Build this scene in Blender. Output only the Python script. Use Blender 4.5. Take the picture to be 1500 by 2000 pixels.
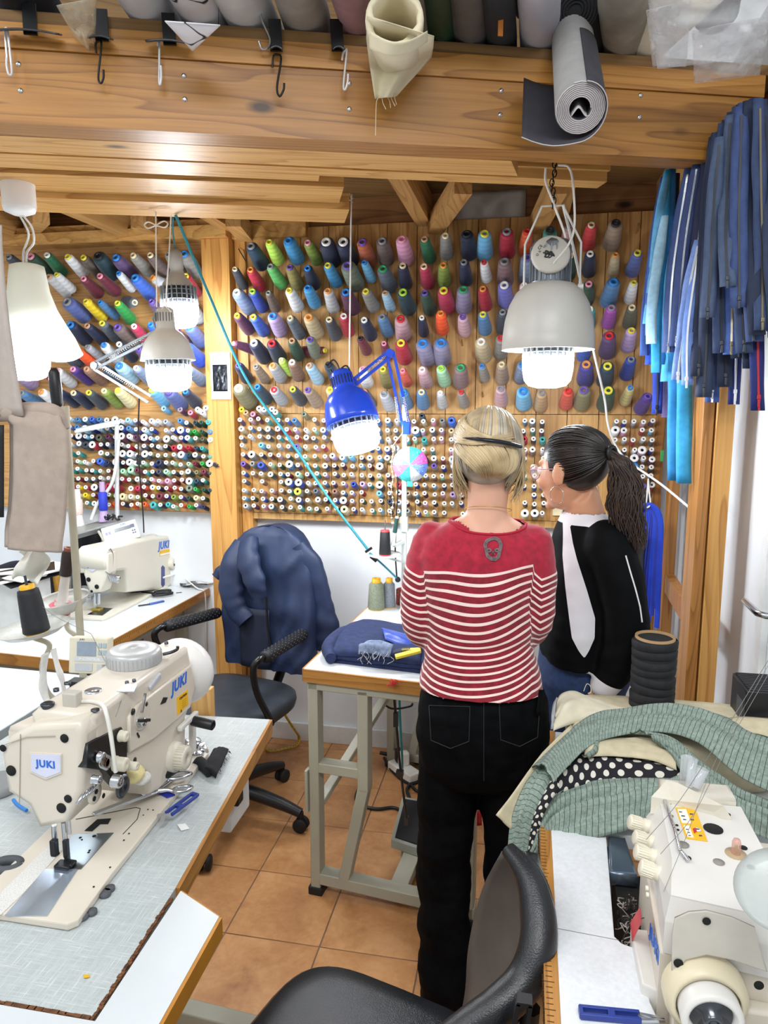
import bpy, bmesh, math, random
from mathutils import Vector, Matrix, noise
R = math.radians
PI = math.pi
random.seed(7)
SC = bpy.context.scene
COL = SC.collection
for _o in list(bpy.data.objects):
 bpy.data.objects.remove(_o)
# ------------------------------------------------------------------ camera
CAM_H, FOCAL, PITCH, YAW = 1.65, 1400.0, R(8.7), R(11.0)
cd = bpy.data.cameras.new('camera')
cam = bpy.data.objects.new('camera', cd)
COL.objects.link(cam)
cam.location = (0, 0, CAM_H)
cam.rotation_euler = (R(90) - PITCH, 0, YAW)
cd.sensor_fit = 'VERTICAL'
cd.sensor_height = 24.0
cd.lens = 24.0 * FOCAL / 2000.0
cd.clip_start = 0.02
SC.camera = cam
# ------------------------------------------------------------------ world, lights, exposure
SC.view_settings.view_transform = 'Standard'
SC.view_settings.look = 'None'
SC.view_settings.exposure = 0.0
SC.view_settings.gamma = 1.0
SC.view_settings.use_curve_mapping = False
w = bpy.data.worlds.new('world')
SC.world = w
w.use_nodes = True
w.node_tree.nodes['Background'].inputs[0].default_value = (0.93, 0.97, 1.0, 1)
w.node_tree.nodes['Background'].inputs[1].default_value = 0.75
def area_light(name, loc, aim, size, watts, col=(1, 1, 1)):
 l = bpy.data.lights.new(name, 'AREA')
 l.shape = 'RECTANGLE'
 l.size, l.size_y = size
 l.energy = watts
 l.color = col
 o = bpy.data.objects.new(name, l)
 COL.objects.link(o)
 o.location = loc
 o.rotation_euler = (Vector(aim) - Vector(loc)).to_track_quat('-Z', 'Y').to_euler()
 return o
# unseen fill lights added at ceiling height, behind and above the camera
area_light('overhead_fill_light', (0.1, -0.3, 2.95), (-0.1, 0.6, 0.6), (1.6, 0.5), 44, (0.97, 0.99, 1.0))
area_light('overhead_fill_light', (-1.9, 0.3, 2.95), (-1.2, 1.3, 0.7), (1.2, 0.4), 22, (0.97, 0.99, 1.0))
BULB = 70.0          # strength of the LED bulbs' diffusers
# ------------------------------------------------------------------ measuring: a pixel of the 1500x2000 photo -> a point on a known plane
def ray(u, v):
 a, b = (u - 750) / FOCAL, (v - 1000) / FOCAL
 y = math.cos(PITCH) - b * math.sin(PITCH)
 z = -math.sin(PITCH) - b * math.cos(PITCH)
 c, s = math.cos(YAW), math.sin(YAW)
 return Vector((c * a - s * y, s * a + c * y, z))
def atY(u, v, y):
 d = ray(u, v)
 return d * (y / d.y) + Vector((0, 0, CAM_H))
def atZ(u, v, z):
 d = ray(u, v)
 return d * ((z - CAM_H) / d.z) + Vector((0, 0, CAM_H))
def atX(u, v, x):
 d = ray(u, v)
 return d * (x / d.x) + Vector((0, 0, CAM_H))
# ------------------------------------------------------------------ materials
def lin(c):
 if isinstance(c, str):
  c = c.lstrip('#')
  c = [int(c[i:i + 2], 16) / 255 for i in (0, 2, 4)]
 return tuple(x / 12.92 if x <= 0.04045 else ((x + 0.055) / 1.055) ** 2.4 for x in c[:3]) + (1,)
_M = {}
def new_mat(name):
 m = bpy.data.materials.new(name)
 m.use_nodes = True
 nt = m.node_tree
 return m, nt, nt.nodes['Principled BSDF']
def N(nt, t, **kw):
 n = nt.nodes.new(t)
 for k, v in kw.items():
  if k.startswith('i_'):
   n.inputs[k[2:].replace('_', ' ')].default_value = v
  else:
   setattr(n, k, v)
 return n
def mixrgb(nt, fac, a, b, mode='MIX'):
 n = nt.nodes.new('ShaderNodeMix')
 n.data_type = 'RGBA'
 n.blend_type = mode
 for s, v in ((0, fac), (6, a), (7, b)):
  if hasattr(v, 'links') or isinstance(v, bpy.types.NodeSocket):
   nt.links.new(v, n.inputs[s])
  else:
   n.inputs[s].default_value = v
 return n.outputs[2]
def ramp(nt, fac, stops, interp='LINEAR'):
 n = nt.nodes.new('ShaderNodeValToRGB')
 n.color_ramp.interpolation = interp
 e = n.color_ramp.elements
 while len(e) < len(stops):
  e.new(0.5)
 for i, (p, c) in enumerate(stops):
  e[i].position = p
  e[i].color = c if len(c) == 4 else (*c, 1)
 nt.links.new(fac, n.inputs[0])
 return n.outputs[0]
def coords(nt, scale=(1, 1, 1), rot=(0, 0, 0), kind='Object'):
 tc = nt.nodes.new('ShaderNodeTexCoord')
 mp = nt.nodes.new('ShaderNodeMapping')
 mp.inputs['Scale'].default_value = scale
 mp.inputs['Rotation'].default_value = rot
 nt.links.new(tc.outputs[kind], mp.inputs[0])
 return mp.outputs[0]
def noise_tex(nt, vec, scale, detail=4, rough=0.55, dist=0.0):
 n = N(nt, 'ShaderNodeTexNoise')
 n.inputs['Scale'].default_value = scale
 n.inputs['Detail'].default_value = detail
 n.inputs['Roughness'].default_value = rough
 n.inputs['Distortion'].default_value = dist
 nt.links.new(vec, n.inputs['Vector'])
 return n.outputs['Fac']
def bump(nt, bsdf, h, strength, dist=0.01):
 b = N(nt, 'ShaderNodeBump')
 b.inputs['Strength'].default_value = strength
 b.inputs['Distance'].default_value = dist
 nt.links.new(h, b.inputs['Height'])
 nt.links.new(b.outputs[0], bsdf.inputs['Normal'])
def mat(name, col, rough=0.5, metal=0.0, var=0.08, vscale=9, bmp=0.0, bscale=300, **kw):
 """plain painted / plastic / cloth surface with a little uneven tone and fine relief"""
 if name in _M:
  return _M[name]
 m, nt, b = new_mat(name)
 c = lin(col)
 vec = coords(nt)
 n = noise_tex(nt, vec, vscale)
 dark = tuple(x * (1 - 2 * var) for x in c[:3]) + (1,)
 lite = tuple(min(1, x * (1 + var)) for x in c[:3]) + (1,)
 nt.links.new(ramp(nt, n, [(0.3, dark), (0.7, lite)]), b.inputs['Base Color'])
 b.inputs['Roughness'].default_value = rough
 b.inputs['Metallic'].default_value = metal
 if bmp:
  bump(nt, b, noise_tex(nt, vec, bscale, 3), bmp, 0.002)
 for k, v in kw.items():
  b.inputs[k.replace('_', ' ')].default_value = v
 _M[name] = m
 return m
def wood(name, col, dark, rot=0.0, axis='X', rings=16, rough=0.5, knots=True, contrast=1.0):
 if name in _M:
  return _M[name]
 m, nt, b = new_mat(name)
 r = {'X': (0, 0, -rot), 'Y': (0, 0, R(90)), 'Z': (0, R(90), 0)}[axis]
 tc = N(nt, 'ShaderNodeTexCoord')
 oi = N(nt, 'ShaderNodeObjectInfo')
 add = N(nt, 'ShaderNodeVectorMath', operation='ADD')
 sc = N(nt, 'ShaderNodeVectorMath', operation='SCALE')
 comb = N(nt, 'ShaderNodeCombineXYZ')
 for i in range(3):
  nt.links.new(oi.outputs['Random'], comb.inputs[i])
 nt.links.new(comb.outputs[0], sc.inputs[0])
 sc.inputs['Scale'].default_value = 7.0
 m1 = N(nt, 'ShaderNodeMapping')
 m1.inputs['Rotation'].default_value = r
 nt.links.new(tc.outputs['Object'], m1.inputs[0])
 nt.links.new(m1.outputs[0], add.inputs[0])
 nt.links.new(sc.outputs[0], add.inputs[1])
 mp = N(nt, 'ShaderNodeMapping')
 mp.inputs['Scale'].default_value = (0.42, 6.0, 6.0)
 nt.links.new(add.outputs[0], mp.inputs[0])
 big = noise_tex(nt, mp.outputs[0], 1.3, 2, 0.4, 0.25)
 mul = N(nt, 'ShaderNodeMath', operation='MULTIPLY')
 mul.inputs[1].default_value = rings
 nt.links.new(big, mul.inputs[0])
 fr = N(nt, 'ShaderNodeMath', operation='FRACT')
 nt.links.new(mul.outputs[0], fr.inputs[0])
 mp2 = N(nt, 'ShaderNodeMapping')
 mp2.inputs['Scale'].default_value = (3.0, 120.0, 120.0)
 nt.links.new(add.outputs[0], mp2.inputs[0])
 fine = noise_tex(nt, mp2.outputs[0], 1.0, 3, 0.6)
 cl, cdk = lin(col), lin(dark)
 grain = ramp(nt, fr.outputs[0], [(0.0, (0, 0, 0, 1)), (0.6, (0.14 * contrast,) * 3 + (1,)), (0.88, (0.75 * contrast,) * 3 + (1,)), (0.95, (1.0 * contrast,) * 3 + (1,)), (1.0, (0, 0, 0, 1))])
 base = mixrgb(nt, grain, cl, cdk)
 base = mixrgb(nt, 0.35, base, ramp(nt, fine, [(0.3, cdk), (0.65, cl)]))
 if knots:
  mp3 = N(nt, 'ShaderNodeMapping')
  mp3.inputs['Scale'].default_value = (2.2, 5.0, 5.0)
  nt.links.new(add.outputs[0], mp3.inputs[0])
  vo = N(nt, 'ShaderNodeTexVoronoi')
  vo.inputs['Scale'].default_value = 1.0
  nt.links.new(mp3.outputs[0], vo.inputs['Vector'])
  k = ramp(nt, vo.outputs['Distance'], [(0.04, (1, 1, 1, 1)), (0.06, (0.6, 0.6, 0.6, 1)), (0.095, (0, 0, 0, 1))])
  base = mixrgb(nt, k, base, tuple(x * 0.25 for x in cdk[:3]) + (1,))
 nt.links.new(base, b.inputs['Base Color'])
 b.inputs['Roughness'].default_value = rough
 bump(nt, b, fine, 0.12, 0.002)
 _M[name] = m
 return m
def emit(name, col, s):
 if name in _M:
  return _M[name]
 m, nt, b = new_mat(name)
 b.inputs['Base Color'].default_value = (0.9, 0.9, 0.9, 1)
 b.inputs['Emission Color'].default_value = lin(col)
 b.inputs['Emission Strength'].default_value = s
 _M[name] = m
 return m
def glassy(name, col, alpha, rough=0.1):
 """clear film or thin plastic"""
 if name in _M:
  return _M[name]
 m, nt, b = new_mat(name)
 vec = coords(nt)
 nt.links.new(ramp(nt, noise_tex(nt, vec, 14, 3), [(0.3, (alpha * 0.75,) * 3), (0.7, (min(1, alpha * 1.25),) * 3)]), b.inputs['Alpha'])
 b.inputs['Base Color'].default_value = lin(col)
 b.inputs['Roughness'].default_value = rough
 _M[name] = m
 return m
# ------------------------------------------------------------------ mesh building
def catmull(pts, n=6):
 pts = [Vector(p) for p in pts]
 if len(pts) < 3:
  return pts
 out = []
 P = [2 * pts[0] - pts[1]] + pts + [2 * pts[-1] - pts[-2]]
 for i in range(1, len(P) - 2):
  a, b, c, d = P[i - 1], P[i], P[i + 1], P[i + 2]
  for k in range(n):
   t = k / n
   out.append(0.5 * ((2 * b) + (c - a) * t + (2 * a - 5 * b + 4 * c - d) * t * t + (3 * b - a - 3 * c + d) * t ** 3))
 out.append(pts[-1])
 return out
def interp(vals, n):
 """n values along a list of control values (linear)"""
 out = []
 for i in range(n):
  t = i / (n - 1) * (len(vals) - 1)
  k = min(int(t), len(vals) - 2)
  f = t - k
  a, b = vals[k], vals[k + 1]
  out.append(a + (b - a) * f)
 return out
def frames(path, up=None):
 T = []
 for i in range(len(path)):
  a, b = path[max(0, i - 1)], path[min(len(path) - 1, i + 1)]
  d = b - a
  T.append(d.normalized() if d.length > 1e-9 else Vector((0, 0, 1)))
 u = Vector(up) if up else (Vector((0, 0, 1)) if abs(T[0].z) < 0.9 else Vector((1, 0, 0)))
 u = (u - T[0] * u.dot(T[0])).normalized()
 out = []
 for t in T:
  u = u - t * u.dot(t)
  u = u.normalized() if u.length > 1e-6 else t.orthogonal().normalized()
  out.append((t, u, t.cross(u)))
 return out
class MB:
 def __init__(s):
  s.v, s.f, s.mi, s.sm = [], [], [], []
 def add(s, vs, fs, mi=0, smooth=False, M=None):
  o = len(s.v)
  if M is not None:
   vs = [M @ Vector(p) for p in vs]
  s.v.extend([tuple(p) for p in vs])
  for f in fs:
   s.f.append([i + o for i in f])
   s.mi.append(mi)
   s.sm.append(smooth)
  return s
 def box(s, c, size, mi=0, rot=None, bev=0.0, M=None):
  x, y, z = (k / 2 for k in size)
  Q = Matrix.Translation(c)
  if rot is not None:
   from mathutils import Euler
   Q = Q @ Euler(rot).to_matrix().to_4x4()
  if M is not None:
   Q = M @ Q
  if bev <= 0:
   vs = [(a * x, b * y, d * z) for a in (-1, 1) for b in (-1, 1) for d in (-1, 1)]
   fs = [(0, 1, 3, 2), (4, 6, 7, 5), (0, 4, 5, 1), (2, 3, 7, 6), (0, 2, 6, 4), (1, 5, 7, 3)]
   return s.add(vs, fs, mi, False, Q)
  b = min(bev, x * .98, y * .98, z * .98)
  bm = bmesh.new()
  bmesh.ops.create_cube(bm, size=1.0)
  for v in bm.verts:
   v.co = Vector((v.co.x * 2 * x, v.co.y * 2 * y, v.co.z * 2 * z))
  bmesh.ops.bevel(bm, geom=list(bm.edges), offset=b, segments=2 if b < 0.012 else 3, profile=0.6, affect='EDGES')
  s.bm(bm, mi, True, Q)
  return s
 def bm(s, bm, mi=0, smooth=False, M=None):
  bm.verts.index_update()
  bm.faces.ensure_lookup_table()
  o = len(s.sm)
  s.add([v.co.copy() for v in bm.verts], [[v.index for v in f.verts] for f in bm.faces], mi, smooth, M)
  if smooth:
   ar = [f.calc_area() for f in bm.faces]
   mx = max(ar)
   for i, a in enumerate(ar):
    s.sm[o + i] = a < .3 * mx and len(bm.faces[i].verts) <= 4
  bm.free()
  return s
 def rings(s, rs, mi=0, smooth=True, cap=(True, True), closed=True):
  n = len(rs[0])
  vs = [p for r in rs for p in r]
  fs = []
  for i in range(len(rs) - 1):
   for j in range(n if closed else n - 1):
    k = (j + 1) % n
    fs.append((i * n + j, i * n + k, (i + 1) * n + k, (i + 1) * n + j))
  s.add(vs, fs, mi, smooth)
  if cap[0]:
   s.add(rs[0], [list(range(n))[::-1]], mi, False)
  if cap[1]:
   s.add(rs[-1], [list(range(n))], mi, False)
  return s
 def tube(s, path, r, seg=8, mi=0, cap=True, smooth=True, flat=None, up=None):
  path = [Vector(p) for p in path]
  if not isinstance(r, (list, tuple)):
   r = [r] * len(path)
  elif len(r) != len(path):
   r = interp(list(r), len(path))
  rs = []
  for p, rr, (t, u, w_) in zip(path, r, frames(path, up)):
   k = 1.0 if flat is None else flat
   rs.append([p + u * (rr * math.cos(2 * PI * j / seg)) * k + w_ * (rr * math.sin(2 * PI * j / seg)) for j in range(seg)])
  return s.rings(rs, mi, smooth, (cap, cap))
 def bar(s, p0, p1, wdt, hgt, mi=0, up=(0, 0, 1), bev=0.0):
  p0, p1 = Vector(p0), Vector(p1)
  d = (p1 - p0)
  t = d.normalized()
  u = Vector(up)
  u = (u - t * u.dot(t)).normalized()
  w_ = u.cross(t)
  M = Matrix((t, w_, u)).transposed().to_4x4()
  M.translation = (p0 + p1) / 2
  return s.box((0, 0, 0), (d.length, wdt, hgt), mi, None, bev, M)
 def lathe(s, prof, o=(0, 0, 0), axis=(0, 0, 1), seg=20, mi=0, smooth=True, up=None, sx=1.0):
  """prof: (radius, along-axis) pairs"""
  a = Vector(axis).normalized()
  u = Vector(up) if up else (Vector((1, 0, 0)) if abs(a.x) < 0.9 else Vector((0, 0, 1)))
  u = (u - a * u.dot(a)).normalized()
  w_ = a.cross(u)
  o = Vector(o)
  rs = [[o + a * h + u * (r * sx * math.cos(2 * PI * j / seg)) + w_ * (r * math.sin(2 * PI * j / seg)) for j in range(seg)] for r, h in prof]
  return s.rings(rs, mi, smooth, (prof[0][0] > 1e-5, prof[-1][0] > 1e-5))
 def cyl(s, p0, p1, r0, r1=None, seg=16, mi=0, smooth=True):
  p0, p1 = Vector(p0), Vector(p1)
  return s.lathe([(r0, 0), (r0 if r1 is None else r1, (p1 - p0).length)], p0, p1 - p0, seg, mi, smooth)
 def ball(s, c, r, mi=0, seg=14, sc=(1, 1, 1), M=None):
  vs, fs = [], []
  n = max(6, seg // 2)
  c = Vector(c)
  for i in range(n + 1):
   th = PI * i / n
   for j in range(seg):
    ph = 2 * PI * j / seg
    q = Vector((r * sc[0] * math.sin(th) * math.cos(ph), r * sc[1] * math.sin(th) * math.sin(ph), r * sc[2] * math.cos(th)))
    vs.append(c + (M @ q if M is not None else q))
  for i in range(n):
   for j in range(seg):
    k = (j + 1) % seg
    fs.append((i * seg + j, (i + 1) * seg + j, (i + 1) * seg + k, i * seg + k))
  return s.add(vs, fs, mi, True)
 def prism(s, poly, M, depth, mi=0, bev=0.0, smooth=False):
  """extrude a 2-D outline along local +z of M"""
  bm = bmesh.new()
  vs = [bm.verts.new((x, y, 0)) for x, y in poly]
  f = bm.faces.new(vs)
  bmesh.ops.recalc_face_normals(bm, faces=[f])
  if f.normal.z > 0:
   f.normal_flip()
  r = bmesh.ops.extrude_face_region(bm, geom=[f])
  for g in r['geom']:
   if isinstance(g, bmesh.types.BMVert):
    g.co.z += depth
  if bev:
   bmesh.ops.bevel(bm, geom=[e for e in bm.edges if abs(e.verts[0].co.z - e.verts[1].co.z) < 1e-6], offset=bev, segments=2, profile=0.6, affect='EDGES')
  bmesh.ops.recalc_face_normals(bm, faces=bm.faces)
  return s.bm(bm, mi, smooth, M)
 def sheet(s, fn, nu, nv, th=0.002, mi=0, smooth=True):
  """a cloth or board: fn(u, v) -> point, with thickness"""
  P = [[Vector(fn(i / nu, j / nv)) for j in range(nv + 1)] for i in range(nu + 1)]
  Q = []
  for i in range(nu + 1):
   row = []
   for j in range(nv + 1):
    a = P[min(nu, i + 1)][j] - P[max(0, i - 1)][j]
    b = P[i][min(nv, j + 1)] - P[i][max(0, j - 1)]
    n = a.cross(b)
    n = n.normalized() if n.length > 1e-12 else Vector((0, 0, 1))
    row.append(P[i][j] - n * th)
   Q.append(row)
  W = nv + 1
  vs = [p for r in P for p in r] + [p for r in Q for p in r]
  o = (nu + 1) * W
  fs = []
  for i in range(nu):
   for j in range(nv):
    a, b, c, d = i * W + j, (i + 1) * W + j, (i + 1) * W + j + 1, i * W + j + 1
    fs += [(a, b, c, d), (d + o, c + o, b + o, a + o)]
  for i in range(nu):
   for j in (0, nv):
    a, b = i * W + j, (i + 1) * W + j
    fs.append((b, a, a + o, b + o) if j == 0 else (a, b, b + o, a + o))
  for j in range(nv):
   for i in (0, nu):
    a, b = i * W + j, i * W + j + 1
    fs.append((a, b, b + o, a + o) if i == 0 else (b, a, a + o, b + o))
  return s.add(vs, fs, mi, smooth)
 def xf(s, M):
  s.v = [tuple(M @ Vector(p)) for p in s.v]
  return s
 def mesh(s, name, off=Vector((0, 0, 0))):
  me = bpy.data.meshes.new(name)
  me.from_pydata([(p[0] - off.x, p[1] - off.y, p[2] - off.z) for p in s.v], [], s.f)
  me.polygons.foreach_set('use_smooth', s.sm)
  me.polygons.foreach_set('material_index', s.mi)
  me.update()
  return me
def world_of(o):
 p = Vector(o.location)
 while o.parent is not None:
  o = o.parent
  p = p + Vector(o.location)
 return p
def tag(o, label=None, cat=None, group=None, kind=None):
 for k, v in (('label', label), ('category', cat), ('group', group), ('kind', kind)):
  if v:
   o[k] = v
 return o
def obj(name, mb, m, parent=None, label=None, cat=None, group=None, kind=None, base=None, col=None):
 """one mesh object; vertices are given in room coordinates"""
 off = world_of(parent) if parent is not None else (Vector(base) if base is not None else Vector((0, 0, 0)))
 me = mb if isinstance(mb, bpy.types.Mesh) else mb.mesh(name, off)
 for x in (m if isinstance(m, (list, tuple)) else [m]):
  me.materials.append(x)
 o = bpy.data.objects.new(name, me)
 COL.objects.link(o)
 if parent is not None:
  o.parent = parent
 elif base is not None:
  o.location = base
 if col is not None:
  o.color = col
 return tag(o, label, cat, group, kind)
def thing(name, label, cat, loc=(0, 0, 0), group=None, kind=None):
 o = bpy.data.objects.new(name, None)
 COL.objects.link(o)
 o.location = loc
 o.empty_display_size = 0.02
 return tag(o, label, cat, group, kind)
def struct(name, mb, m, label=None, parent=None):
 o = obj(name, mb, m, parent, label)
 if parent is None:
  o['kind'] = 'structure'
 return o
def dup(root, loc=None, rot=None, label=None, col=None):
 """a copy of a thing with copies of its parts and sub-parts"""
 r = root.copy()
 COL.objects.link(r)
 if loc is not None:
  r.location = loc
 if rot is not None:
  r.rotation_euler = rot
 if label:
  r['label'] = label
 for ch in list(root.children):
  c = ch.copy()
  COL.objects.link(c)
  c.parent = r
  for g in list(ch.children):
   d = g.copy()
   COL.objects.link(d)
   d.parent = c
 return r
def words(name, text, size, M, m, parent, depth=0.0006, bold=0.0, shear=0.0, align='CENTER'):
 """raised lettering, as one mesh part"""
 c = bpy.data.curves.new(name, 'FONT')
 c.body = text
 c.size = size
 c.extrude = depth
 c.offset = bold
 c.shear = shear
 c.space_character = 1.12
 c.align_x = align
 c.align_y = 'CENTER'
 c.resolution_u = 3
 tmp = bpy.data.objects.new(name, c)
 COL.objects.link(tmp)
 dg = bpy.context.evaluated_depsgraph_get()
 me = bpy.data.meshes.new_from_object(tmp.evaluated_get(dg))
 bpy.data.objects.remove(tmp)
 me.transform(Matrix.Translation(-world_of(parent)) @ M)
 me.materials.clear()
 return obj(name, me, m, parent)
def basis(o, x, y):
 """matrix whose local x and y run along the given room directions"""
 x = Vector(x).normalized()
 y = Vector(y)
 y = (y - x * y.dot(x)).normalized()
 M = Matrix((x, y, x.cross(y))).transposed().to_4x4()
 M.translation = o
 return M
ORD = 'zeroth first second third fourth fifth sixth seventh eighth ninth tenth eleventh twelfth thirteenth fourteenth fifteenth sixteenth seventeenth eighteenth nineteenth twentieth'.split()
def nth(i):
 if i <= 20:
  return ORD[i]
 t = {2: 'twenty', 3: 'thirty', 4: 'forty', 5: 'fifty'}[i // 10]
 return t + '-' + ORD[i % 10] if i % 10 else {2: 'twentieth', 3: 'thirtieth', 4: 'fortieth', 5: 'fiftieth'}[i // 10]
# shared materials
STEEL = mat('steel', '#c9cdd2', 0.22, 1.0, 0.03)
DARKSTEEL = mat('dark_steel', '#54575c', 0.35, 1.0, 0.05)
BLACKPL = mat('black_plastic', '#15161a', 0.42, 0, 0.1)
WHITEPL = mat('white_plastic', '#eceae2', 0.4, 0, 0.03)
CABLEW = mat('white_cable', '#e8e6df', 0.5)
# ================================================================== the room
BD = R(19.3)                                   # the big beam runs at an angle to the pegboard wall
bdir = Vector((math.cos(BD), math.sin(BD), 0))
bnor = Vector((-bdir.y, bdir.x, 0))
WALL = mat('white_wall', '#e6eaee', 0.7, 0, 0.03, 3, 0.15, 60)
PLANK = wood('pale_pine', '#d9aa66', '#a97330', BD, 'X', 14, 0.42)
BEAM = wood('honey_beam', '#ae7936', '#764816', BD, 'X', 16, 0.42)
LEDGE = wood('honey_ledge', '#c28a42', '#8c5820', BD, 'X', 10, 0.4)
POST = wood('pine_post', '#d5a158', '#a66c2c', 0, 'Z', 12, 0.45)
BROWNWOOD = wood('brown_boarding', '#9a6c40', '#65421f', 0, 'X', 12, 0.55)
PLY = wood('plywood', '#d4a567', '#a9743c', 0, 'X', 20, 0.5)
PEGWOOD = wood('pegboard_pine', '#d6a968', '#a87338', 0, 'Z', 12, 0.5)
# floor: terracotta tiles with recessed joints
m, nt, b = new_mat('terracotta_tile')
v1 = coords(nt)
oi = N(nt, 'ShaderNodeObjectInfo')
vs_ = N(nt, 'ShaderNodeVectorMath', operation='ADD')
cx_ = N(nt, 'ShaderNodeCombineXYZ')
ml_ = N(nt, 'ShaderNodeMath', operation='MULTIPLY')
ml_.inputs[1].default_value = 31.0
nt.links.new(oi.outputs['Random'], ml_.inputs[0])
nt.links.new(ml_.outputs[0], cx_.inputs[0])
nt.links.new(ml_.outputs[0], cx_.inputs[1])
nt.links.new(v1, vs_.inputs[0])
nt.links.new(cx_.outputs[0], vs_.inputs[1])
n1 = noise_tex(nt, vs_.outputs[0], 6.5, 6, 0.6, 0.6)
n2 = noise_tex(nt, vs_.outputs[0], 40, 4, 0.7)
cc = ramp(nt, n1, [(0.28, lin('#96633a')), (0.45, lin('#ba824e')), (0.6, lin('#cb9560')), (0.78, lin('#d6a574'))])
cc = mixrgb(nt, 0.25, cc, ramp(nt, n2, [(0.3, lin('#a06c44')), (0.7, lin('#d8a878'))]))
nt.links.new(cc, b.inputs['Base Color'])
b.inputs['Roughness'].default_value = 0.42
bump(nt, b, n2, 0.06, 0.002)
TILE = m
floor = struct('floor', MB().box((0, 0.9, -0.02), (6.4, 5.6, 0.034)), mat('grey_grout', '#7d6a58', 0.85))
T = 0.3085
tm = MB().box((0, 0, 0), (T - 0.004, T - 0.004, 0.008), 0, None, 0.0016)
tme = None
for i in range(-9, 5):
 for j in range(-3, 6):
  x, y = -0.57 + T * (i + 0.5), 1.897 + T * (j - 0.5)
  if tme is None:
   t0 = obj('floor_tile', tm, TILE, floor)
   tme = t0.data
  else:
   t0 = bpy.data.objects.new('floor_tile', tme)
   COL.objects.link(t0)
   t0.parent = floor
  t0.location = (x, y, -0.004)
WB, PB = 3.20, 3.15                            # wall face, pegboard face
struct('wall_back', MB().box((-1.2, WB + 0.05, 1.4), (3.8, 0.1, 2.8)), WALL)
struct('wall_right', MB().box((0.715, 2.63, 1.4), (0.1, 1.2, 2.8)).box((1.3, 2.03, 1.4), (1.1, 0.0002, 2.8)), WALL)
struct('wall_left', MB().box((-3.05, 0.9, 1.4), (0.1, 5.0, 2.8)), WALL)
bb = MB()
bb.box((-0.95, WB - 0.007, 0.045), (3.2, 0.014, 0.09), 0, None, 0.003)
struct('baseboard_back', bb, mat('white_baseboard', '#dfe0de', 0.5))
DECK = wood('deck_board', '#8d6a3c', '#5f4322', BD, 'X', 12, 0.6)
def along(a, perp, z):
 return bdir * a + bnor * perp + Vector((0, 0, z))
def timber(name, a0, a1, p0, p1, z0, z1, m, cut=0.0, parent=None, label=None):
 """a sawn length lying parallel to the big beam; cut slants its free end"""
 mb = MB()
 q = []
 for z in (z0, z1):
  q += [along(a0, p0, z), along(a1 - 0 * cut, p0, z), along(a1 - cut, p1, z), along(a0, p1, z)]
 mb.add(q, [(3, 2, 1, 0), (4, 5, 6, 7), (0, 1, 5, 4), (1, 2, 6, 5), (2, 3, 7, 6), (3, 0, 4, 7)])
 o = struct(name, mb, m, label, parent)
 return o
# the big honey-coloured beam with its ledge board and the deck on top
beam = timber('beam', -1.3, 1.315, 1.917, 2.0, 2.30, 2.462, BEAM)
timber('trim_1', -1.3, 1.315, 1.910, 2.0, 2.463, 2.518, LEDGE)
timber('ceiling', -1.6, 2.1, 1.914, 3.75, 2.52, 2.545, DECK)
sm_ = MB().lathe([(0.0, 0.003), (0.0035, 0.0028), (0.006, 0.0012), (0.0062, 0)], seg=10).box((0, 0, 0.003), (0.005, 0.0012, 0.0012)).box((0, 0, 0.003), (0.0012, 0.005, 0.0012))
sme = None
for (u, v) in [(36, 125), (40, 177), (359, 148), (361, 194), (682, 163), (682, 213), (979, 177), (977, 224), (1251, 186), (1249, 229)]:
 d = ray(u, v)
 t = 1.917 / (bnor.x * d.x + bnor.y * d.y)
 p = d * t + Vector((0, 0, CAM_H))
 if sme is None:
  s0 = obj('screw', sm_, STEEL, beam)
  sme = s0.data
 else:
  s0 = bpy.data.objects.new('screw', sme)
  COL.objects.link(s0)
  s0.parent = beam
 s0.location = p
 s0.rotation_euler = (R(90), 0, BD)
# sawn pine lengths under the deck, all parallel to the beam
Zp = 2.30
timber('trim_2', -1.3, 0.645, 2.010, 2.134, Zp + 0.002, 2.40, PLANK, -0.06)
timber('trim_3', -1.3, 0.99, 2.134, 2.155, Zp + 0.03, 2.42, PLANK)
timber('trim_4', -1.3, 0.99, 2.155, 2.222, Zp + 0.004, 2.42, PLANK, 0.0)
timber('trim_5', -1.3, 0.135, 2.224, 2.302, Zp + 0.012, 2.36, PLANK)
timber('trim_6', -1.3, 0.215, 2.330, 2.512, Zp + 0.006, 2.352, PLANK)
timber('trim_7', -1.3, 0.250, 2.516, 2.700, Zp - 0.012, 2.34, PLANK)
timber('trim_8', -1.3, -0.16, 2.705, 2.775, Zp + 0.03, 2.36, PLANK)
# joists and braces running from the beam to the pegboard wall
JO = wood('pine_joist', '#c79a5e', '#96652f', 0, 'Y', 12, 0.5)
def joist(name, p0, p1, wd, hg):
 struct(name, MB().bar(p0, p1, wd, hg), JO)
for i, x in enumerate((-2.35, -1.78, -1.28, -0.44, 0.12, 0.52)):
 y0 = 1.917 / math.cos(BD) + math.tan(BD) * x + 0.1
 joist('ceiling_joist', (x, y0, 2.45), (x, 3.18, 2.45), 0.06, 0.13)
for (ua, va, ub, vb) in ((905, 358, 850, 440), (1090, 358, 1050, 440), (455, 425, 480, 456), (80, 418, 60, 442), (270, 428, 300, 446)):
 p1 = atY(ub, vb, 3.12)
 p0 = atZ(ua, va, 2.39)
 joist('ceiling_brace', p0, p1, 0.062, 0.07)
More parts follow.
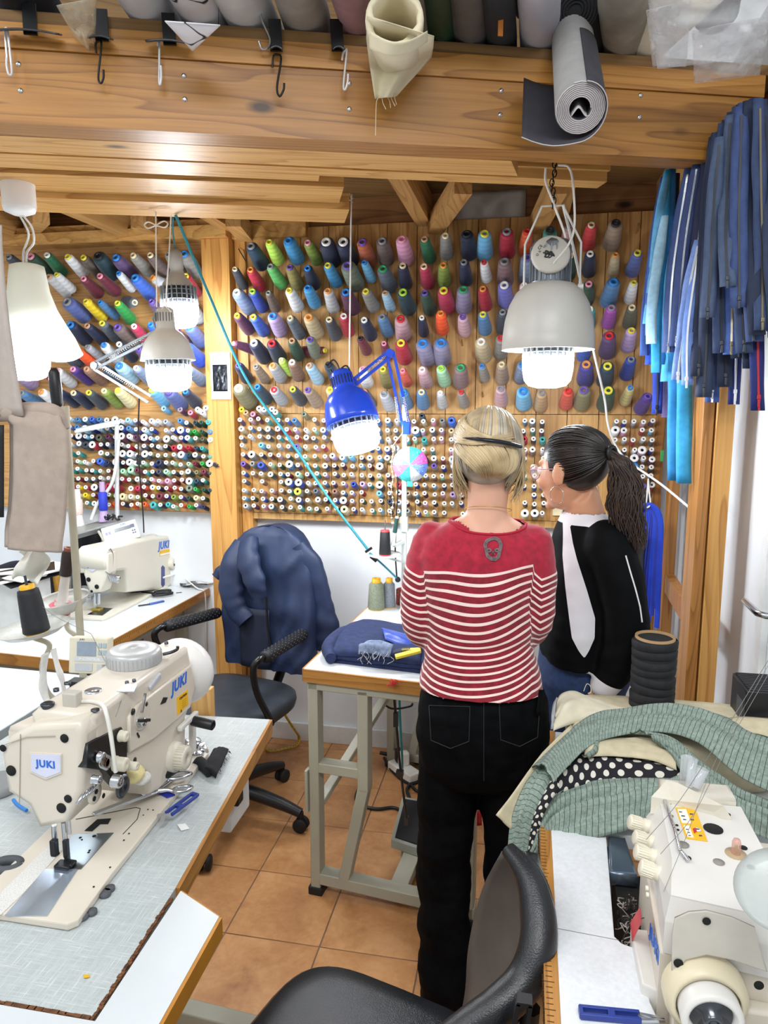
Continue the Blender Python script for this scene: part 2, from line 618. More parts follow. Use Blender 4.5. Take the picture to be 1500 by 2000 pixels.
# boarding above the pegboards
ov = MB().box((-0.35, WB - 0.012, 2.465), (1.95, 0.024, 0.125))
struct('trim_9', ov, BROWNWOOD)
struct('trim_15', MB().box((.655, 2.72, 2.40), (.018, .95, .30)), BROWNWOOD)
timber('dark_backing', -1.6, 1.3, 2.44, 2.46, 2.55, 3.05, DECK)  # backing added behind the fabric rolls so the gaps between them stay dark
struct('trim_10', MB().box((-2.1, WB - 0.012, 2.465), (1.5, 0.024, 0.125)), BROWNWOOD)
struct('trim_11', MB().box((-2.05, 3.105, 2.385), (1.52, 0.11, 0.05)).box((-2.05, 3.115, 2.425), (1.52, 0.09, 0.03)), PLANK)
struct('trim_12', MB().box((-1.13, 3.14, 2.395), (0.36, 0.05, 0.07)), PLANK)
# posts
def post(name, x0, x1, y0, y1, z0, z1, m=POST):
 return struct(name, MB().box(((x0 + x1) / 2, (y0 + y1) / 2, (z0 + z1) / 2), (x1 - x0, y1 - y0, z1 - z0), 0, None, 0.003), m)
post('post', -1.420, -1.290, 3.08, 3.198, 0, 2.36)
struct('trim_13', MB().box((-1.262, 3.168, 1.18), (0.05, 0.06, 2.36)), POST)
DPOST = wood('amber_post', '#b9803f', '#80501f', 0, 'Z', 14, 0.42)
post('post', 0.516, 0.548, 2.270, 2.395, 0, 2.298, DPOST)
post('post', 0.552, 0.602, 2.262, 2.33, 0, 2.298, POST)
post('post', 0.578, 0.618, 3.02, 3.08, 0, 2.50, DPOST)
post('post', 0.535, 0.570, 3.14, 3.18, 0.3, 2.50, DPOST)
struct('trim_14', MB().bar((0.600, 3.02, 0.92), (0.570, 2.28, 0.92), 0.035, 0.075), DPOST)
# the pegboards
pb = thing('pegboard', 'wide pine pegboard of upright planks on the white wall', 'pegboard', (-0.35, PB, 1.14))
e0, e1, nb = -1.245, 0.565, 14
for k in range(nb):
 xa, xb = e0 + (e1 - e0) * k / nb, e0 + (e1 - e0) * (k + 1) / nb
 for (za, zb) in ((1.60, 2.405), (1.14, 1.598)):
  yo = random.uniform(0, 0.002)
  obj('plank', MB().box(((xa + xb) / 2, PB + 0.0125 + yo, (za + zb) / 2), (xb - xa - 0.0025, 0.021, zb - za), 0, None, 0.0015), PEGWOOD, pb)
obj('bottom_rail', MB().box((-0.35, PB + 0.012, 1.125), (1.80, 0.03, 0.028)), PEGWOOD, pb)
pl = obj('pegboard', MB().box((-2.06, PB + 0.012, 1.76), (1.26, 0.022, 1.26), 0, None, 0.002), PLY, None, 'narrower plywood pegboard beyond the pine post, behind the grey lamps', 'pegboard', base=(-2.06, PB, 1.12))
# white packet of needles pinned to the post, paper on the boarding
pk = thing('card_packet', 'white card packet with black foil window pinned on the pine post', 'packet', (-1.355, 3.075, 1.75))
c0, c1 = atY(410, 688, 3.075), atY(452, 780, 3.075)
obj('card', MB().box(((c0.x + c1.x) / 2, 3.075, (c0.z + c1.z) / 2), (c1.x - c0.x, 0.004, c0.z - c1.z), 0, None, 0.001), mat('white_card', '#f2f2f0', 0.5), pk)
obj('foil_window', MB().sheet(lambda u, v: (c0.x + 0.012 + u * 0.068, 3.071 - 0.003 * noise.noise((u * 9, v * 14, 1)), c0.z - 0.055 - v * 0.118), 10, 14, 0.001), mat('black_foil', '#20242c', 0.15, 0.4, 0.5, 60), pk)
obj('hang_slot', MB().box((c0.x + 0.046, 3.0725, c0.z - 0.014), (0.022, 0.001, 0.005)), mat('shadow_grey', '#77797c', 0.6), pk)
pp = MB()
a0, a1 = atY(885, 376, 3.17), atY(1026, 432, 3.17)
pp.sheet(lambda u, v: (a0.x + (a1.x - a0.x) * u, 3.172 - 0.008 * math.sin(v * 3) - 0.004 * math.sin(u * 9), a0.z + (a1.z - a0.z) * v), 12, 6, 0.0008)
obj('paper_sheet', pp, mat('grey_paper', '#b9b6b0', 0.7), None, 'grey translucent paper sheet pinned to the boards above the pegboard', 'paper')
# door at the side wall's near end with its lever handle
dr = struct('door_1', MB().box((0.712, 2.062, 1.03), (0.13, 0.05, 2.06)), mat('white_door', '#e9ebeb', 0.45))
hp = atX(1500, 1203, 0.60)
struct('door_handle', MB().tube([(0.645, hp.y + 0.0, hp.z), (0.595, hp.y, hp.z), (0.582, hp.y + 0.02, hp.z), (0.582, hp.y + 0.13, hp.z + 0.002)], 0.0085, 10).cyl((0.66, hp.y, hp.z), (0.648, hp.y, hp.z), 0.025), STEEL, None, dr)
# ================================================================== thread on the pegboards
CW = {  # colour words -> sRGB
'navy': '#1d2746', 'dark teal': '#1f3d52', 'lime': '#c4ee5c', 'sky blue': '#3f93c4', 'olive green': '#7d9338', 'rust': '#b5603f', 'brown-grey': '#6b5c58',
'pink': '#e5a3c4', 'bottle green': '#1f6b45', 'grey': '#8b8984', 'dark navy': '#16223f', 'light blue': '#74bde8', 'crimson': '#b01c38', 'orange': '#de5a24',
'teal green': '#3f8f7e', 'dusty rose': '#c08a88', 'red': '#d33a40', 'taupe': '#a08c78', 'slate': '#56616f', 'green': '#57b05a', 'olive': '#8c8349', 'blue': '#3a66c8',
'grey-green': '#75806d', 'raspberry': '#b52a50', 'white': '#eef0f2', 'mauve': '#85686c', 'blue-grey': '#7e90b0', 'forest green': '#264a38', 'beige': '#c3b28c',
'slate blue': '#5a6aa8', 'pale grey': '#c8cacb', 'royal blue': '#2442a0', 'dark taupe': '#625449', 'plum': '#5b2a4b', 'pale sky': '#a8d2ec', 'deep teal': '#173a44',
'lavender': '#b9a0d0', 'lavender-grey': '#8d86a4', 'periwinkle': '#6d6fc0', 'steel blue': '#4f7fae', 'dusty pink': '#c9a0aa', 'vivid orange': '#ff5a1e', 'charcoal': '#3b434e',
'teal': '#3aa0a0', 'magenta': '#a04aa8', 'dark olive': '#585a48', 'wine': '#6d2236', 'purple': '#5b4470', 'indigo': '#4a459a', 'mint': '#a8dcb4', 'coral': '#dd5a48',
'pale yellow': '#dcd08a', 'cream': '#e2d6a6', 'khaki': '#84805c', 'brown': '#8d6a58', 'yellow': '#efd022', 'emerald': '#2fa04c', 'violet': '#4b2f86', 'silver': '#b4b8c0',
'tan': '#c3a27a', 'red-brown': '#7c3b38', 'bright blue': '#2c55d6'}
CORE = {'w': '#f2f0ea', 'y': '#e8dc48', 'c': '#e8d9b0', 'b': '#2e86d8', 'p': '#6a50a8', 'k': '#e79ab0', 'r': '#cf2a30', 'o': '#e79a4a', 'g': '#8a8d90', 't': '#c79a78', 'e': '#30a060', 'n': '#26292e', 'm': '#a8d848'}
def yarn_mat():
 m, nt, b = new_mat('wound_thread')
 oi = N(nt, 'ShaderNodeObjectInfo')
 tc = N(nt, 'ShaderNodeTexCoord')
 sep = N(nt, 'ShaderNodeSeparateXYZ')
 nt.links.new(tc.outputs['Object'], sep.inputs[0])
 wv = N(nt, 'ShaderNodeTexWave', wave_type='BANDS', bands_direction='Z')
 wv.inputs['Scale'].default_value = 14.0
 wv.inputs['Distortion'].default_value = 5.0
 wv.inputs['Detail'].default_value = 1.0
 wv.inputs['Detail Scale'].default_value = 0.8
 nt.links.new(tc.outputs['Object'], wv.inputs['Vector'])
 hs = N(nt, 'ShaderNodeHueSaturation')
 hs.inputs['Value'].default_value = 0.80
 nt.links.new(oi.outputs['Color'], hs.inputs['Color'])
 nt.links.new(mixrgb(nt, wv.outputs['Fac'], hs.outputs[0], oi.outputs['Color']), b.inputs['Base Color'])
 b.inputs['Roughness'].default_value = 0.55
 b.inputs['Sheen Weight'].default_value = 0.2
 w2 = N(nt, 'ShaderNodeTexWave', wave_type='BANDS', bands_direction='Z')
 w2.inputs['Scale'].default_value = 160.0
 w2.inputs['Distortion'].default_value = 3.0
 nt.links.new(tc.outputs['Object'], w2.inputs['Vector'])
 bump(nt, b, w2.outputs['Fac'], 0.25, 0.001)
 return m
def core_mat():
 m, nt, b = new_mat('spool_core_plastic')
 oi = N(nt, 'ShaderNodeObjectInfo')
 nt.links.new(oi.outputs['Color'], b.inputs['Base Color'])
 b.inputs['Roughness'].default_value = 0.4
 return m
YARN, COREM = yarn_mat(), core_mat()
HOLE = mat('dark_hole', '#101010', 0.9)
PEG = wood('peg_dowel', '#b98c58', '#8a6234', 0, 'Z', 6, 0.6, False)
def cone_proto(size):
 """axis +z from the board outwards: yarn, core with rim and dark bore, peg behind"""
 r0, r1, L = {'S': (0.0225, 0.0155, 0.098), 'M': (0.028, 0.0195, 0.105), 'L': (0.0335, 0.0245, 0.108), 'T': (0.019, 0.0135, 0.100), 'X': (0.037, 0.029, 0.110)}[size]
 r0, r1, L = r0 * 1.04, r1 * 1.06, L * 1.27
 y = MB().lathe([(r0 * 0.8, 0.004), (r0 * 0.98, 0.008), (r0, 0.016), (r0 * .97 + r1 * .03, 0.03), (r1 * 1.06, L * 0.86), (r1, L * 0.95), (r1 * 0.9, L * 0.985), (r1 * 0.62, L)], seg=18)
 k = MB()
 rc = max(0.0105, r1 * 0.64)
 k.lathe([(rc, L * 0.95), (rc * 1.02, L + 0.005), (rc * 0.92, L + 0.009), (rc * 0.62, L + 0.009), (rc * 0.48, L + 0.002), (rc * 0.45, L * 0.80)], seg=16)
 h = MB().lathe([(rc * 0.455, L - 0.003), (0.0, L - 0.003)], seg=10)
 return [('yarn', y.mesh('yarn'), YARN), ('core', k.mesh('core'), COREM), ('bore', h.mesh('bore'), HOLE)], L
PROTO = {}
for s_ in 'SMLTX':
 parts, L_ = cone_proto(s_)
 for _, me, mm in parts:
  me.materials.append(mm)
 PROTO[s_] = (parts, L_)
def put_spool(protos, name, label, cat, group, base, axis, cy, cc):
 r = bpy.data.objects.new(name, None)
 COL.objects.link(r)
 r.empty_display_size = 0.01
 r.location = base
 r.rotation_euler = Vector(axis).to_track_quat('Z', 'Y').to_euler()
 tag(r, label, cat, group)
 for nm, me, _ in protos:
  o = bpy.data.objects.new(nm, me)
  COL.objects.link(o)
  o.parent = r
  o.color = lin(cc) if nm in ('core', 'cap') else lin(cy)
 return r
# (column, row) pixels of each cone's front end on three enlargements of the photo, colour, core, size
RIGHT = [
[('4', 272, 245, 'dark teal', 'g', 'L'), ('4', 380, 222, 'lime', 'y', 'M'), ('4', 493, 213, 'sky blue', 'b', 'L'), ('4', 605, 225, 'olive green', 'k', 'M'), ('4', 712, 220, 'navy', 'w', 'X'), ('4', 812, 220, 'navy', 'w', 'X'), ('4', 925, 222, 'rust', 'p', 'L'), ('4', 1040, 215, 'brown-grey', 'g', 'L'), ('4', 1155, 205, 'pink', 'k', 'L'), ('4', 1288, 205, 'bottle green', 't', 'M'), ('4', 1410, 185, 'grey', 'c', 'M'), ('5', 335, 175, 'dark navy', 'n', 'L'), ('5', 440, 172, 'light blue', 'y', 'L'), ('5', 570, 160, 'crimson', 'g', 'L'), ('5', 690, 160, 'orange', 'r', 'M'), ('5', 822, 155, 'teal green', 'n', 'L'), ('5', 932, 140, 'dusty rose', 'g', 'M'), ('5', 1065, 122, 'red', 'c', 'M'), ('5', 1208, 112, 'taupe', 'n', 'L')],
[('4', 178, 380, 'charcoal', 'c', 'S'), ('4', 270, 383, 'crimson', 'o', 'M'), ('4', 388, 365, 'green', 'g', 'M'), ('4', 500, 370, 'olive', 'p', 'M'), ('4', 603, 375, 'dark navy', 'b', 'M'), ('4', 722, 358, 'sky blue', 'y', 'M'), ('4', 838, 360, 'grey-green', 'p', 'X'), ('4', 937, 342, 'light blue', 'b', 'S'), ('4', 1045, 378, 'slate', 'e', 'L'), ('4', 1160, 360, 'navy', 'c', 'M'), ('4', 1285, 365, 'raspberry', 'c', 'M'), ('4', 1398, 358, 'olive green', 'o', 'M'), ('5', 318, 340, 'navy', 'g', 'M'), ('5', 436, 340, 'white', 'r', 'S'), ('5', 557, 335, 'mauve', 'g', 'L'), ('5', 690, 312, 'blue-grey', 'p', 'L'), ('5', 940, 300, 'forest green', 'c', 'M'), ('5', 1058, 290, 'dark navy', 'w', 'M'), ('5', 1207, 297, 'beige', 'o', 'S'), ('5', 1335, 285, 'slate blue', 'y', 'M')],
[('4', 190, 515, 'blue-grey', 'w', 'L'), ('4', 282, 510, 'royal blue', 'm', 'M'), ('4', 375, 520, 'dark taupe', 'g', 'S'), ('4', 497, 505, 'white', 'y', 'M'), ('4', 605, 490, 'sky blue', 'b', 'M'), ('4', 723, 508, 'pale grey', 'o', 'M'), ('4', 828, 515, 'plum', 'b', 'L'), ('4', 945, 510, 'grey', 'y', 'M'), ('4', 1058, 520, 'pale sky', 't', 'S'), ('4', 1162, 515, 'deep teal', 'm', 'L'), ('4', 1290, 520, 'forest green', 'p', 'M'), ('4', 1400, 505, 'raspberry', 'y', 'L'), ('5', 315, 500, 'lavender-grey', 'e', 'L'), ('5', 430, 495, 'crimson', 'o', 'M'), ('5', 555, 473, 'periwinkle', 'w', 'L'), ('5', 672, 475, 'pink', 'w', 'M'), ('5', 940, 475, 'green', 'w', 'M'), ('5', 1050, 467, 'forest green', 'k', 'M'), ('5', 1195, 455, 'steel blue', 'b', 'L'), ('5', 1313, 460, 'white', 'y', 'S')],
[('4', 192, 652, 'plum', 'y', 'M'), ('4', 288, 660, 'blue', 'y', 'M'), ('4', 400, 655, 'lavender', 'b', 'L'), ('4', 503, 668, 'slate', 'c', 'M'), ('4', 612, 662, 'beige', 'o', 'L'), ('4', 730, 675, 'charcoal', 'c', 'M'), ('4', 815, 655, 'crimson', 'w', 'M'), ('4', 935, 678, 'navy', 'w', 'M'), ('4', 1040, 660, 'steel blue', 'g', 'M'), ('4', 1148, 672, 'dusty pink', 'r', 'L'), ('4', 1272, 665, 'navy', 'w', 'S'), ('4', 1383, 640, 'vivid orange', 'o', 'M'), ('5', 312, 658, 'dusty pink', 'p', 'M'), ('5', 430, 645, 'steel blue', 'y', 'M'), ('5', 545, 632, 'charcoal', 'g', 'M'), ('5', 1055, 615, 'teal', 'w', 'M'), ('5', 1183, 607, 'magenta', 'g', 'M'), ('5', 1303, 605, 'dark olive', 'c', 'M')],
[('4', 175, 815, 'plum', 'k', 'S'), ('4', 290, 812, 'navy', 'w', 'L'), ('4', 395, 815, 'navy', 'r', 'L'), ('4', 513, 800, 'forest green', 't', 'M'), ('4', 618, 792, 'grey-green', 'p', 'M'), ('4', 700, 853, 'wine', 'y', 'S'), ('4', 912, 785, 'wine', 'n', 'S'), ('4', 1050, 815, 'wine', 'k', 'S'), ('4', 1150, 812, 'crimson', 'y', 'L'), ('4', 1278, 815, 'lavender-grey', 'b', 'X'), ('4', 1385, 812, 'lavender-grey', 'b', 'X'), ('5', 420, 805, 'beige', 'w', 'L'), ('5', 535, 785, 'grey', 'r', 'M'), ('5', 1040, 800, 'blue', 'b', 'M'), ('5', 1170, 770, 'purple', 'r', 'L'), ('5', 1300, 740, 'lavender', 'y', 'M')],
[('4', 200, 945, 'navy', 'p', 'M'), ('4', 302, 950, 'taupe', 'g', 'S'), ('4', 400, 945, 'silver', 'o', 'M'), ('4', 450, 912, 'lime', 'c', 'S'), ('4', 513, 925, 'brown', 'w', 'M'), ('4', 615, 945, 'pale sky', 't', 'M'), ('4', 725, 940, 'dark teal', 'n', 'M'), ('4', 930, 965, 'white', 'k', 'M'), ('4', 1045, 965, 'olive', 'y', 'M'), ('4', 1160, 975, 'coral', 'k', 'S'), ('4', 1275, 968, 'dusty pink', 'w', 'M'), ('4', 1385, 960, 'mint', 'm', 'M'), ('5', 300, 957, 'mauve', 'e', 'L'), ('5', 425, 948, 'grey', 'b', 'S'), ('5', 540, 938, 'taupe', 'c', 'M'), ('5', 660, 940, 'blue-grey', 'b', 'M'), ('5', 1035, 938, 'indigo', 'o', 'L'), ('5', 1160, 948, 'dark teal', 'y', 'L'), ('5', 1298, 908, 'royal blue', 'g', 'M')],
[('4', 200, 1078, 'khaki', 'w', 'X'), ('4', 310, 1070, 'dark teal', 'b', 'M'), ('4', 405, 1085, 'silver', 'r', 'M'), ('4', 517, 1083, 'charcoal', 'y', 'M'), ('4', 605, 1088, 'taupe', 'p', 'M'), ('4', 735, 1085, 'beige', 'y', 'M'), ('4', 935, 1100, 'slate', 'o', 'M'), ('4', 1050, 1110, 'silver', 'g', 'M'), ('4', 1165, 1100, 'steel blue', 'b', 'M'), ('4', 1270, 1100, 'steel blue', 'c', 'M'), ('4', 1380, 1105, 'pale grey', 'w', 'S'), ('5', 303, 1100, 'grey', 'r', 'S'), ('5', 535, 1080, 'dusty pink', 'g', 'M'), ('5', 665, 1095, 'light blue', 'b', 'L'), ('5', 775, 1105, 'tan', 'g', 'M'), ('5', 930, 1095, 'coral', 'r', 'M'), ('5', 1022, 1090, 'khaki', 'p', 'L'), ('5', 1165, 1090, 'forest green', 'y', 'L'), ('5', 1292, 1075, 'pale yellow', 'b', 'S'), ('5', 1395, 1125, 'violet', 'p', 'M')],
]
LEFT = [
[('3', 55, 308, 'charcoal', 'g', 'M'), ('3', 183, 305, 'forest green', 'k', 'L'), ('3', 278, 298, 'bottle green', 'w', 'M'), ('3', 400, 308, 'white', 'y', 'M'), ('3', 492, 312, 'dark taupe', 'y', 'M'), ('3', 578, 303, 'deep teal', 'n', 'X'), ('3', 682, 312, 'purple', 'b', 'L'), ('3', 783, 300, 'grey', 'c', 'M'), ('3', 883, 298, 'brown-grey', 'c', 'M'), ('3', 990, 295, 'grey-green', 'g', 'M'), ('3', 1082, 290, 'grey', 'b', 'L')],
[('3', 290, 425, 'pale grey', 't', 'M'), ('3', 335, 412, 'white', 'y', 'S'), ('3', 492, 435, 'wine', 'k', 'M'), ('3', 588, 420, 'wine', 'k', 'M'), ('3', 698, 405, 'white', 'b', 'S'), ('3', 793, 430, 'blue', 'b', 'L'), ('3', 900, 430, 'silver', 'o', 'M'), ('3', 1090, 420, 'crimson', 'y', 'M')],
[('3', 395, 570, 'slate blue', 'g', 'X'), ('3', 507, 568, 'yellow', 'y', 'M'), ('3', 590, 575, 'steel blue', 'b', 'S'), ('3', 690, 580, 'emerald', 'y', 'M'), ('3', 788, 572, 'slate', 'c', 'M'), ('3', 890, 570, 'purple', 'p', 'M'), ('3', 1095, 575, 'silver', 'w', 'L')],
[('3', 415, 705, 'navy', 'b', 'L'), ('3', 513, 712, 'navy', 't', 'M'), ('3', 600, 697, 'slate', 'y', 'M'), ('3', 690, 720, 'brown-grey', 'p', 'L'), ('3', 787, 715, 'raspberry', 'w', 'M'), ('3', 885, 705, 'bright blue', 'b', 'M'), ('3', 1030, 740, 'plum', 'k', 'M'), ('3', 1110, 715, 'slate blue', 'b', 'L')],
[('3', 355, 850, 'slate', 'g', 'L'), ('3', 465, 865, 'vivid orange', 'r', 'M'), ('3', 515, 835, 'silver', 'g', 'S'), ('3', 610, 825, 'white', 'b', 'M'), ('3', 700, 820, 'dark navy', 'w', 'M'), ('3', 815, 850, 'purple', 'p', 'M'), ('3', 1100, 835, 'bright blue', 'b', 'L')],
[('3', 95, 985, 'lavender', 'p', 'L'), ('3', 245, 975, 'crimson', 'r', 'S'), ('3', 335, 975, 'white', 'k', 'M'), ('3', 430, 965, 'violet', 'k', 'M'), ('3', 510, 965, 'brown', 't', 'M'), ('3', 620, 960, 'dark teal', 'n', 'M'), ('3', 700, 945, 'pale sky', 'b', 'L'), ('3', 800, 960, 'blue-grey', 'w', 'M'), ('3', 1105, 965, 'blue-grey', 'b', 'M')],
[('3', 75, 1110, 'dark navy', 'n', 'M'), ('3', 130, 1105, 'steel blue', 'g', 'M'), ('3', 243, 1098, 'white', 'o', 'M'), ('3', 345, 1100, 'navy', 'g', 'M'), ('3', 433, 1105, 'navy', 'c', 'M'), ('3', 522, 1103, 'charcoal', 'y', 'M'), ('3', 612, 1093, 'olive green', 'c', 'M'), ('3', 692, 1090, 'cream', 'y', 'M'), ('3', 890, 1090, 'light blue', 'y', 'M'), ('3', 990, 1100, 'slate blue', 'p', 'L'), ('3', 1088, 1097, 'navy', 'b', 'M')],
]
OFF = {'3': (0, 400), '4': (400, 400), '5': (800, 400)}
TILT = R(24)
AX0 = Vector((0, -math.cos(TILT), math.sin(TILT)))
ODD = {('w', 5, 1): (-0.55, -0.75, 0.2), ('w', 5, 6): (0.9, -0.35, 0.0), ('n', 3, 3): (0.6, -0.6, -0.1), ('w', 3, 19): None, ('n', 2, 2): (-0.4, -0.8, 0.3)}
pegs_w, pegs_n = MB(), MB()
for board, rows, nm in (('w', RIGHT, 'wide'), ('n', LEFT, 'narrow')):
 for ri, row in enumerate(rows, 1):
  srt = sorted(row, key=lambda q: (q[1] + OFF[q[0]][0]) * (1 if board == 'w' else -1))
  for k, (c, x, y, colw, cor, size) in enumerate(srt, 1):
   u, v = x / 3 + OFF[c][0], y / 3 + OFF[c][1]
   L = PROTO[size][1]
   ax = ODD.get((board, ri, k)) or (AX0 + Vector((random.uniform(-.07, .07), 0, random.uniform(-.05, .05))))
   ax = Vector(ax).normalized()
   tip = atY(u, v, PB + ax.y * (L + 0.022))
   base = tip - ax * L
   put_spool(PROTO[size][0], 'thread_cone', f'{colw} thread cone, {nth(k)} from the post, {nth(ri)} row of cones, {nm} pegboard', 'thread cone',
     'thread cones on the ' + nm + ' pegboard', base, ax, CW[colw], CORE[cor])
   (pegs_w if board == 'w' else pegs_n).cyl(base - ax * (0.012 - 0.01 * ax.y), base + ax * 0.02, 0.005, None, 6)
# bare pegs
for (u, v) in ((903, 675), (943, 775), (1243, 455)):
 p = atY(u, v, PB)
 pegs_w.cyl(p, p + AX0 * 0.06, 0.0035, None, 6)
o_ = obj('peg', pegs_w, PEG, pb, kind='stuff')
o_ = obj('peg', pegs_n, PEG, pl, kind='stuff')
# small domestic spools, eleven rows under each set of cones
def small_proto(r, L):
 y = MB().lathe([(r * 0.9, 0.003), (r, 0.006), (r * 1.0, L * 0.5), (r * 0.92, L * 0.93), (r * 0.6, L * 0.95)], seg=12)
 rc = r * 0.93
 c = MB().lathe([(rc * 0.55, L * 0.93), (rc, L * 0.95), (rc * 1.04, L + 0.001), (rc * 0.98, L + 0.004), (rc * 0.42, L + 0.0045), (rc * 0.36, L - 0.002)], seg=14)
 h = MB().lathe([(rc * 0.37, L - 0.001), (0, L - 0.001)], seg=8)
 out = [('yarn', y.mesh('yarn'), YARN), ('cap', c.mesh('cap'), COREM), ('bore', h.mesh('bore'), HOLE)]
 for _, me, mm in out:
  me.materials.append(mm)
 return out
SP = {'s': (small_proto(0.0105, 0.058), 0.058, 0.0105), 'm': (small_proto(0.0135, 0.062), 0.062, 0.0135), 'l': (small_proto(0.018, 0.062), 0.062, 0.018)}
PAL_W = 'navy slate red wine forest green grey steel blue purple olive beige brown mint pink blue charcoal teal lavender cream dusty pink royal blue taupe silver pale grey'
PALW = ['navy', 'slate', 'wine', 'forest green', 'grey', 'steel blue', 'purple', 'olive', 'beige', 'mint', 'pink', 'blue', 'charcoal', 'teal', 'lavender', 'cream', 'dusty pink', 'royal blue', 'taupe', 'silver', 'crimson', 'pale grey', 'light blue', 'plum', 'white', 'brown', 'dark navy']
PALN = [['steel blue', 'pale sky', 'white', 'purple', 'navy', 'silver', 'light blue', 'blue'], ['navy', 'royal blue', 'silver', 'pale sky', 'slate blue', 'steel blue'], ['taupe', 'navy', 'dark olive', 'light blue', 'royal blue', 'white', 'plum'], ['slate', 'silver', 'crimson', 'blue-grey', 'charcoal', 'dark navy'], ['lavender', 'steel blue', 'slate', 'teal', 'khaki', 'silver'], ['blue', 'taupe', 'navy', 'wine', 'grey', 'mint', 'white'], ['mint', 'teal', 'beige', 'navy', 'wine', 'charcoal', 'grey'], ['magenta', 'pale grey', 'pink', 'slate', 'raspberry', 'dark olive', 'wine'], ['yellow', 'brown', 'navy', 'coral', 'raspberry', 'charcoal', 'crimson'], ['yellow', 'violet', 'wine', 'cream', 'raspberry', 'olive green', 'mauve'], ['cream', 'periwinkle', 'navy', 'teal', 'violet', 'mint', 'orange']]
DARKEND = ['forest green', 'dark teal', 'charcoal', 'grey-green', 'emerald', 'khaki', 'deep teal', 'teal']
rng = random.Random(21)
small = []
T2 = R(20)
AXS = Vector((0, -math.cos(T2), math.sin(T2)))
rows_l = [178, 232, 280, 330, 385, 440, 493, 543, 592, 637, 685]
rows_r = [188, 242, 295, 355, 408, 455, 510, 565, 617, 670, 727]
for ri in range(11):
 for ci in range(46):
  u = 420 + (150 + 53.6 * ci) / 3 + ri * (0.9 - 0.025 * ci) + rng.uniform(-2, 2)
  t = ci / 23.4
  v = 760 + (rows_l[ri] + (rows_r[ri] - rows_l[ri]) * min(t, 1.0)) / 3 + rng.uniform(-1.5, 1.5)
  vis = u < 905 or 1008 < u < 1075 or (u > 1195)
  if not vis or u > 1283 or rng.random() < 0.04 or (u > 1195 and ri > 7):
   continue
  size = 's' if rng.random() < 0.72 else ('m' if rng.random() < 0.72 else 'l')
  cy = rng.choice(PALW)
  cc = '#f2f2f0' if size == 's' or rng.random() < 0.45 else CW[cy]
  if size != 's' and rng.random() < .15:
   cc = CORE[rng.choice('byp')]
  small.append(['w', ri, ci, u, v, size, cy, cc])
 for ci in range(20):
  u = 137 + ci * 14.3 + ri * 0.35 + rng.uniform(-2, 2)
  v = 700 + (355 + 49.2 * ri) / 3 + ci * 0.35 + rng.uniform(-2, 2)
  if u > 412 or rng.random() < 0.03:
   continue
  size = 's' if rng.random() < 0.62 else ('m' if rng.random() < 0.8 else 'l')
  cy = rng.choice(DARKEND) if ci > 15 and rng.random() < .75 else rng.choice(PALN[ri])
  cc = '#f2f2f0' if size == 's' and ci < 16 or rng.random() < 0.4 else CW[cy]
  small.append(['n', ri, ci, u, v, size, cy, cc])
# a few extra that lie loose on top of the uppermost rows
for (u, v, cy, cc) in ((472, 800, 'yellow', '#efd022'), (480, 806, 'tan', '#c3a27a'), (494, 809, 'wine', '#e79ab0'), (506, 798, 'white', '#f2f2f0'), (516, 800, 'grey', '#f2f2f0'), (531, 799, 'forest green', '#f2f2f0'), (538, 805, 'teal', '#f2f2f0'), (594, 809, 'khaki', '#75806d'), (824, 812, 'charcoal', '#3b434e'), (386, 800, 'white', '#f2f2f0'), (396, 806, 'white', '#f2f2f0'), (402, 797, 'silver', '#f2f2f0'), (372, 806, 'crimson', '#e79ab0'), (352, 800, 'plum', '#a08c9a'), (320, 798, 'light blue', '#a8d2ec')):
 small.append(['w' if u > 450 else 'n', 0, 60, u, v, 'm', cy, cc])
def small_axis(e):
 return (AXS + Vector((((hash((round(e[3]), e[1])) % 100) / 100 - .5) * .1, 0, ((hash((e[1], round(e[4]))) % 100) / 100 - .5) * .1))).normalized()
def seen(e):
 return SP[e[5]][2] * (1.0 if e[0] == 'w' else 0.8)
small.sort(key=lambda e: -seen(e))
indiv, rest = small[:298], small[298:]
cnt, rank = {}, {}
for e in sorted(small, key=lambda e: (e[0], e[1], e[3] if e[0] == 'w' else -e[3])):
 key = (e[0], e[1])
 cnt[key] = rank[id(e)] = cnt.get(key, 0) + 1
for e in indiv:
 pr, L, r = SP[e[5]]
 ax = small_axis(e)
 tip = atY(e[3], e[4], PB + ax.y * (L + 0.014))
 nm = 'wide' if e[0] == 'w' else 'narrow'
 k = rank[id(e)]
 put_spool(pr, 'thread_spool', f'{"larger " if e[5] != "s" else ""}{e[6]} thread spool, {nth(k)} from the post, {nth(e[1] + 1)} small row, {nm} pegboard', 'thread spool', 'small spools on the ' + nm + ' pegboard', tip - ax * L, ax, CW[e[6]], e[7])
# the rest of the small spools: too many to count, one object with its colours per face
mb = MB()
mats_r, idx = [HOLE], {}
def ridx(c):
 if c not in idx:
  idx[c] = len(mats_r)
  mats_r.append(mat('thread_' + c.strip('#'), c, 0.55, 0, 0.12, 200))
 return idx[c]
for e in rest:
 pr, L, r = SP[e[5]]
 ax = small_axis(e)
 tip = atY(e[3], e[4], PB + ax.y * (L + 0.014))
 q = ax.to_track_quat('Z', 'Y').to_matrix().to_4x4()
 q.translation = tip - ax * L
 for (nm, me, _), mi in zip(pr, (ridx(CW[e[6]]), ridx(e[7]), 0)):
  mb.add([v.co.copy() for v in me.vertices], [list(p.vertices) for p in me.polygons], mi, True, q)
obj('small_spools', mb, mats_r, None, 'remaining small spools with white caps crowding both pegboards in rows', 'thread spools', kind='stuff')
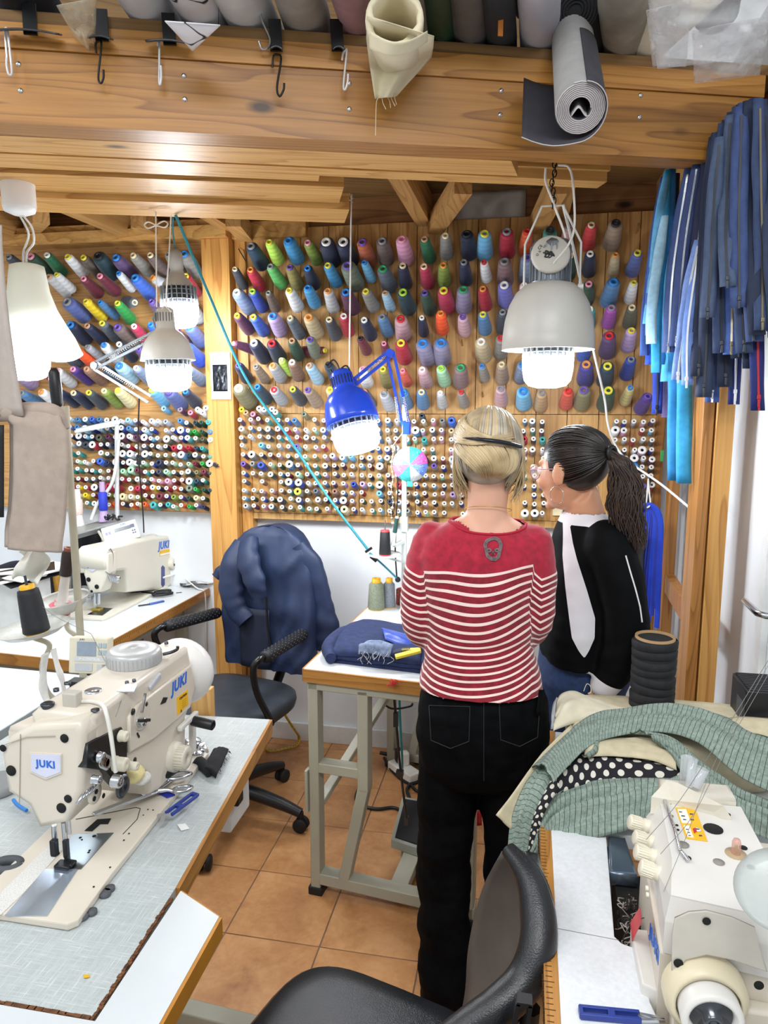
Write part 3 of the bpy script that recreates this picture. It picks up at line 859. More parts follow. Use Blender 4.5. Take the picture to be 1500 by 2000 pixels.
# ================================================================== lamps, cords, hooks, fabric rolls and zippers overhead
def atP(u, v, perp):
 d = ray(u, v)
 t = perp / (bnor.x * d.x + bnor.y * d.y)
 return d * t + Vector((0, 0, CAM_H))
BULBM = emit('lit_diffuser', '#f4f9ff', BULB)
GREYP = mat('grey_enamel', '#b9b7b0', 0.38, 0, 0.04)
LGREY = mat('pale_grey_plastic', '#cfd2d4', 0.4, 0, 0.03)
SILVER = mat('silver_paint', '#7d838a', 0.35, 0.7, 0.04)
BLUEP = mat('blue_enamel', '#2147c4', 0.22, 0, 0.03, 5, 0, 300)
INNER = mat('white_reflector', '#f4f5f5', 0.35, 0, 0.01)
STRING = mat('white_string', '#efeee8', 0.7)
def led_bulb(root, top, axis, r, hs, hl, sock=True):
 """finned neck and glowing diffuser of a big LED bulb; top = where the fins start, axis points to the diffuser"""
 a = Vector(axis).normalized()
 u = a.orthogonal().normalized()
 w_ = a.cross(u)
 top = Vector(top)
 core = MB().lathe([(r * .35, -.02), (r * .5, 0), (r * .80, 0.004), (r * .86, hs)], top, a, 20)
 fins = MB()
 for k in range(22):
  an = 2 * PI * k / 22
  d = u * math.cos(an) + w_ * math.sin(an)
  fins.bar(top + d * r * .9 + a * .002, top + d * r * .96 + a * hs, 0.003, 0.012, 0, d)
 for h in (0.25, 0.5, 0.75):
  fins.lathe([(r * .92, hs * h - .001), (r * .965, hs * h), (r * .92, hs * h + .001)], top, a, 24)
 obj('bulb_neck', core, mat('bulb_core', '#4c5056', 0.6), root)
 obj('bulb_fins', fins, mat('fin_grey', '#8a8f94', .5), root, kind='stuff')
 dif = MB().lathe([(r, hs), (r * 1.02, hs + .004), (r, hs + hl * .45), (r * .93, hs + hl * .75), (r * .75, hs + hl * .93), (r * .4, hs + hl), (0, hs + hl * 1.01)], top, a, 28)
 return obj('bulb_diffuser', dif, BULBM, root, 'glowing white bulb diffuser')
# big grey industrial pendant on a chain
bl = thing('pendant_lamp', 'big grey industrial pendant with a domed reflector, hung on a black chain', 'lamp', (0.062, 2.25, 1.80))
cx, cy = 0.062, 2.25
dome = MB().lathe([(0.045, .195), (0.072, .188), (0.098, .165), (0.117, .13), (0.129, .085), (0.1345, .04), (0.136, .002), (0.138, 0), (0.1345, -.001), (0.130, .04), (0.112, .128), (0.092, .16), (0.06, .182), (0.02, .185)], (cx, cy, 1.805), (0, 0, 1), 40)
obj('reflector', dome, GREYP, bl)
hou = MB().lathe([(0.055, 0.185), (0.0565, .19), (0.0565, .30), (0.05, .312), (0.0, .313)], (cx, cy, 1.805), (0, 0, 1), 24)
for k in range(24):
 an = 2 * PI * k / 24
 hou.box((cx + .058 * math.cos(an), cy + .058 * math.sin(an), 2.05), (0.004, 0.004, 0.10), 0, (0, 0, an))
obj('ballast_housing', hou, SILVER, bl)
dq = MB().lathe([(0.0, .012), (0.05, .012), (0.055, .008), (0.056, 0), (0.0, 0)], (cx - .002, cy - .05, 2.068), (0.05, -1, 0.25), 28)
dsc = obj('wiring_cover', dq, mat('cover_grey', '#c3bfb4', 0.5), bl)
cz = MB()
for k in range(7):
 cz.tube(catmull([(cx - .01 + random.uniform(-.015, .02), cy - .064, 2.06 + random.uniform(-.02, .02)) for _ in range(4)], 4), 0.0018, 5)
obj('wire_knot', cz, BLACKPL, bl, kind='stuff')
Mx = basis((cx - .002, cy - .0635, 2.068), (1, 0.05, 0), (0, .25, 1))
INK = mat('dark_ink', '#3c3f44', 0.6)
for i, (x, y, t_, s_) in enumerate(((-.03, .022, 'CE', .012), (-.034, .004, '□ ▽', .010), (-.010, .034, '230V 50Hz', .007))):
 words('cover_print', t_.replace('□ ▽', 'O X'), s_, Mx @ Matrix.Translation((x, y, 0.0)) @ Matrix.Rotation(R(55), 4, 'Z'), INK, bl, 0.0004)
yoke = MB()
wl = lambda pts, r=0.0035: yoke.tube([Vector(p) for p in pts], r, 8)
zt, zb = 2.215, 1.985
wl([(cx - .075, cy, zb), (cx - .075, cy, 2.11), (cx - .03, cy, zt), (cx + .03, cy, zt), (cx + .085, cy, 2.11), (cx + .085, cy, zb)])
yoke.cyl((cx - .085, cy, zb), (cx - .07, cy, zb), 0.009, None, 10).cyl((cx + .08, cy, zb), (cx + .096, cy, zb), 0.009, None, 10)
yoke.tube([(cx - .078, cy, zb - .012), (cx + .088, cy, zb - .012)], 0.004, 6)
obj('yoke', yoke, mat('white_wire', '#d8d8d2', 0.4), bl)
led_bulb(bl, (cx + .002, cy, 1.845), (0, 0, -1), 0.074, 0.062, 0.09)
ch = MB()
for k in range(15):
 z = 2.215 + k * 0.0125
 c = Vector((cx + 0.004 * math.sin(k), cy - .006, z))
 uu = Vector((1, 0, 0)) if k % 2 else Vector((0, 1, 0))
 ch.tube([c + uu * (.006 * math.cos(2 * PI * j / 10)) + Vector((0, 0, .0105 * math.sin(2 * PI * j / 10))) for j in range(11)], 0.0018, 5, cap=False)
obj('chain', ch, mat('black_chain', '#22242a', 0.35, 0.8), bl, kind='stuff')
P_ = lambda u, v, y: atY(u, v, y)
cab = MB()
cab.tube(catmull([P_(1066, 328, 2.23), P_(1066, 355, 2.235), P_(1082, 400, 2.24), P_(1105, 470, 2.235), P_(1085, 500, 2.19)], 6), 0.0034, 6)
obj('power_cord', cab, CABLEW, bl)
cab = MB()
cab.tube(catmull([P_(1090, 322, 2.22), P_(1112, 328, 2.22), P_(1120, 370, 2.225), P_(1122, 440, 2.225), P_(1110, 478, 2.20), P_(1080, 515, 2.18)], 6), 0.0034, 6)
obj('power_cord', cab, CABLEW, bl)
cab = MB()
cab.tube(catmull([P_(1100, 400, 2.245), P_(1130, 530, 2.37), P_(1158, 680, 2.6), P_(1180, 775, 2.8), P_(1190, 840, 2.85), P_(1218, 892, 2.85), P_(1290, 945, 2.6), P_(1345, 990, 2.42)], 8), 0.0042, 6)
obj('white_cable', cab, CABLEW, None, 'long white cable running from the pendant past the pegboard to the posts', 'cable')
# blue spring-arm lamp hung on a string
sl = thing('desk_lamp', 'blue spring-arm desk lamp with a glossy domed shade and glowing bulb', 'lamp', tuple(atY(793, 845, 2.62)))
yb = 2.6
top, bot = atY(664, 722, yb), atY(704, 888, yb - .06)
ax = (bot - top).normalized()
sc_ = (bot - top).length / 168
sh = MB().lathe([(0.0, 0), (0.02, 0.001), (0.034, 0.007), (0.041, 0.020), (0.042, 0.068), (0.046, 0.078), (0.066, 0.092), (0.084, 0.118), (0.0935, 0.15), (0.097, 0.185), (0.0985, 0.205), (0.0945, 0.205), (0.09, 0.15), (0.06, 0.098), (0.02, 0.09)], top, ax, 36)
obj('shade', sh, BLUEP, sl)
sl_ = MB()
for k in range(9):
 an = PI * (0.15 + k / 11)
 u_, w_ = ax.orthogonal().normalized(), ax.cross(ax.orthogonal().normalized())
 d = Vector((math.cos(an), -math.sin(an), 0))
 d = (d - ax * d.dot(ax)).normalized()
 sl_.bar(top + d * .0425 + ax * .028, top + d * .0425 + ax * .062, 0.004, 0.0015, 0, d)
obj('vent_slots', sl_, mat('vent_dark', '#0a1130', 0.7), sl, kind='stuff')
led_bulb(sl, top + ax * .172, ax, 0.084, 0.062, 0.082)
arm = MB()
j0, j1, j2 = atY(690, 748, 2.62), atY(762, 690, 2.63), atY(794, 835, 2.64)
for o_ in ((0, 0, 0.012), (0, 0, -0.014)):
 arm.bar(j0 + Vector(o_), j1 + Vector(o_), 0.008, 0.012)
s2 = (j2 - j1).normalized().cross(Vector((0, 1, 0))).normalized() * .013
for sgn in (-1, 1):
 arm.bar(j1 + s2 * sgn, j2 + s2 * sgn, 0.009, 0.012, 0, (0, 1, 0))
arm.cyl(j1 + Vector((0, -.014, 0)), j1 + Vector((0, .014, 0)), 0.016, None, 14).cyl(j0 + Vector((0, -.012, 0)), j0 + Vector((0, .012, 0)), 0.018, None, 14).box(j2, (0.03, 0.03, 0.05), 0, None, 0.004)
obj('arm', arm, BLUEP, sl)
def spring(mb, a, b, r, turns, wr, seg=8):
 a, b = Vector(a), Vector(b)
 d = (b - a).normalized()
 u_ = d.orthogonal().normalized()
 w_ = d.cross(u_)
 n = turns * 8
 mb.tube([a + (b - a) * (i / n) + u_ * r * math.cos(2 * PI * i / 8) + w_ * r * math.sin(2 * PI * i / 8) for i in range(n + 1)], wr, 4)
sp = MB()
spring(sp, j2 + (j1 - j2) * .08 + Vector((-.02, -.02, 0)), j2 + (j1 - j2) * .42 + Vector((-.012, -.02, 0)), .006, 16, .0012)
spring(sp, j2 + (j1 - j2) * .08 + Vector((.014, -.02, 0)), j2 + (j1 - j2) * .42 + Vector((.018, -.02, 0)), .006, 16, .0012)
spring(sp, j1 + (j0 - j1) * .1 + Vector((0, -.012, .0)), j1 + (j0 - j1) * .6 + Vector((0, -.012, .0)), .005, 14, .0011)
obj('spring', sp, STEEL, sl, kind='stuff')
wr_ = MB().tube(catmull([atY(640, 712, 2.58), atY(652, 703, 2.58), atY(662, 720, 2.58), atY(655, 735, 2.57), atY(645, 722, 2.58)], 5), 0.003, 6)
wr_.tube(catmull([atY(660, 725, 2.58), atY(676, 714, 2.58), atY(686, 730, 2.59), atY(694, 752, 2.6)], 5), 0.003, 6)
obj('wire_loop', wr_, BLACKPL, sl)
st = MB().tube([atY(686, 385, 2.60), atY(684, 560, 2.60), atY(682, 735, 2.60)], 0.0028, 6)
for k in range(7):
 p = atY(686, 392, 2.6)
 st.tube([p, p + Vector((random.uniform(-.02, .02), random.uniform(-.02, 0), random.uniform(-.02, .03)))], 0.0012, 4)
obj('white_string', st, STRING, None, 'white string knotted to a plank end and holding the blue lamp', 'string')
rw = MB()
for k in range(9):
 p = atY(674 + 3 * math.sin(k * 2), 594 + 7 * k, 3.135)
 rw.tube(catmull([p + Vector((random.uniform(-.012, .012), random.uniform(-.008, .008), random.uniform(-.01, .01))) for _ in range(5)], 4), 0.0022, 5, k % 2)
obj('string_hank', rw, [mat('red_yarn', '#b02433', 0.7), STRING], None, 'small red and white hank of string hanging beside the string of the blue lamp', 'string', kind='stuff')
# grey spring-arm lamp
gl = thing('desk_lamp', 'grey spring-arm desk lamp tied to a bowed white tape, bulb glowing', 'lamp', tuple(atY(292, 780, 2.5)))
gt = atY(321, 600, 2.4)
obj('shade', MB().lathe([(0.0, 0), (0.022, 0.001), (0.031, 0.010), (0.033, 0.07), (0.037, 0.078), (0.052, 0.088), (0.074, 0.115), (0.088, 0.15), (0.094, 0.178), (0.096, 0.184), (0.092, 0.184), (0.086, 0.15), (0.05, 0.095), (0.02, 0.085)], gt, (0.03, 0, -1), 36), GREYP, gl)
gv = MB()
for k in range(9):
 an = PI * (0.1 + k / 10)
 d = Vector((math.cos(an), -math.sin(an), 0))
 gv.bar(gt + d * .0325 + Vector((0, 0, -.02)), gt + d * .0325 + Vector((0, 0, -.05)), 0.003, 0.002, 0, d)
obj('vent_slots', gv, mat('vent_grey', '#55585c', 0.7), gl, kind='stuff')
led_bulb(gl, gt + Vector((0.004, 0, -.152)), (0.03, 0, -1), 0.077, 0.062, 0.078)
ga = MB()
k0, k1, k2 = atY(306, 652, 2.43), atY(186, 714, 2.46), atY(292, 780, 2.5)
for o_ in (.012, -.012):
 ga.bar(k0 + Vector((0, 0, o_)), k1 + Vector((0, 0, o_)), 0.007, 0.009)
 ga.bar(k1 + Vector((o_ * .5, 0, o_)), k2 + Vector((o_ * .5, 0, o_)), 0.007, 0.009)
ga.cyl(k1 + Vector((0, -.012, 0)), k1 + Vector((0, .012, 0)), .014, None, 12).cyl(k0 + Vector((0, -.012, 0)), k0 + Vector((0, .012, 0)), .014, None, 12)
ga.tube([k0, k0 + Vector((-.012, 0, .05)), gt + Vector((-.03, 0, -.01))], .004, 6)
obj('arm', ga, SILVER, gl)
gs = MB()
spring(gs, k0 + (k1 - k0) * .15 + Vector((0, -.016, 0)), k0 + (k1 - k0) * .75 + Vector((0, -.016, 0)), .005, 18, .0011)
spring(gs, k1 + (k2 - k1) * .15 + Vector((0, -.016, .01)), k1 + (k2 - k1) * .75 + Vector((0, -.016, .01)), .005, 18, .0011)
obj('spring', gs, STEEL, gl, kind='stuff')
cd_ = MB().tube(catmull([atY(272, 775, 2.5), atY(270, 840, 2.55), atY(271, 900, 2.7), atY(279, 1000, 2.8), atY(281, 1040, 2.85)], 6), .0032, 6)
cd_.box(atY(271, 898, 2.69), (.016, .014, .042), 0, None, .004)
obj('lamp_cord', cd_, BLACKPL, gl, 'black cord with inline switch')
st = MB().tube([atY(304, 388, 2.36), atY(305, 500, 2.37), atY(306, 600, 2.38)], .0026, 6)
p = atY(305, 440, 2.365)
for s_ in (-1, 1):
 st.tube(catmull([p, p + Vector((.028 * s_, 0, .012)), p + Vector((.043 * s_, 0, .003)), p + Vector((.03 * s_, 0, -.008)), p], 6), .0042, 6, flat=.5)
st.box(p, (.01, .008, .008), 0, None, .002)
st.tube(catmull([atY(334, 420, 2.36), atY(330, 500, 2.37), atY(324, 590, 2.38), atY(330, 604, 2.38)], 6), .004, 6, flat=.4)
for k in range(6):
 q = atY(322, 598, 2.38)
 st.tube([q, q + Vector((random.uniform(-.03, .03), -.01, random.uniform(-.025, .012)))], .0022, 4)
obj('white_tape', st, STRING, None, 'white tape tied in a bow above the grey spring-arm lamp', 'string')
# plain LED bulb hanging on a cord behind it
hb = thing('hanging_bulb', 'bare finned bulb hanging on a teal cord behind the grey spring-arm lamp', 'lamp', tuple(atY(346, 640, 2.75)))
ht = atY(342, 485, 2.75)
obj('socket', MB().lathe([(0, 0), (.012, 0), (.018, .012), (.026, .02), (.028, .075), (.024, .08), (.03, .1), (.058, .135), (.062, .15)], ht, (0.03, 0, -1), 22), GREYP, hb)
led_bulb(hb, ht + Vector((.006, 0, -.145)), (.03, 0, -1), .072, .072, .09)
obj('cord', MB().tube(catmull([atY(338, 425, 2.7), atY(338, 455, 2.74), ht], 5), .0035, 6), mat('teal_cord', '#2f8f98', 0.5), hb)
# white pendant with a broken plastic shade
wp = thing('pendant_lamp', 'white plastic pendant with a torn flared shade, hanging beside the trousers', 'lamp', (-1.66, 2.15, 1.75))
wc = atY(52, 516, 2.15)
cup = atY(36, 380, 2.05)
obj('ceiling_cup', MB().lathe([(0, .058), (.03, .057), (.046, .045), (.0485, .03), (.0485, -.035), (.044, -.05), (.02, -.06), (0, -.061)], cup, (0, 0, 1), 28), INNER, wp)
obj('cord', MB().tube(catmull([cup + Vector((0, 0, -.06)), cup + Vector((.003, .03, -.11)), wc + Vector((-.01, 0, .03)), wc + Vector((-.008, 0, -.05))], 6), .0035, 6), CABLEW, wp)
obj('cord', MB().tube(catmull([cup + Vector((.01, 0, -.06)), cup + Vector((.016, .03, -.09)), cup + Vector((.004, .05, -.13)), wc + Vector((.002, 0, .03)), wc + Vector((0, 0, -.05))], 6), .0035, 6), CABLEW, wp)
obj('hook', MB().tube([cup + Vector((-.004, 0, .055)), cup + Vector((-.006, 0, .085)), cup + Vector((.006, 0, .095))], .002, 5), STEEL, wp)
m, nt, b = new_mat('translucent_shade')
b.inputs['Base Color'].default_value = lin('#e9eae2')
b.inputs['Roughness'].default_value = 0.45
tr = N(nt, 'ShaderNodeBsdfTranslucent')
tr.inputs[0].default_value = lin('#f2f4ee')
mx = N(nt, 'ShaderNodeMixShader')
mx.inputs[0].default_value = 0.45
nt.links.new(b.outputs[0], mx.inputs[1])
nt.links.new(tr.outputs[0], mx.inputs[2])
nt.links.new(mx.outputs[0], nt.nodes['Material Output'].inputs[0])
TRSH = m
pf = [(0.0, 0.0), (.035, 0.0), (.052, -.006), (.056, -.03), (.064, -.085), (.082, -.14), (.108, -.19), (.132, -.235), (.150, -.285), (.153, -.292)]
rs = []
for r, h in pf:
 rs.append([wc + Vector((r * math.cos(2 * PI * j / 40), r * math.sin(2 * PI * j / 40), h + (0.02 * math.sin(2 * PI * j / 40 * 3) * max(0, -h - .2) * 6 if h < -.2 else 0))) for j in range(40)])
obj('shade', MB().rings(rs, 0, True, (True, False)).rings([[p + (wc - p) * .02 for p in r] for r in rs], 0, True, (False, False)), TRSH, wp)
led_bulb(wp, wc + Vector((-.02, -.01, -.17)), (0, 0, -1), .076, .05, .15)
# hooks and brackets on the ledge
HW = mat('white_hook', '#d9dadc', 0.35, 0.2)
HB = mat('black_hook', '#17181b', 0.4, 0.3)
PZ = 1.898
def shook(pts, m, lab, r=.0026):
 obj('s_hook', MB().tube(catmull([atP(u, v, PZ - k * .004) for k, (u, v) in enumerate(pts)], 5), r, 8), m, None, lab, 'hook', 'hooks along the ledge')
shook([(14, 118), (10, 62), (14, 56), (16, 70), (23, 138), (17, 145), (13, 128), (13, 112)], HW, 'white metal hook at the end of the ledge beside the dark fabric')
shook([(188, 104), (187, 86), (193, 80), (198, 88), (192, 150), (197, 162), (202, 152), (202, 136)], HB, 'black hook hanging below the clear plastic bag')
shook([(308, 90), (309, 83), (311, 86), (311, 120), (311, 158), (313, 165), (315, 150), (314, 128)], HW, 'white hook hanging under the line-printed white roll')
shook([(532, 132), (534, 110), (541, 107), (549, 115), (541, 170), (546, 188), (554, 175), (555, 162)], HB, 'black hook hanging under the plain white roll')
shook([(668, 118), (670, 104), (675, 98), (677, 102), (671, 165), (674, 175), (679, 160), (680, 144)], HW, 'white hook hanging under the bracket beside the pink roll')
shook([(505, 5), (512, 40), (527, 75), (524, 92), (512, 96), (505, 80)], mat('chrome_hook', '#c8cacc', 0.2, 0.9), 'chrome hook hung high over the plain white roll')
for (u, v, du, lab) in ((60, 68, 50, 'black bracket with a grey tongue at the dark fabric end'), (200, 80, 18, 'black bracket beside the clear plastic bag'), (332, 88, 36, 'black bracket with a grey tongue under the line-printed roll'), (540, 100, 10, 'black bracket between the white and the grey rolls'), (660, 100, 9, 'ridged metal bracket beside the pink roll')):
 b_ = thing('ledge_bracket', lab, 'bracket', tuple(atP(u, v, 1.90)), 'brackets on the ledge')
 t_, c_ = atP(u - 4, v - 62, 1.895), atP(u, v, 1.895)
 obj('strap', MB().bar(t_, c_, .03, .006, 0, bnor), mat('bracket_black', '#1d1e21', 0.35, 0.4), b_)
 obj('tongue', MB().sheet(lambda a, q: c_ + bdir * ((a - .5) * du * .0028) - bnor * (.004 + .03 * q) + Vector((0, 0, -.012 * q + .006 * math.sin(a * PI))), 10, 4, .004), DARKSTEEL, b_)
# fabric rolls lying on the deck, their ends towards the room
DZ = 2.546
def cloth(name, col, var=.1, bs=500, b=.25, rough=.85, **kw):
 return mat(name, col, rough, 0, var, 12, b, bs, **kw)
def roll(lab, u, ut, r, m, over=.36, name='fabric_roll', lift=0.0, deep=.42, seg=26, sq=1.0):
 """u: pixel column where its underside crosses the ledge; ut: column at the picture's top edge"""
 r *= .94
 d = ray(u, 100)
 t = 1.93 / (bnor.x * d.x + bnor.y * d.y)
 p = d * t
 p = Vector((p.x, p.y, DZ + r * sq + lift))
 q0 = atP(ut, -20, 1.93 - over * .6)
 q = Vector((q0.x, q0.y, p.z))
 ax = (q - p).normalized()
 front, back = p + ax * over, p - ax * deep
 n = 24
 rs = []
 up = Vector((0, 0, 1))
 sd = ax.cross(up).normalized()
 ph = random.uniform(0, 9)
 for i in range(n + 1):
  c = back + (front - back) * i / n
  rs.append([c + sd * (r * math.cos(2 * PI * j / seg)) * (1 + .09 * noise.noise((math.cos(2 * PI * j / seg) * 1.8, i * .25, ph))) + up * (r * sq * math.sin(2 * PI * j / seg)) * (1 + .09 * noise.noise((math.sin(2 * PI * j / seg) * 2.0 + 4, i * .3, ph))) for j in range(seg)])
 root = thing(name, lab, 'fabric roll', tuple(p), 'fabric rolls on the deck')
 obj('cloth', MB().rings(rs), m, root)
 sp_ = MB()
 k = 5 * 22
 pts = [front + ax * .0015 + sd * (r * .95 * (1 - i / k * .75) * math.cos(i * 2 * PI / 22)) + up * (r * sq * .95 * (1 - i / k * .75) * math.sin(i * 2 * PI / 22)) for i in range(k)]
 sp_.tube(pts, .003, 4)
 obj('wound_edge', sp_, m, root)
 return root
WH = cloth('white_cloth', '#d9d9dc', .05)
roll('dark navy bundle of fabric at the post-free end of the deck', 40, -30, .075, cloth('dark_denim', '#272b38', .4, 200))
roll('plain white cotton roll beside the clear plastic bag', 285, 215, .060, WH)
lm, nt, b = new_mat('line_print_cloth')
vv = coords(nt, (7, 7, 7))
nz = noise_tex(nt, vv, 1.1, 1, .4, .4)
ab = N(nt, 'ShaderNodeMath', operation='SUBTRACT')
ab.inputs[1].default_value = .5
nt.links.new(nz, ab.inputs[0])
a2 = N(nt, 'ShaderNodeMath', operation='ABSOLUTE')
nt.links.new(ab.outputs[0], a2.inputs[0])
nt.links.new(ramp(nt, a2.outputs[0], [(.006, lin('#141416')), (.010, lin('#dcdce0'))]), b.inputs['Base Color'])
b.inputs['Roughness'].default_value = .8
LPR = roll('white roll printed with bold curling black lines', 390, 330, .062, lm)
roll('plain smooth white roll beside the line-printed one', 480, 425, .066, cloth('off_white_cloth', '#d3d4d6', .05))
roll('grey roll between the white roll and the pink roll', 592, 560, .064, cloth('warm_grey_cloth', '#a39e97', .1))
roll('dusky pink roll next to the cream hanging cloth', 698, 672, .052, cloth('dusky_pink_cloth', '#b1898e', .12))
roll('taupe roll tucked behind the cream hanging cloth', 812, 800, .045, cloth('taupe_cloth', '#8f867c', .1))
roll('dark green nylon roll beside the cream hanging cloth', 862, 848, .042, cloth('green_nylon', '#24452f', .15, 90, .3, .5))
roll('shiny grey crinkled nylon roll beside the green one', 918, 908, .050, cloth('grey_nylon', '#6d6a6a', .2, 60, .5, .45))
roll('charcoal roll with an orange tab beside the grey nylon', 976, 968, .043, cloth('charcoal_cloth', '#33363c', .2, 90))
roll('lavender-white roll with a stained brown patch', 1052, 1050, .054, cloth('lavender_white_cloth', '#c9c7d2', .05), sq=1.1)
roll('beige fuzzy fleece roll beside the plastic-wrapped roll', 1215, 1222, .064, cloth('beige_fleece', '#a9a294', .15, 700, .8))
roll('black filler roll added behind the grey vinyl roll', 1135, 1130, .06, cloth('filler_black', '#18181b', .2), over=.10)  # added to fill the gap behind the vinyl with dark
for k2, (u, ut, dz) in enumerate(((110, 60, .13), (330, 290, .14), (540, 510, .14), (760, 740, .12), (880, 870, .13), (1010, 1005, .12), (1120, 1120, .13), (1260, 1265, .14), (1400, 1410, .13))):  # made-up black rolls standing in for the darkness between the real ones
 roll(f'black filler roll added to darken the gaps above the deck, {nth(k2 + 1)} of nine', u, ut, .066, cloth('filler_black', '#18181b', .2), over=.05, lift=dz + .01, deep=.15)
obj('hanging_corner', MB().sheet(lambda a, q: atP(322 + 108 * a + (376 - 322 - 108 * a) * q, 40 + 8 * a + (98 - 40 - 8 * a) * q, 1.70 + .14 * q - .02 * math.sin(a * PI)), 12, 8, .002), lm, LPR)
tb = MB().box(atP(978, 30, 1.80), (.012, .004, .09), 0, (0, 0, BD))
obj('orange_tab', tb, mat('orange_tab', '#d8822e', .6), None, 'narrow orange tab hanging from the charcoal roll', 'tab')
pt = MB().box(atP(1058, 42, 1.75), (.05, .004, .08), 0, (0, 0, BD), .001)
# cream canvas roll hanging open over the ledge
cr = thing('cream_canvas_roll', 'cream canvas roll with an open dark tube end, its cloth hanging over the ledge', 'fabric roll', tuple(atP(778, 60, 1.85)), 'fabric rolls on the deck')
CREAM = cloth('cream_canvas', '#dcd2b4', .06, 400, .2)
c0 = atP(770, 34, 1.66)
axc = (atP(778, 80, 2.0) - c0)
axc.z = 0.05
axc.normalize()
sd = axc.cross(Vector((0, 0, 1))).normalized()
rs = []
for (t, r) in ((.30, .062), (.15, .062), (.02, .064), (0, .062)):
 rs.append([c0 + axc * t + sd * (r * math.cos(2 * PI * j / 26)) + Vector((0, 0, 1)) * (r * math.sin(2 * PI * j / 26)) for j in range(26)])
for (t, r) in ((.0, .048), (.25, .046)):
 rs.append([c0 + axc * t + sd * (r * math.cos(2 * PI * j / 26) * (1 + .12 * math.sin(j * 1.3))) + Vector((0, 0, 1)) * (r * math.sin(2 * PI * j / 26)) for j in range(26)])
obj('wound_cloth', MB().rings(rs, 0, True, (False, False)), CREAM, cr)
obj('tube_hole', MB().lathe([(.047, 0), (0, .0)], c0 + axc * .22, axc, 20), HOLE, cr)
E0 = [(717, 30), (716, 75), (722, 130), (732, 193)]
E1 = [(848, 70), (846, 92), (842, 112), (775, 188)]
def flap(a, q):
 k = min(int(q * 3), 2)
 f = q * 3 - k
 L0 = [E0[k][i] + (E0[k + 1][i] - E0[k][i]) * f for i in (0, 1)]
 L1 = [E1[k][i] + (E1[k + 1][i] - E1[k][i]) * f for i in (0, 1)]
 u, v = L0[0] + (L1[0] - L0[0]) * a, L0[1] + (L1[1] - L0[1]) * a
 return atP(u, v, 1.66 + .20 * min(1, q * 1.5) - .045 * math.sin(a * PI) * (1 - .5 * q) - .015 * math.sin(a * 9 + q * 3))
obj('hanging_flap', MB().sheet(flap, 24, 18, .0015), CREAM, cr)
obj('second_fold', MB().sheet(lambda a, q: atP(722 + 112 * a, 60 + 22 * math.sin(a * PI) + 34 * q * (1 - .4 * a), 1.62 + .03 * q - .04 * math.sin(a * PI)), 18, 6, .0015), CREAM, cr)
fr_ = MB()
for k in range(5):
 p = atP(738 + k * 8, 192 - k * 3, 1.85)
 fr_.tube(catmull([p, p + Vector((random.uniform(-.005, .01), -.003, -.015)), p + Vector((random.uniform(-.01, .02), -.003, -.03 - .055 * (k == 0)))], 4), .0009, 4)
obj('frayed_thread', fr_, CREAM, cr, kind='stuff')
# grey vinyl roll sticking out past the beam, loose flap beside it
gv_ = thing('vinyl_roll', 'grey vinyl roll sticking out under the ledge with its spiral end in view', 'fabric roll', tuple(atP(1110, 150, 1.8)), 'fabric rolls on the deck')
VIN = mat('grey_vinyl', '#8c8a88', .5, 0, .06, 20, .2, 500)
VIND = mat('vinyl_back', '#2d2b33', .7, 0, .1, 20)
e = atP(1133, 212, 1.52)
s_ = atP(1116, 64, 1.93)
s_.z = max(s_.z, DZ + .056)
axv = (s_ - e).normalized()
uv_ = Vector((0, 0, 1)) - axv * axv.z
uv_.normalize()
sv = axv.cross(uv_)
rv = .051
def spiral(n0, n1, c, ra, rb):
 out = []
 N_ = int((n1 - n0) * 22)
 for i in range(N_ + 1):
  an = 2 * PI * (n0 + (n1 - n0) * i / N_)
  r = ra + (rb - ra) * i / N_
  out.append((r * math.cos(an), r * math.sin(an)))
 return out
pr = spiral(0, 8.3, e, .022, rv)
mbv = MB()
Ln = (s_ - e).length + .45
mbv.rings([[e + axv * t + sv * (r * math.cos(2 * PI * j / 40)) + uv_ * (r * math.sin(2 * PI * j / 40)) for j in range(40)] for t, r in ((.12, .021), (0.0, .021))], 1, True, (False, False))
mbv.rings([[e + axv * (.0015 + t) + sv * (r * math.cos(2 * PI * j / 40)) + uv_ * (r * math.sin(2 * PI * j / 40)) for j in range(40)] for t, r in ((0, .0215), (0, rv), (Ln, rv))], 0, True, (False, False))
mbv.lathe([(.021, 0), (0, 0)], e + axv * .115, axv, 16, 1)
obj('rolled_vinyl', mbv, [VIN, VIND], gv_)
obj('spiral_edge', MB().tube([e + sv * x + uv_ * y for x, y in pr], .0016, 4, 0), mat('vinyl_edge', '#b9b3b4', .6), gv_)
obj('inner_curl', MB().sheet(lambda a, q: e + axv * (q * .1 - .001) + sv * ((a - .5) * .036) + uv_ * (-.006 + .009 * math.sin((a - .15) * 6)), 14, 4, .002), mat('vinyl_edge', '#b9b3b4', .6), gv_)
wrap = [(rv * 1.02 * math.cos(R(an)) + 0.0, rv * (1.06 + (80 - an) * .0012) * math.sin(R(an))) for an in range(80, -100, -12)]
x_, y_ = wrap[-1]
wrap += [(x_ + (-.118 - x_) * t - .0, y_ + (-.046 - y_) * t - .012 * math.sin(t * PI)) for t in (.2, .4, .6, .8, 1.0)]
def flapf(a, q):
 k = a * (len(wrap) - 1)
 i = min(int(k), len(wrap) - 2)
 f = k - i
 x = wrap[i][0] * (1 - f) + wrap[i + 1][0] * f
 y = wrap[i][1] * (1 - f) + wrap[i + 1][1] * f
 return e + axv * (q * .37 - .006) + sv * (x * (1.04 if x > -.06 else 1.0)) + uv_ * y
obj('loose_flap', MB().sheet(flapf, 40, 8, .0025), [VIND], gv_)
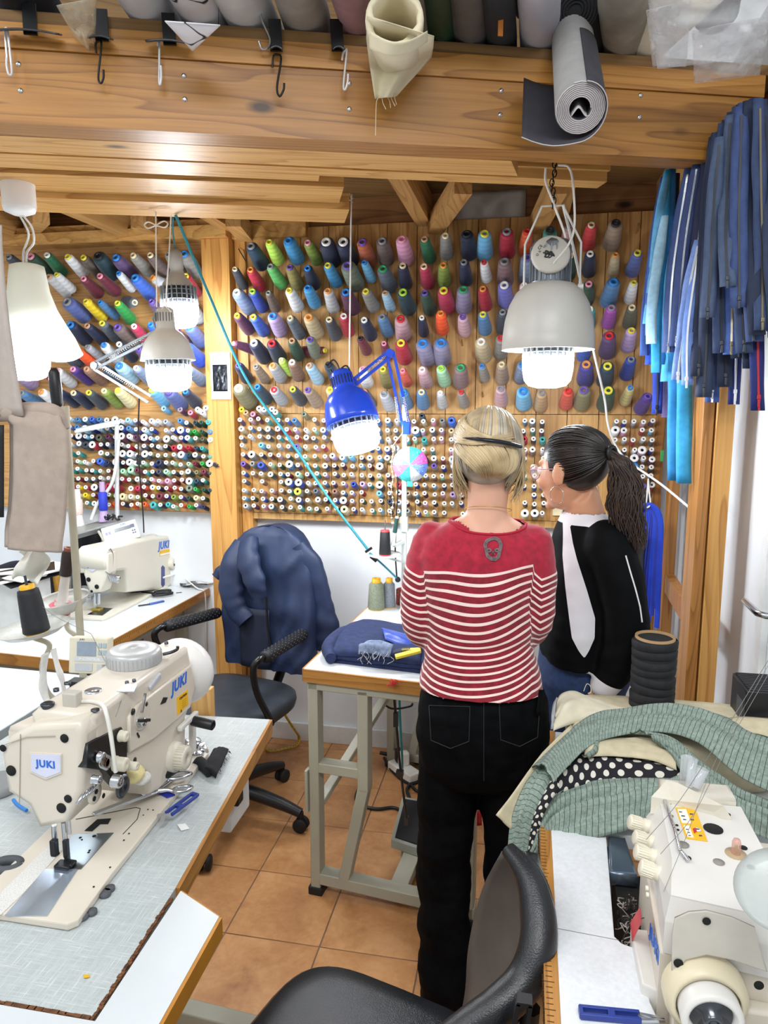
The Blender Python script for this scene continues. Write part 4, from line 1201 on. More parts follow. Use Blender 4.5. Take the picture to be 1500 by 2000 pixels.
obj('flap_edge', MB().tube([flapf(k / 40, 0) - axv * .001 for k in range(41)], .0014, 4), mat('vinyl_edge', '#b9b3b4', .6), gv_)
# clear plastic-wrapped cream roll and the small plastic bag
pw = thing('wrapped_roll', 'cream roll in crinkled clear plastic wrap at the side wall end of the ledge', 'fabric roll', tuple(atP(1370, 30, 1.8)), 'fabric rolls on the deck')
c1 = atP(1368, -8, 1.70)
c1.z = DZ + .083
axw = Vector(bnor)
sdw = Vector(bdir)
rs = []
for t, r in ((.6, .078), (.0, .078), (-.004, .070), (.0, .03), (.1, .028)):
 rs.append([c1 + axw * t + sdw * (r * math.cos(2 * PI * j / 30)) + Vector((0, 0, r * math.sin(2 * PI * j / 30))) for j in range(30)])
obj('cloth', MB().rings(rs, 0, True, (False, False)), cloth('pale_cream_cloth', '#d8cfba', .05), pw)
obj('tube', MB().lathe([(.028, .05), (.0, .05)], c1, axw, 18), mat('cardboard', '#a98860', .8), pw)
FILM = glassy('clear_film', '#f6f6f8', .34, .18)
def film(corners, d0, sag, seed, nu=22, nv=18):
 (ax_, ay), (bx, by), (cx_, cy_), (dx, dy) = corners
 def fn(a, q):
  u = (ax_ * (1 - a) + bx * a) * (1 - q) + (dx * (1 - a) + cx_ * a) * q
  v = (ay * (1 - a) + by * a) * (1 - q) + (dy * (1 - a) + cy_ * a) * q
  return atP(u, v, d0 + .22 * q - sag * math.sin(a * PI) + .03 * noise.noise((a * 5, q * 5, seed)) + .012 * abs(noise.noise((a * 14, q * 12, seed + 5))))
 return MB().sheet(fn, nu, nv, .0008)
obj('plastic_wrap', film(((1262, -30), (1520, -30), (1492, 112), (1284, 134)), 1.52, .06, 1), FILM, pw)
obj('plastic_wrap', film(((1352, 60), (1502, 30), (1484, 146), (1356, 163)), 1.60, .05, 2), FILM, pw)
obj('plastic_wrap', film(((1262, 20), (1350, 0), (1340, 130), (1275, 130)), 1.56, .03, 3, 14, 14), FILM, pw)
pbg = obj('plastic_bag', film(((110, 10), (188, -5), (186, 100), (160, 96)), 1.74, .05, 7, 16, 16), glassy('bag_film', '#d6d0bc', .45, .2), None, 'crinkled clear plastic bag hanging over the ledge among white rolls', 'plastic bag')
# zippers hung in bunches at the end of the beam
ZT = {}
def zmat(c):
 if c not in ZT:
  ZT[c] = mat('zip_tape_' + c.strip('#'), c, .75, 0, .08, 60, .3, 900)
 return ZT[c]
TEETH = {'s': STEEL, 'b': mat('brass_teeth', '#8d826c', .35, .8), 'd': mat('dark_teeth', '#1c1f2a', .5), 'r': mat('red_teeth', '#b3242c', .5), 'w': mat('white_teeth', '#e8eaec', .4), 'n': None}
CN = {'#3d5aa0': 'slate blue', '#4a6ab8': 'mid blue', '#6ab4e0': 'pale cyan', '#2f9ad0': 'cyan', '#2a7fc8': 'azure', '#2c50c8': 'royal blue', '#1f3aa0': 'deep blue', '#9a90d0': 'lilac', '#58b8e0': 'light cyan', '#3c4f80': 'dusty navy', '#39497a': 'dusk blue', '#1c2440': 'midnight', '#7f9ad8': 'periwinkle', '#6f8ed0': 'soft blue', '#2a3150': 'navy', '#28324c': 'ink navy', '#2c3854': 'steel navy', '#4a68b0': 'denim blue', '#34456a': 'grey navy', '#1e2a44': 'dark navy', '#16246a': 'ultramarine', '#a8d4ec': 'ice blue', '#4a5a78': 'slate'}
ZP = [  # top u,v  bottom u,v  depth  width(m)  colour teeth
(1296, 345, 1257, 695, 2.46, .022, '#3d5aa0', 'n'), (1292, 380, 1265, 655, 2.44, .022, '#4a6ab8', 'n'), (1302, 335, 1266, 632, 2.42, .022, '#6ab4e0', 'n'), (1306, 330, 1279, 728, 2.40, .024, '#2f9ad0', 'n'),
(1312, 328, 1296, 712, 2.43, .026, '#2a7fc8', 'n'), (1300, 420, 1270, 672, 2.38, .026, '#a8d4ec', 'n'), (1294, 480, 1268, 712, 2.45, .024, '#2c50c8', 'n'), (1300, 520, 1280, 808, 2.47, .026, '#1f3aa0', 'd'), (1310, 500, 1302, 745, 2.41, .026, '#58b8e0', 'n'),
(1306, 560, 1298, 815, 2.49, .024, '#9a90d0', 'n'), (1318, 500, 1319, 938, 2.36, .034, '#2a88c8', 'n'), (1334, 480, 1338, 944, 2.33, .036, '#2f9ad0', 'n'), (1286, 400, 1262, 690, 2.50, .024, '#3d5aa0', 'n'), (1320, 340, 1306, 640, 2.48, .028, '#1c2440', 'd'),
(1348, 322, 1302, 688, 2.22, .030, '#3c4f80', 's'), (1362, 315, 1318, 676, 2.20, .030, '#39497a', 's'), (1376, 305, 1334, 660, 2.24, .032, '#1c2440', 'd'), (1362, 470, 1324, 742, 2.17, .026, '#7f9ad8', 'w'), (1368, 480, 1338, 752, 2.15, .024, '#6f8ed0', 'w'),
(1384, 290, 1350, 694, 2.18, .030, '#2a3150', 's'), (1380, 300, 1352, 690, 2.21, .028, '#4a68b0', 'b'), (1392, 270, 1366, 735, 2.14, .032, '#28324c', 'd'), (1400, 258, 1374, 776, 2.12, .034, '#2c3854', 'd'), (1396, 265, 1386, 762, 2.16, .030, '#34456a', 'b'),
(1408, 245, 1394, 786, 2.19, .030, '#4a68b0', 's'), (1414, 238, 1404, 690, 2.10, .034, '#34456a', 'd'), (1420, 232, 1411, 756, 2.13, .032, '#1e2a44', 'd'), (1426, 225, 1428, 692, 2.08, .032, '#4a68b0', 'b'), (1432, 216, 1440, 700, 2.11, .034, '#2c3854', 'd'),
(1438, 210, 1436, 790, 2.15, .028, '#16246a', 'w'), (1442, 206, 1450, 690, 2.07, .034, '#34456a', 'd'), (1448, 202, 1462, 720, 2.09, .034, '#1e2a44', 'd'), (1454, 198, 1470, 668, 2.05, .034, '#3c4f80', 'd'), (1462, 196, 1476, 655, 2.03, .032, '#1e2a44', 'n'),
(1470, 196, 1482, 802, 2.06, .030, '#16246a', 'r'), (1478, 196, 1490, 645, 2.01, .030, '#34456a', 'b'), (1486, 198, 1497, 650, 2.04, .032, '#28324c', 's'), (1494, 204, 1512, 660, 2.02, .034, '#2c3854', 'd'), (1372, 330, 1350, 640, 2.23, .03, '#2a3150', 'd'), (1404, 270, 1384, 620, 2.06, .03, '#4a5a78', 'd'),
(1450, 205, 1440, 600, 2.03, .034, '#3c4f80', 'd'), (1430, 222, 1418, 560, 2.05, .032, '#4a5a78', 'd')]
seen_c = {}
CN['#2a88c8'] = 'bright azure'
for i, (u0, v0, u1, v1, dy, wd, c, tt) in enumerate(ZP):
 a, z = atY(u0, v0, dy + .03), atY(u1, v1, dy)
 front = i >= 14
 k = seen_c[c] = seen_c.get(c, 0) + 1
 tn = {'s': 'silver teeth', 'b': 'brass teeth', 'd': 'dark teeth', 'r': 'red teeth', 'w': 'white teeth', 'n': 'hidden teeth'}[tt]
 ln = {0: 'shorter', 1: 'longer', 2: 'longest'}[0 if v1 < 680 else (1 if v1 < 760 else 2)]
 root = thing('zipper', f'{ln} {CN[c]} zipper with {tn}, {nth(i - 13 if front else i + 1)} across the {"navy bunch at the beam end" if front else "cyan bunch behind the beam"}', 'zipper', tuple(a), 'zippers hanging at the beam end')
 H_ = (a - z).length
 ph = random.uniform(0, 6)
 side = Vector((1, random.uniform(-.35, .2), 0)).normalized()
 nrm = Vector((side.y, -side.x, 0))
 def path(t, a=a, z=z, ph=ph, wd=wd):
  p = a + (z - a) * t
  p = p + Vector((0, .012 * math.sin(t * 5 + ph) + .02 * math.sin(t * PI), 0)) + Vector((.006 * math.sin(t * 6 + ph), 0, 0)) * t
  # gathered at the top where they hang, straight below
  p.x += .25 * (z.x - a.x) * math.sin(t * PI) * .5
  return p
 nn = 22
 L1 = [path(t / nn) for t in range(nn + 1)]
 mbz = MB().sheet(lambda s, t: path(t) + side * ((s - .5) * wd * 1.22 * (.6 + .4 * min(1, t * 5))) + nrm * (.004 * math.sin(s * PI) + .0025 * math.sin(t * 23 + s * 3 + ph)), 4, nn, .0012)
 obj('tape', mbz, zmat(c), root)
 if TEETH[tt]:
  mt = MB()
  for j in range(1, nn):
   mt.bar(L1[j] + nrm * .007, L1[j + 1] + nrm * .007, .0052, .003, 0, nrm)
  obj('teeth', mt, TEETH[tt], root, kind='stuff')
  q = L1[-2] + nrm * .009
  obj('slider', MB().box(q, (.009, .006, .012), 0, None, .002).box(q + Vector((0, -.004, -.016)), (.006, .002, .02), 0, None, .0008), TEETH[tt] if tt in 'srbw' else DARKSTEEL, root)
# ================================================================== tables and chairs
TOPW = mat('white_laminate', '#d6dbde', .38, 0, .02, 4)
EDGEW = wood('edge_wood', '#b9833f', '#8a5a24', 0, 'X', 8, .45, False)
EDGEY = wood('edge_wood_long', '#b9833f', '#8a5a24', 0, 'Y', 8, .45, False)
FRAME = mat('grey_green_frame', '#a9a795', .45, 0, .04, 8)
RUBBER = mat('black_rubber', '#141416', .7)
CHIP = mat('chipboard', '#6e4526', .85, 0, .3, 80, .5, 200)
m, nt, b = new_mat('linen_laminate')
v1 = coords(nt, (22, 520, 10))
v2 = coords(nt, (520, 22, 10))
na, nb_ = noise_tex(nt, v1, 1, 3, .6), noise_tex(nt, v2, 1, 3, .6)
mx_ = N(nt, 'ShaderNodeMath', operation='MAXIMUM')
nt.links.new(na, mx_.inputs[0])
nt.links.new(nb_, mx_.inputs[1])
nt.links.new(ramp(nt, mx_.outputs[0], [(.45, lin('#a9b1b1')), (.62, lin('#b8bfbf')), (.80, lin('#dde1e0'))]), b.inputs['Base Color'])
b.inputs['Roughness'].default_value = .35
LINEN = m
def slab(mb, poly, z, th, mi=0, bev=0.0):
 return mb.prism(poly, Matrix.Translation((0, 0, z - th)), th, mi, bev)
def edge(p, q, z, th, t=.006, out=1):
 """edging strip fixed to the rim of a top from p to q"""
 d = (Vector((q[0], q[1])) - Vector((p[0], p[1]))).normalized()
 n = Vector((d.y, -d.x)) * out * t
 return MB().prism([p[:2], q[:2], (q[0] + n.x, q[1] + n.y), (p[0] + n.x, p[1] + n.y)], Matrix.Translation((0, 0, z - th)), th)
def leg(mb, x, y, z0, z1, wx=.04, wy=.04):
 return mb.box((x, y, (z0 + z1) / 2), (wx, wy, z1 - z0), 0, None, .003)
# --- wall table under the narrow pegboard
ta = thing('sewing_table', 'white sewing table with ruler-marked wooden edge, under the narrow pegboard', 'table', (-2.2, 2.7, 0))
zt = .75
obj('tabletop', slab(MB(), [(-2.98, 2.27), (-1.535, 2.165), (-1.497, 3.19), (-2.98, 3.19)], zt, .036), TOPW, ta)
obj('edge_strip', edge((-2.98, 2.27), (-1.535, 2.165), zt, .04), EDGEW, ta)
es = obj('edge_strip', edge((-1.535, 2.165), (-1.497, 3.19), zt, .04), EDGEY, ta)
rm = MB()
for k in range(70):
 t = .02 + k * .0125
 p = Vector((-1.535 + .038 * t / 1.025 * 1.0, 2.165 + t, zt - .004))
 rm.box((p.x + .0064, p.y, zt - .012 - .003 * (k % 5 == 0)), (.0006, .0012, .012 + .009 * (k % 5 == 0)))
obj('ruler_marks', rm, mat('ruler_ink', '#4d3413', .8), ta, kind='stuff')
for (x, y) in ((-2.9, 2.36), (-1.62, 2.28), (-1.60, 3.1), (-2.9, 3.1)):
 obj('leg', leg(MB(), x, y, .0, zt - .036, .05, .035), FRAME, ta)
obj('apron', MB().box((-1.60, 2.7, zt - .075), (.03, .8, .06)).box((-2.2, 2.26, zt - .075), (1.2, .03, .06)), FRAME, ta)
obj('drawer_box', MB().box((-1.72, 2.62, .52), (.10, .5, .36), 0, None, .006), mat('dark_grey_box', '#5b5c60', .6), ta)
# --- white table between it and the big machine
tb_ = thing('side_table', 'plain white table behind the big sewing machine, beside the hanging trousers', 'table', (-2.1, 1.7, 0))
obj('tabletop', slab(MB(), [(-2.98, 1.2), (-1.405, 1.2), (-1.405, 2.05), (-2.98, 2.10)], zt, .03, 0, .003), mat('cool_white_laminate', '#d3dde2', .35, 0, .02, 4), tb_)
obj('edge_strip', edge((-1.405, 1.2), (-1.405, 2.05), zt - .001, .028, .004), mat('grey_edge', '#9aa3a6', .5), tb_)
for (x, y) in ((-2.9, 1.3), (-1.47, 1.3), (-1.47, 1.98), (-2.9, 1.98)):
 obj('leg', leg(MB(), x, y, 0, zt - .03), FRAME, tb_)
# --- big machine's table: linen-grey top let into a white one
tc_ = thing('machine_table', 'grey linen-patterned machine table with a white extension leaf', 'table', (-.95, 1.1, 0))
zb_ = .75
obj('linen_top', slab(MB(), [(-1.36, .832), (-.6015, .838), (-.617, 1.125), (-.693, 1.846), (-1.36, 1.80)], zb_, .038), LINEN, tc_)
obj('edge_strip', edge((-.617, 1.125), (-.693, 1.846), zb_ - .0005, .040, .008), EDGEY, tc_)
obj('extension_leaf', slab(MB(), [(-1.5, .25), (-.485, .25), (-.505, 1.068), (-.603, 1.118), (-.594, .83), (-1.5, .825)], zb_ + .001, .036), mat('leaf_laminate', '#cbd1d4', .4, 0, .02, 4), tc_)
obj('edge_strip', edge((-.485, .25), (-.505, 1.068), zb_, .036, .006), mat('amber_edge', '#b97c22', .45), tc_)
obj('edge_strip', edge((-.505, 1.068), (-.603, 1.118), zb_, .036, .003), mat('amber_edge', '#b97c22', .45), tc_)
ck = MB()
rng2 = random.Random(4)
for (p, q, n) in (((-.600, .834), (-.612, 1.10), 40), ((-1.36, .829), (-.60, .834), 60)):
 for i in range(n):
  t = i / n
  x, y = p[0] + (q[0] - p[0]) * t, p[1] + (q[1] - p[1]) * t
  w_ = rng2.uniform(.003, .0075)
  s_ = (q[1] - p[1]) / n if abs(q[0] - p[0]) < .1 else (q[0] - p[0]) / n
  sz = (w_, abs(s_) * 1.1) if abs(q[0] - p[0]) < .1 else (abs(s_) * 1.1, w_)
  ck.box((x + rng2.uniform(-.001, .0015), y, zb_ - .0005), (*sz, .0042))
obj('chipped_joint', ck, CHIP, tc_, kind='stuff')
for (x, y) in ((-1.3, .9), (-1.3, 1.74), (-1.0, 1.70), (-.9, .4)):
 obj('leg', leg(MB(), x, y, .0, zb_ - .04, .05, .04), FRAME, tc_)
q0, q1 = atZ(330, 1968, .06), atZ(470, 1992, .06)
obj('foot_rail', MB().bar((q0.x - .6, q0.y + .07, .03), (q1.x + .05, q1.y, .03), .05, .055, 0, (0, 0, 1), .004), FRAME, tc_)
cbx = thing('control_box', 'white machine control box with an orange button hung below the linen table', 'control box', (-.86, 1.85, .4))
cp = atY(492, 1545, 1.86)
obj('casing', MB().box((cp.x - .05, 1.76, .585), (.11, .14, .20), 0, None, .006), mat('box_white', '#dcdcda', .45), cbx)
obj('stop_button', MB().cyl((cp.x + .005, 1.72, .655), (cp.x + .017, 1.72, .655), .012, None, 14), mat('orange_button', '#e8702a', .4), cbx)
obj('black_knob', MB().box((cp.x + .017, 1.71, .585), (.024, .04, .04), 0, None, .005), BLACKPL, cbx)
wbk = MB().box((0, 0, 0), (.09, .03, .24), 0, None, .003)
wp_ = atY(396, 1410, 1.86)
obj('wood_block', MB().box((wp_.x + .002, 1.862, .735), (.062, .03, .18), 0, None, .003), wood('offcut_pine', '#d8ab68', '#a87538', 0, 'Z', 10, .5), None, 'pine offcut standing behind the big sewing machine at the table end', 'wood block', base=(wp_.x - .03, 1.90, .55))
# --- centre table on its grey end frames
tm_ = thing('sewing_table', 'white sewing table with a wooden edge on grey frames, folded jeans on top', 'table', (-.4, 2.6, 0))
zc = .80
obj('tabletop', slab(MB(), [(-.676, 2.122), (-.09, 2.062), (-.03, 3.10), (-.602, 3.10)], zc, .036), TOPW, tm_)
obj('edge_strip', edge((-.676, 2.122), (-.09, 2.062), zc, .042, .008), EDGEW, tm_)
obj('edge_strip', edge((-.602, 3.10), (-.676, 2.122), zc, .042, .006), EDGEY, tm_)
dxy = Vector((.586, -.06, 0)).normalized()
dn = Vector((.06, .586, 0)).normalized()
o0 = Vector((-.668, 2.128, 0))
def cpt(a, d, z):
 return o0 + dxy * a + dn * d + Vector((0, 0, z))
FB = lambda a, q, w_=.032, h_=.05, up=None: MB().bar(a, q, w_, h_, 0, up or dn, .003)
for d in (.02, .92):
 obj('leg', FB(cpt(.02, d, .02), cpt(.02, d, zc - .04), .034, .05), FRAME, tm_)
 kl = MB().bar(cpt(.19, d, .40), cpt(.19, d, zc - .055), .036, .05, 0, dn, .003)
 kl.bar(cpt(.115, d, .045), cpt(.19, d, .41), .036, .05, 0, dn, .003)
 obj('kinked_leg', kl, FRAME, tm_)
 obj('cross_rail', FB(cpt(.03, d, .46), cpt(.18, d, .46), .034, .046), FRAME, tm_)
 obj('foot_rail', FB(cpt(.03, d, .06), cpt(.56, d, .045), .04, .05), FRAME, tm_)
 obj('top_rail', FB(cpt(.0, d, zc - .055), cpt(.56, d, zc - .055), .03, .05), FRAME, tm_)
 obj('leg', FB(cpt(.54, d, .02), cpt(.54, d, zc - .04), .034, .05), FRAME, tm_)
 for a in (.02, .54):
  obj('foot_cap', MB().box(cpt(a, d, .014), (.05, .06, .028), 0, (0, 0, -.1), .004), RUBBER, tm_)
obj('height_stop', MB().bar(cpt(-.004, 0, .30), cpt(-.004, 0, .45), .010, .03, 0, dn, .002), FRAME, tm_)
obj('brace', MB().bar(cpt(.02, .05, .31), cpt(.22, .88, .72), .034, .02, 0, (0, 0, 1), .003), FRAME, tm_)
obj('brace', MB().bar(cpt(.30, .03, .05), cpt(.30, .92, .05), .06, .035, 0, (0, 0, 1), .003), FRAME, tm_)
mot = MB().lathe([(0, 0), (.055, 0), (.075, .02), (.08, .10), (.07, .13), (0, .135)], cpt(.30, .55, .665), dxy, 24)
mot.box(cpt(.36, .55, .745), (.10, .08, .03))
obj('motor', mot, mat('motor_cream', '#c9b68a', .5), tm_, 'cream motor housing')
rod = MB().tube([cpt(.255, .12, zc - .06), cpt(.27, .15, .45), cpt(.29, .18, .20)], .0045, 8).box(cpt(.262, .135, .60), (.016, .016, .05)).box(cpt(.272, .15, .40), (.024, .02, .02)).box(cpt(.288, .18, .21), (.016, .016, .03))
obj('treadle_rod', rod, DARKSTEEL, tm_)
pd = thing('treadle', 'black ribbed foot treadle in a grey tray below the centre table', 'treadle', tuple(cpt(.42, .33, .05)))
P0, P1, P2, P3 = atZ(764, 1640, .10), atZ(860, 1672, .10), atZ(900, 1575, .16), atZ(786, 1556, .16)
cc_ = (P0 + P1 + P2 + P3) / 4
def quad(sc, dz, th):
 mb = MB()
 ps = [cc_ + (p - cc_) * sc + Vector((0, 0, dz)) for p in (P0, P1, P2, P3)]
 lo = [p - Vector((0, 0, th)) for p in ps]
 return mb.add(ps + lo, [(0, 1, 2, 3), (7, 6, 5, 4), (0, 4, 5, 1), (1, 5, 6, 2), (2, 6, 7, 3), (3, 7, 4, 0)])
obj('tray', quad(1.0, 0, .03), mat('tray_grey', '#9b9f94', .5), pd)
obj('rubber_pad', quad(.88, .004, .006), RUBBER, pd)
obj('pivot', MB().box(cc_ + Vector((0, 0, -.085)), (.16, .05, .10), 0, None, .004), FRAME, pd)
# --- table of the overlock machine
tr_ = thing('machine_table', 'white-topped overlock table with ruler-marked amber edge beside the front chair', 'table', (.4, 1.1, 0))
zr = .77
obj('tabletop', slab(MB(), [(.072, .25), (.80, .25), (.80, .86), (.245, .88), (.222, .935), (.208, 1.0), (.206, 1.095), (.200, 1.108), (.182, 1.114), (.172, 1.128), (.190, 1.425), (.079, 1.425)], zr, .03, 0, .002), mat('flecked_laminate', '#dcdfe2', .4, 0, .04, 120), tr_)
obj('rear_top', slab(MB(), [(.079, 1.428), (.646, 1.428), (.646, 1.885), (.105, 1.885)], zr - .002, .03, 0, .002), TOPW, tr_)
obj('back_leaf', slab(MB(), [(.56, .865), (.80, .865), (.80, 1.424), (.56, 1.424)], zr, .03), mat('tile_white', '#dcdce2', .3), tr_)
obj('edge_strip', edge((.079, 1.425), (.072, .25), zr, .034, .022), EDGEY, tr_)
obj('edge_strip', edge((.105, 1.885), (.079, 1.428), zr, .034, .022), EDGEY, tr_)
rm = MB()
for k in range(60):
 y = .80 + k * .0105
 rm.box((.0535, y, zr - .012), (.0006 + .002, .0012, .010 + .008 * (k % 5 == 0)))
 rm.box((.062, y, zr + .0002), (.010 + .006 * (k % 5 == 0), .0012, .0006))
obj('ruler_marks', rm, mat('ruler_ink', '#4d3413', .8), tr_, kind='stuff')
obj('joint_line', MB().bar((.080, 1.128, zr), (.178, 1.120, zr), .0012, .0006), mat('joint_grey', '#777a7d', .8), tr_)
for (x, y) in ((.12, .3), (.12, 1.85), (.60, 1.85), (.74, .3)):
 obj('leg', leg(MB(), x, y, 0, zr - .03, .05, .04), FRAME, tr_)
# --- chairs
LEATH = mat('black_leather', '#1b1d21', .28, 0, .12, 30, .35, 420)
SEATF = mat('worn_black_vinyl', '#31363e', .5, 0, .16, 14, .2, 300)
PADB = mat('black_dimpled_foam', '#131418', .55, 0, .1)
def cushion(c, sx, sy, th, yaw, mi=0, ex=4.0, dome=.012):
 mb = MB()
 cs, sn = math.cos(yaw), math.sin(yaw)
 rs = []
 for (k, h) in ((.0, -th), (.86, -th), (.97, -th * .8), (1.0, -th * .45), (.985, -th * .15), (.93, .0), (.75, dome * .5), (.4, dome * .9), (.0, dome)):
  r = []
  for j in range(44):
   t = 2 * PI * j / 44
   x = sx / 2 * math.copysign(abs(math.cos(t)) ** (2 / ex), math.cos(t)) * k
   y = sy / 2 * math.copysign(abs(math.sin(t)) ** (2 / ex), math.sin(t)) * k
   r.append(Vector(c) + Vector((cs * x - sn * y, sn * x + cs * y, h)))
  rs.append(r)
 return mb.rings(rs, mi, True, (False, False))
def star_base(root, c, r, a0, hub_z=.09):
 c = Vector(c)
 obj('gas_column', MB().cyl(c + Vector((0, 0, .08)), c + Vector((0, 0, .26)), .027).cyl(c + Vector((0, 0, .26)), c + Vector((0, 0, .42)), .016), BLACKPL, root)
 for k in range(5):
  an = a0 + 2 * PI * k / 5
  d = Vector((math.cos(an), math.sin(an), 0))
  b0 = obj('base_leg', MB().tube(catmull([c + Vector((0, 0, .13)), c + d * r * .35 + Vector((0, 0, .125)), c + d * r * .75 + Vector((0, 0, .10)), c + d * r + Vector((0, 0, .075))], 4), [.03, .028, .024, .018], 10), BLACKPL, root)
  p = c + d * r
  s = Vector((-d.y, d.x, 0))
  cw = MB()
  for sg in (-1, 1):
   cw.lathe([(0, 0), (.024, 0), (.028, .004), (.028, .014), (.022, .018), (0, .018)], p + Vector((0, 0, .029)) + s * sg * .006, s * sg, 18)
  cw.cyl(p + Vector((0, 0, .03)), p + Vector((0, 0, .08)), .011)
  obj('caster', cw, RUBBER, b0)
ch1 = thing('office_chair', 'black swivel chair with dimpled armrests, navy jacket over its back', 'chair', (-1.14, 2.5, 0))
star_base(ch1, (-1.14, 2.5, 0), .335, R(-78.5))
obj('seat', cushion((-1.135, 2.56, .485), .48, .47, .075, R(-14), 0, 3.6), SEATF, ch1)
obj('seat_shell', cushion((-1.135, 2.56, .412), .40, .38, .02, R(-14), 0, 3.6, .0), BLACKPL, ch1)
bk = MB()
fx = Vector((math.cos(R(-14)), math.sin(R(-14)), 0))
fy = Vector((-fx.y, fx.x, 0))
bc = Vector((-1.035, 2.855, 0))
rs = []
for (z, w_, d_) in ((.55, .15, .02), (.57, .175, .035), (.70, .195, .045), (.90, .19, .05), (1.02, .165, .045), (1.08, .12, .04), (1.105, .06, .02)):
 rs.append([bc + fx * (w_ * math.copysign(abs(math.cos(t)) ** .6, math.cos(t))) + fy * (d_ * math.copysign(abs(math.sin(t)) ** .8, math.sin(t)) + .05 * (math.cos(t) ** 2) * -1 + (z - .55) * .08) + Vector((0, 0, z)) for t in [2 * PI * j / 32 for j in range(32)]])
obj('backrest', bk.rings(rs), SEATF, ch1)
obj('back_bracket', MB().tube([(-1.10, 2.72, .42), (-1.04, 2.86, .42), (-1.02, 2.91, .50), (-1.02, 2.90, .62)], .022, 8), BLACKPL, ch1)
padm = MB
for side, (n0, n1) in (('near', (Vector((-.932, 2.435, .705)), Vector((-.862, 2.72, .712)))), ('far', (atY(322, 1224, 2.56), atY(428, 1196, 2.82)))):
 a = obj('armrest', MB().lathe([(0, 0), (.019, .001), (.024, .008), (.0245, .03), (.0245, (n1 - n0).length - .02), (.021, (n1 - n0).length - .004), (0, (n1 - n0).length)], n0, n1 - n0, 18), PADB, ch1)
 ax = (n1 - n0).normalized()
 up = Vector((0, 0, 1))
 sdv = ax.cross(up)
 dm = MB()
 for i in range(22):
  for j in range(5):
   an = R(-10 + j * 40 + (i % 2) * 20)
   rr = sdv * math.cos(an) + up * math.sin(an)
   dm.box(n0 + ax * (.02 + i * ((n1 - n0).length - .04) / 21) + rr * .0247, (.0026, .0026, .0026))
 obj('dimples', dm, mat('dimple_grey', '#6d7076', .5), a, kind='stuff')
 o_ = Vector((-.02, .0, 0)) if side == 'near' else Vector((-.015, 0, 0))
 end = Vector((-.905, 2.43, .455)) if side == 'near' else n0 + Vector((.06, .04, -.26))
 pth = catmull([n0 + ax * .03, n0 - ax * .02 + o_ * .3, n0 - ax * .035 + o_ + Vector((0, 0, -.035)), (n0 + end) / 2 + o_ * 1.2 - ax * .03, end + Vector((-.01, -.01, .03)), end], 6)
 obj('arm_tube', MB().tube(pth, .0135, 10).cyl(end, end + Vector((-.05, .02, -.01)), .018, None, 12), mat('black_gloss_tube', '#0d0e10', .25), ch1)
# navy jacket over the chair back
NAVY = mat('navy_nylon', '#1d2c4c', .55, 0, .1, 10, .15, 900)
NAVYL = mat('navy_lining', '#151d33', .7, 0, .1, 10)
jk = thing('jacket', 'navy zip jacket hung over the back of the swivel chair', 'jacket', (bc.x, bc.y, .5))
def fold(x, z, s=0):
 f = noise.noise((x * 9 + z * 3.0, z * 2.4 - x * 1.5, 3 + s)) + .55 * noise.noise((x * 22 + z * 8, z * 6, 9 + s))
 c = 1 - abs(noise.noise((x * 11 - z * 5.5, z * 5, 21 + s))) * 2.2
 return f * .6 + max(0, c) * .8
rs = []
prof_ = [(1.132, .02, .02), (1.129, .06, .045), (1.118, .10, .06), (1.098, .135, .072), (1.06, .170, .08), (1.0, .195, .088), (.92, .212, .096), (.82, .220, .10), (.72, .222, .10), (.62, .218, .095), (.53, .21, .085)]
zs = interp([p[0] for p in prof_], 44)
ws = interp([p[1] for p in prof_], 44)
ds = interp([p[2] for p in prof_], 44)
for z, w_, d_ in zip(zs, ws, ds):
 k = min(1, max(0, (1.12 - z) / .14))
 row = []
 for j in range(72):
  t = 2 * PI * j / 72
  x = w_ * math.copysign(abs(math.cos(t)) ** .75, math.cos(t))
  y = d_ * math.copysign(abs(math.sin(t)) ** .85, math.sin(t)) - .05 * math.cos(t) ** 2 + (z - .55) * .08
  f = fold(x, z) * k
  sgn = -1 if math.sin(t) < 0 else 1
  row.append(bc + fx * (x * (1 + .03 * f)) + fy * (y + sgn * .027 * f * abs(math.sin(t)) ** .5) + Vector((0, 0, z)))
 rs.append(row)
obj('body', MB().rings(rs, 0, True, (True, False)), NAVY, jk)
def sleeve(pts, rad, seed, amp=.10):
 path = catmull(pts, 7)
 rr = interp(rad, len(path))
 rs = []
 for i, (p, r, (t, u_, w_)) in enumerate(zip(path, rr, frames(path, fy))):
  rs.append([p + u_ * (r * .62 * math.cos(2 * PI * j / 24) * (1 + amp * 2 * noise.noise((math.cos(2 * PI * j / 24) * 1.4, i * .33, seed)))) + w_ * (r * math.sin(2 * PI * j / 24) * (1 + amp * 2 * noise.noise((math.sin(2 * PI * j / 24) * 1.4, i * .36, seed + 4)))) for j in range(24)])
 return MB().rings(rs, 0, True, (False, True))
fr = lambda a, d, z: bc + fx * a + fy * d + Vector((0, 0, z))
obj('sleeve', sleeve([fr(.13, -.02, 1.06), fr(.185, -.01, .97), fr(.215, 0, .84), fr(.235, .01, .72), fr(.225, .02, .62)], [.045, .06, .062, .068, .06], 2), NAVY, jk)
obj('sleeve', sleeve([fr(-.10, -.075, 1.06), fr(-.125, -.12, .98), fr(-.125, -.135, .88), fr(-.10, -.14, .80), fr(-.05, -.14, .745)], [.045, .055, .056, .05, .042], 6, .08), NAVY, jk)
obj('hood', sleeve([fr(-.07, -.08, 1.07), fr(-.03, -.14, 1.0), fr(.01, -.155, .92), fr(.025, -.15, .86)], [.05, .056, .05, .035], 12, .10), NAVY, jk)
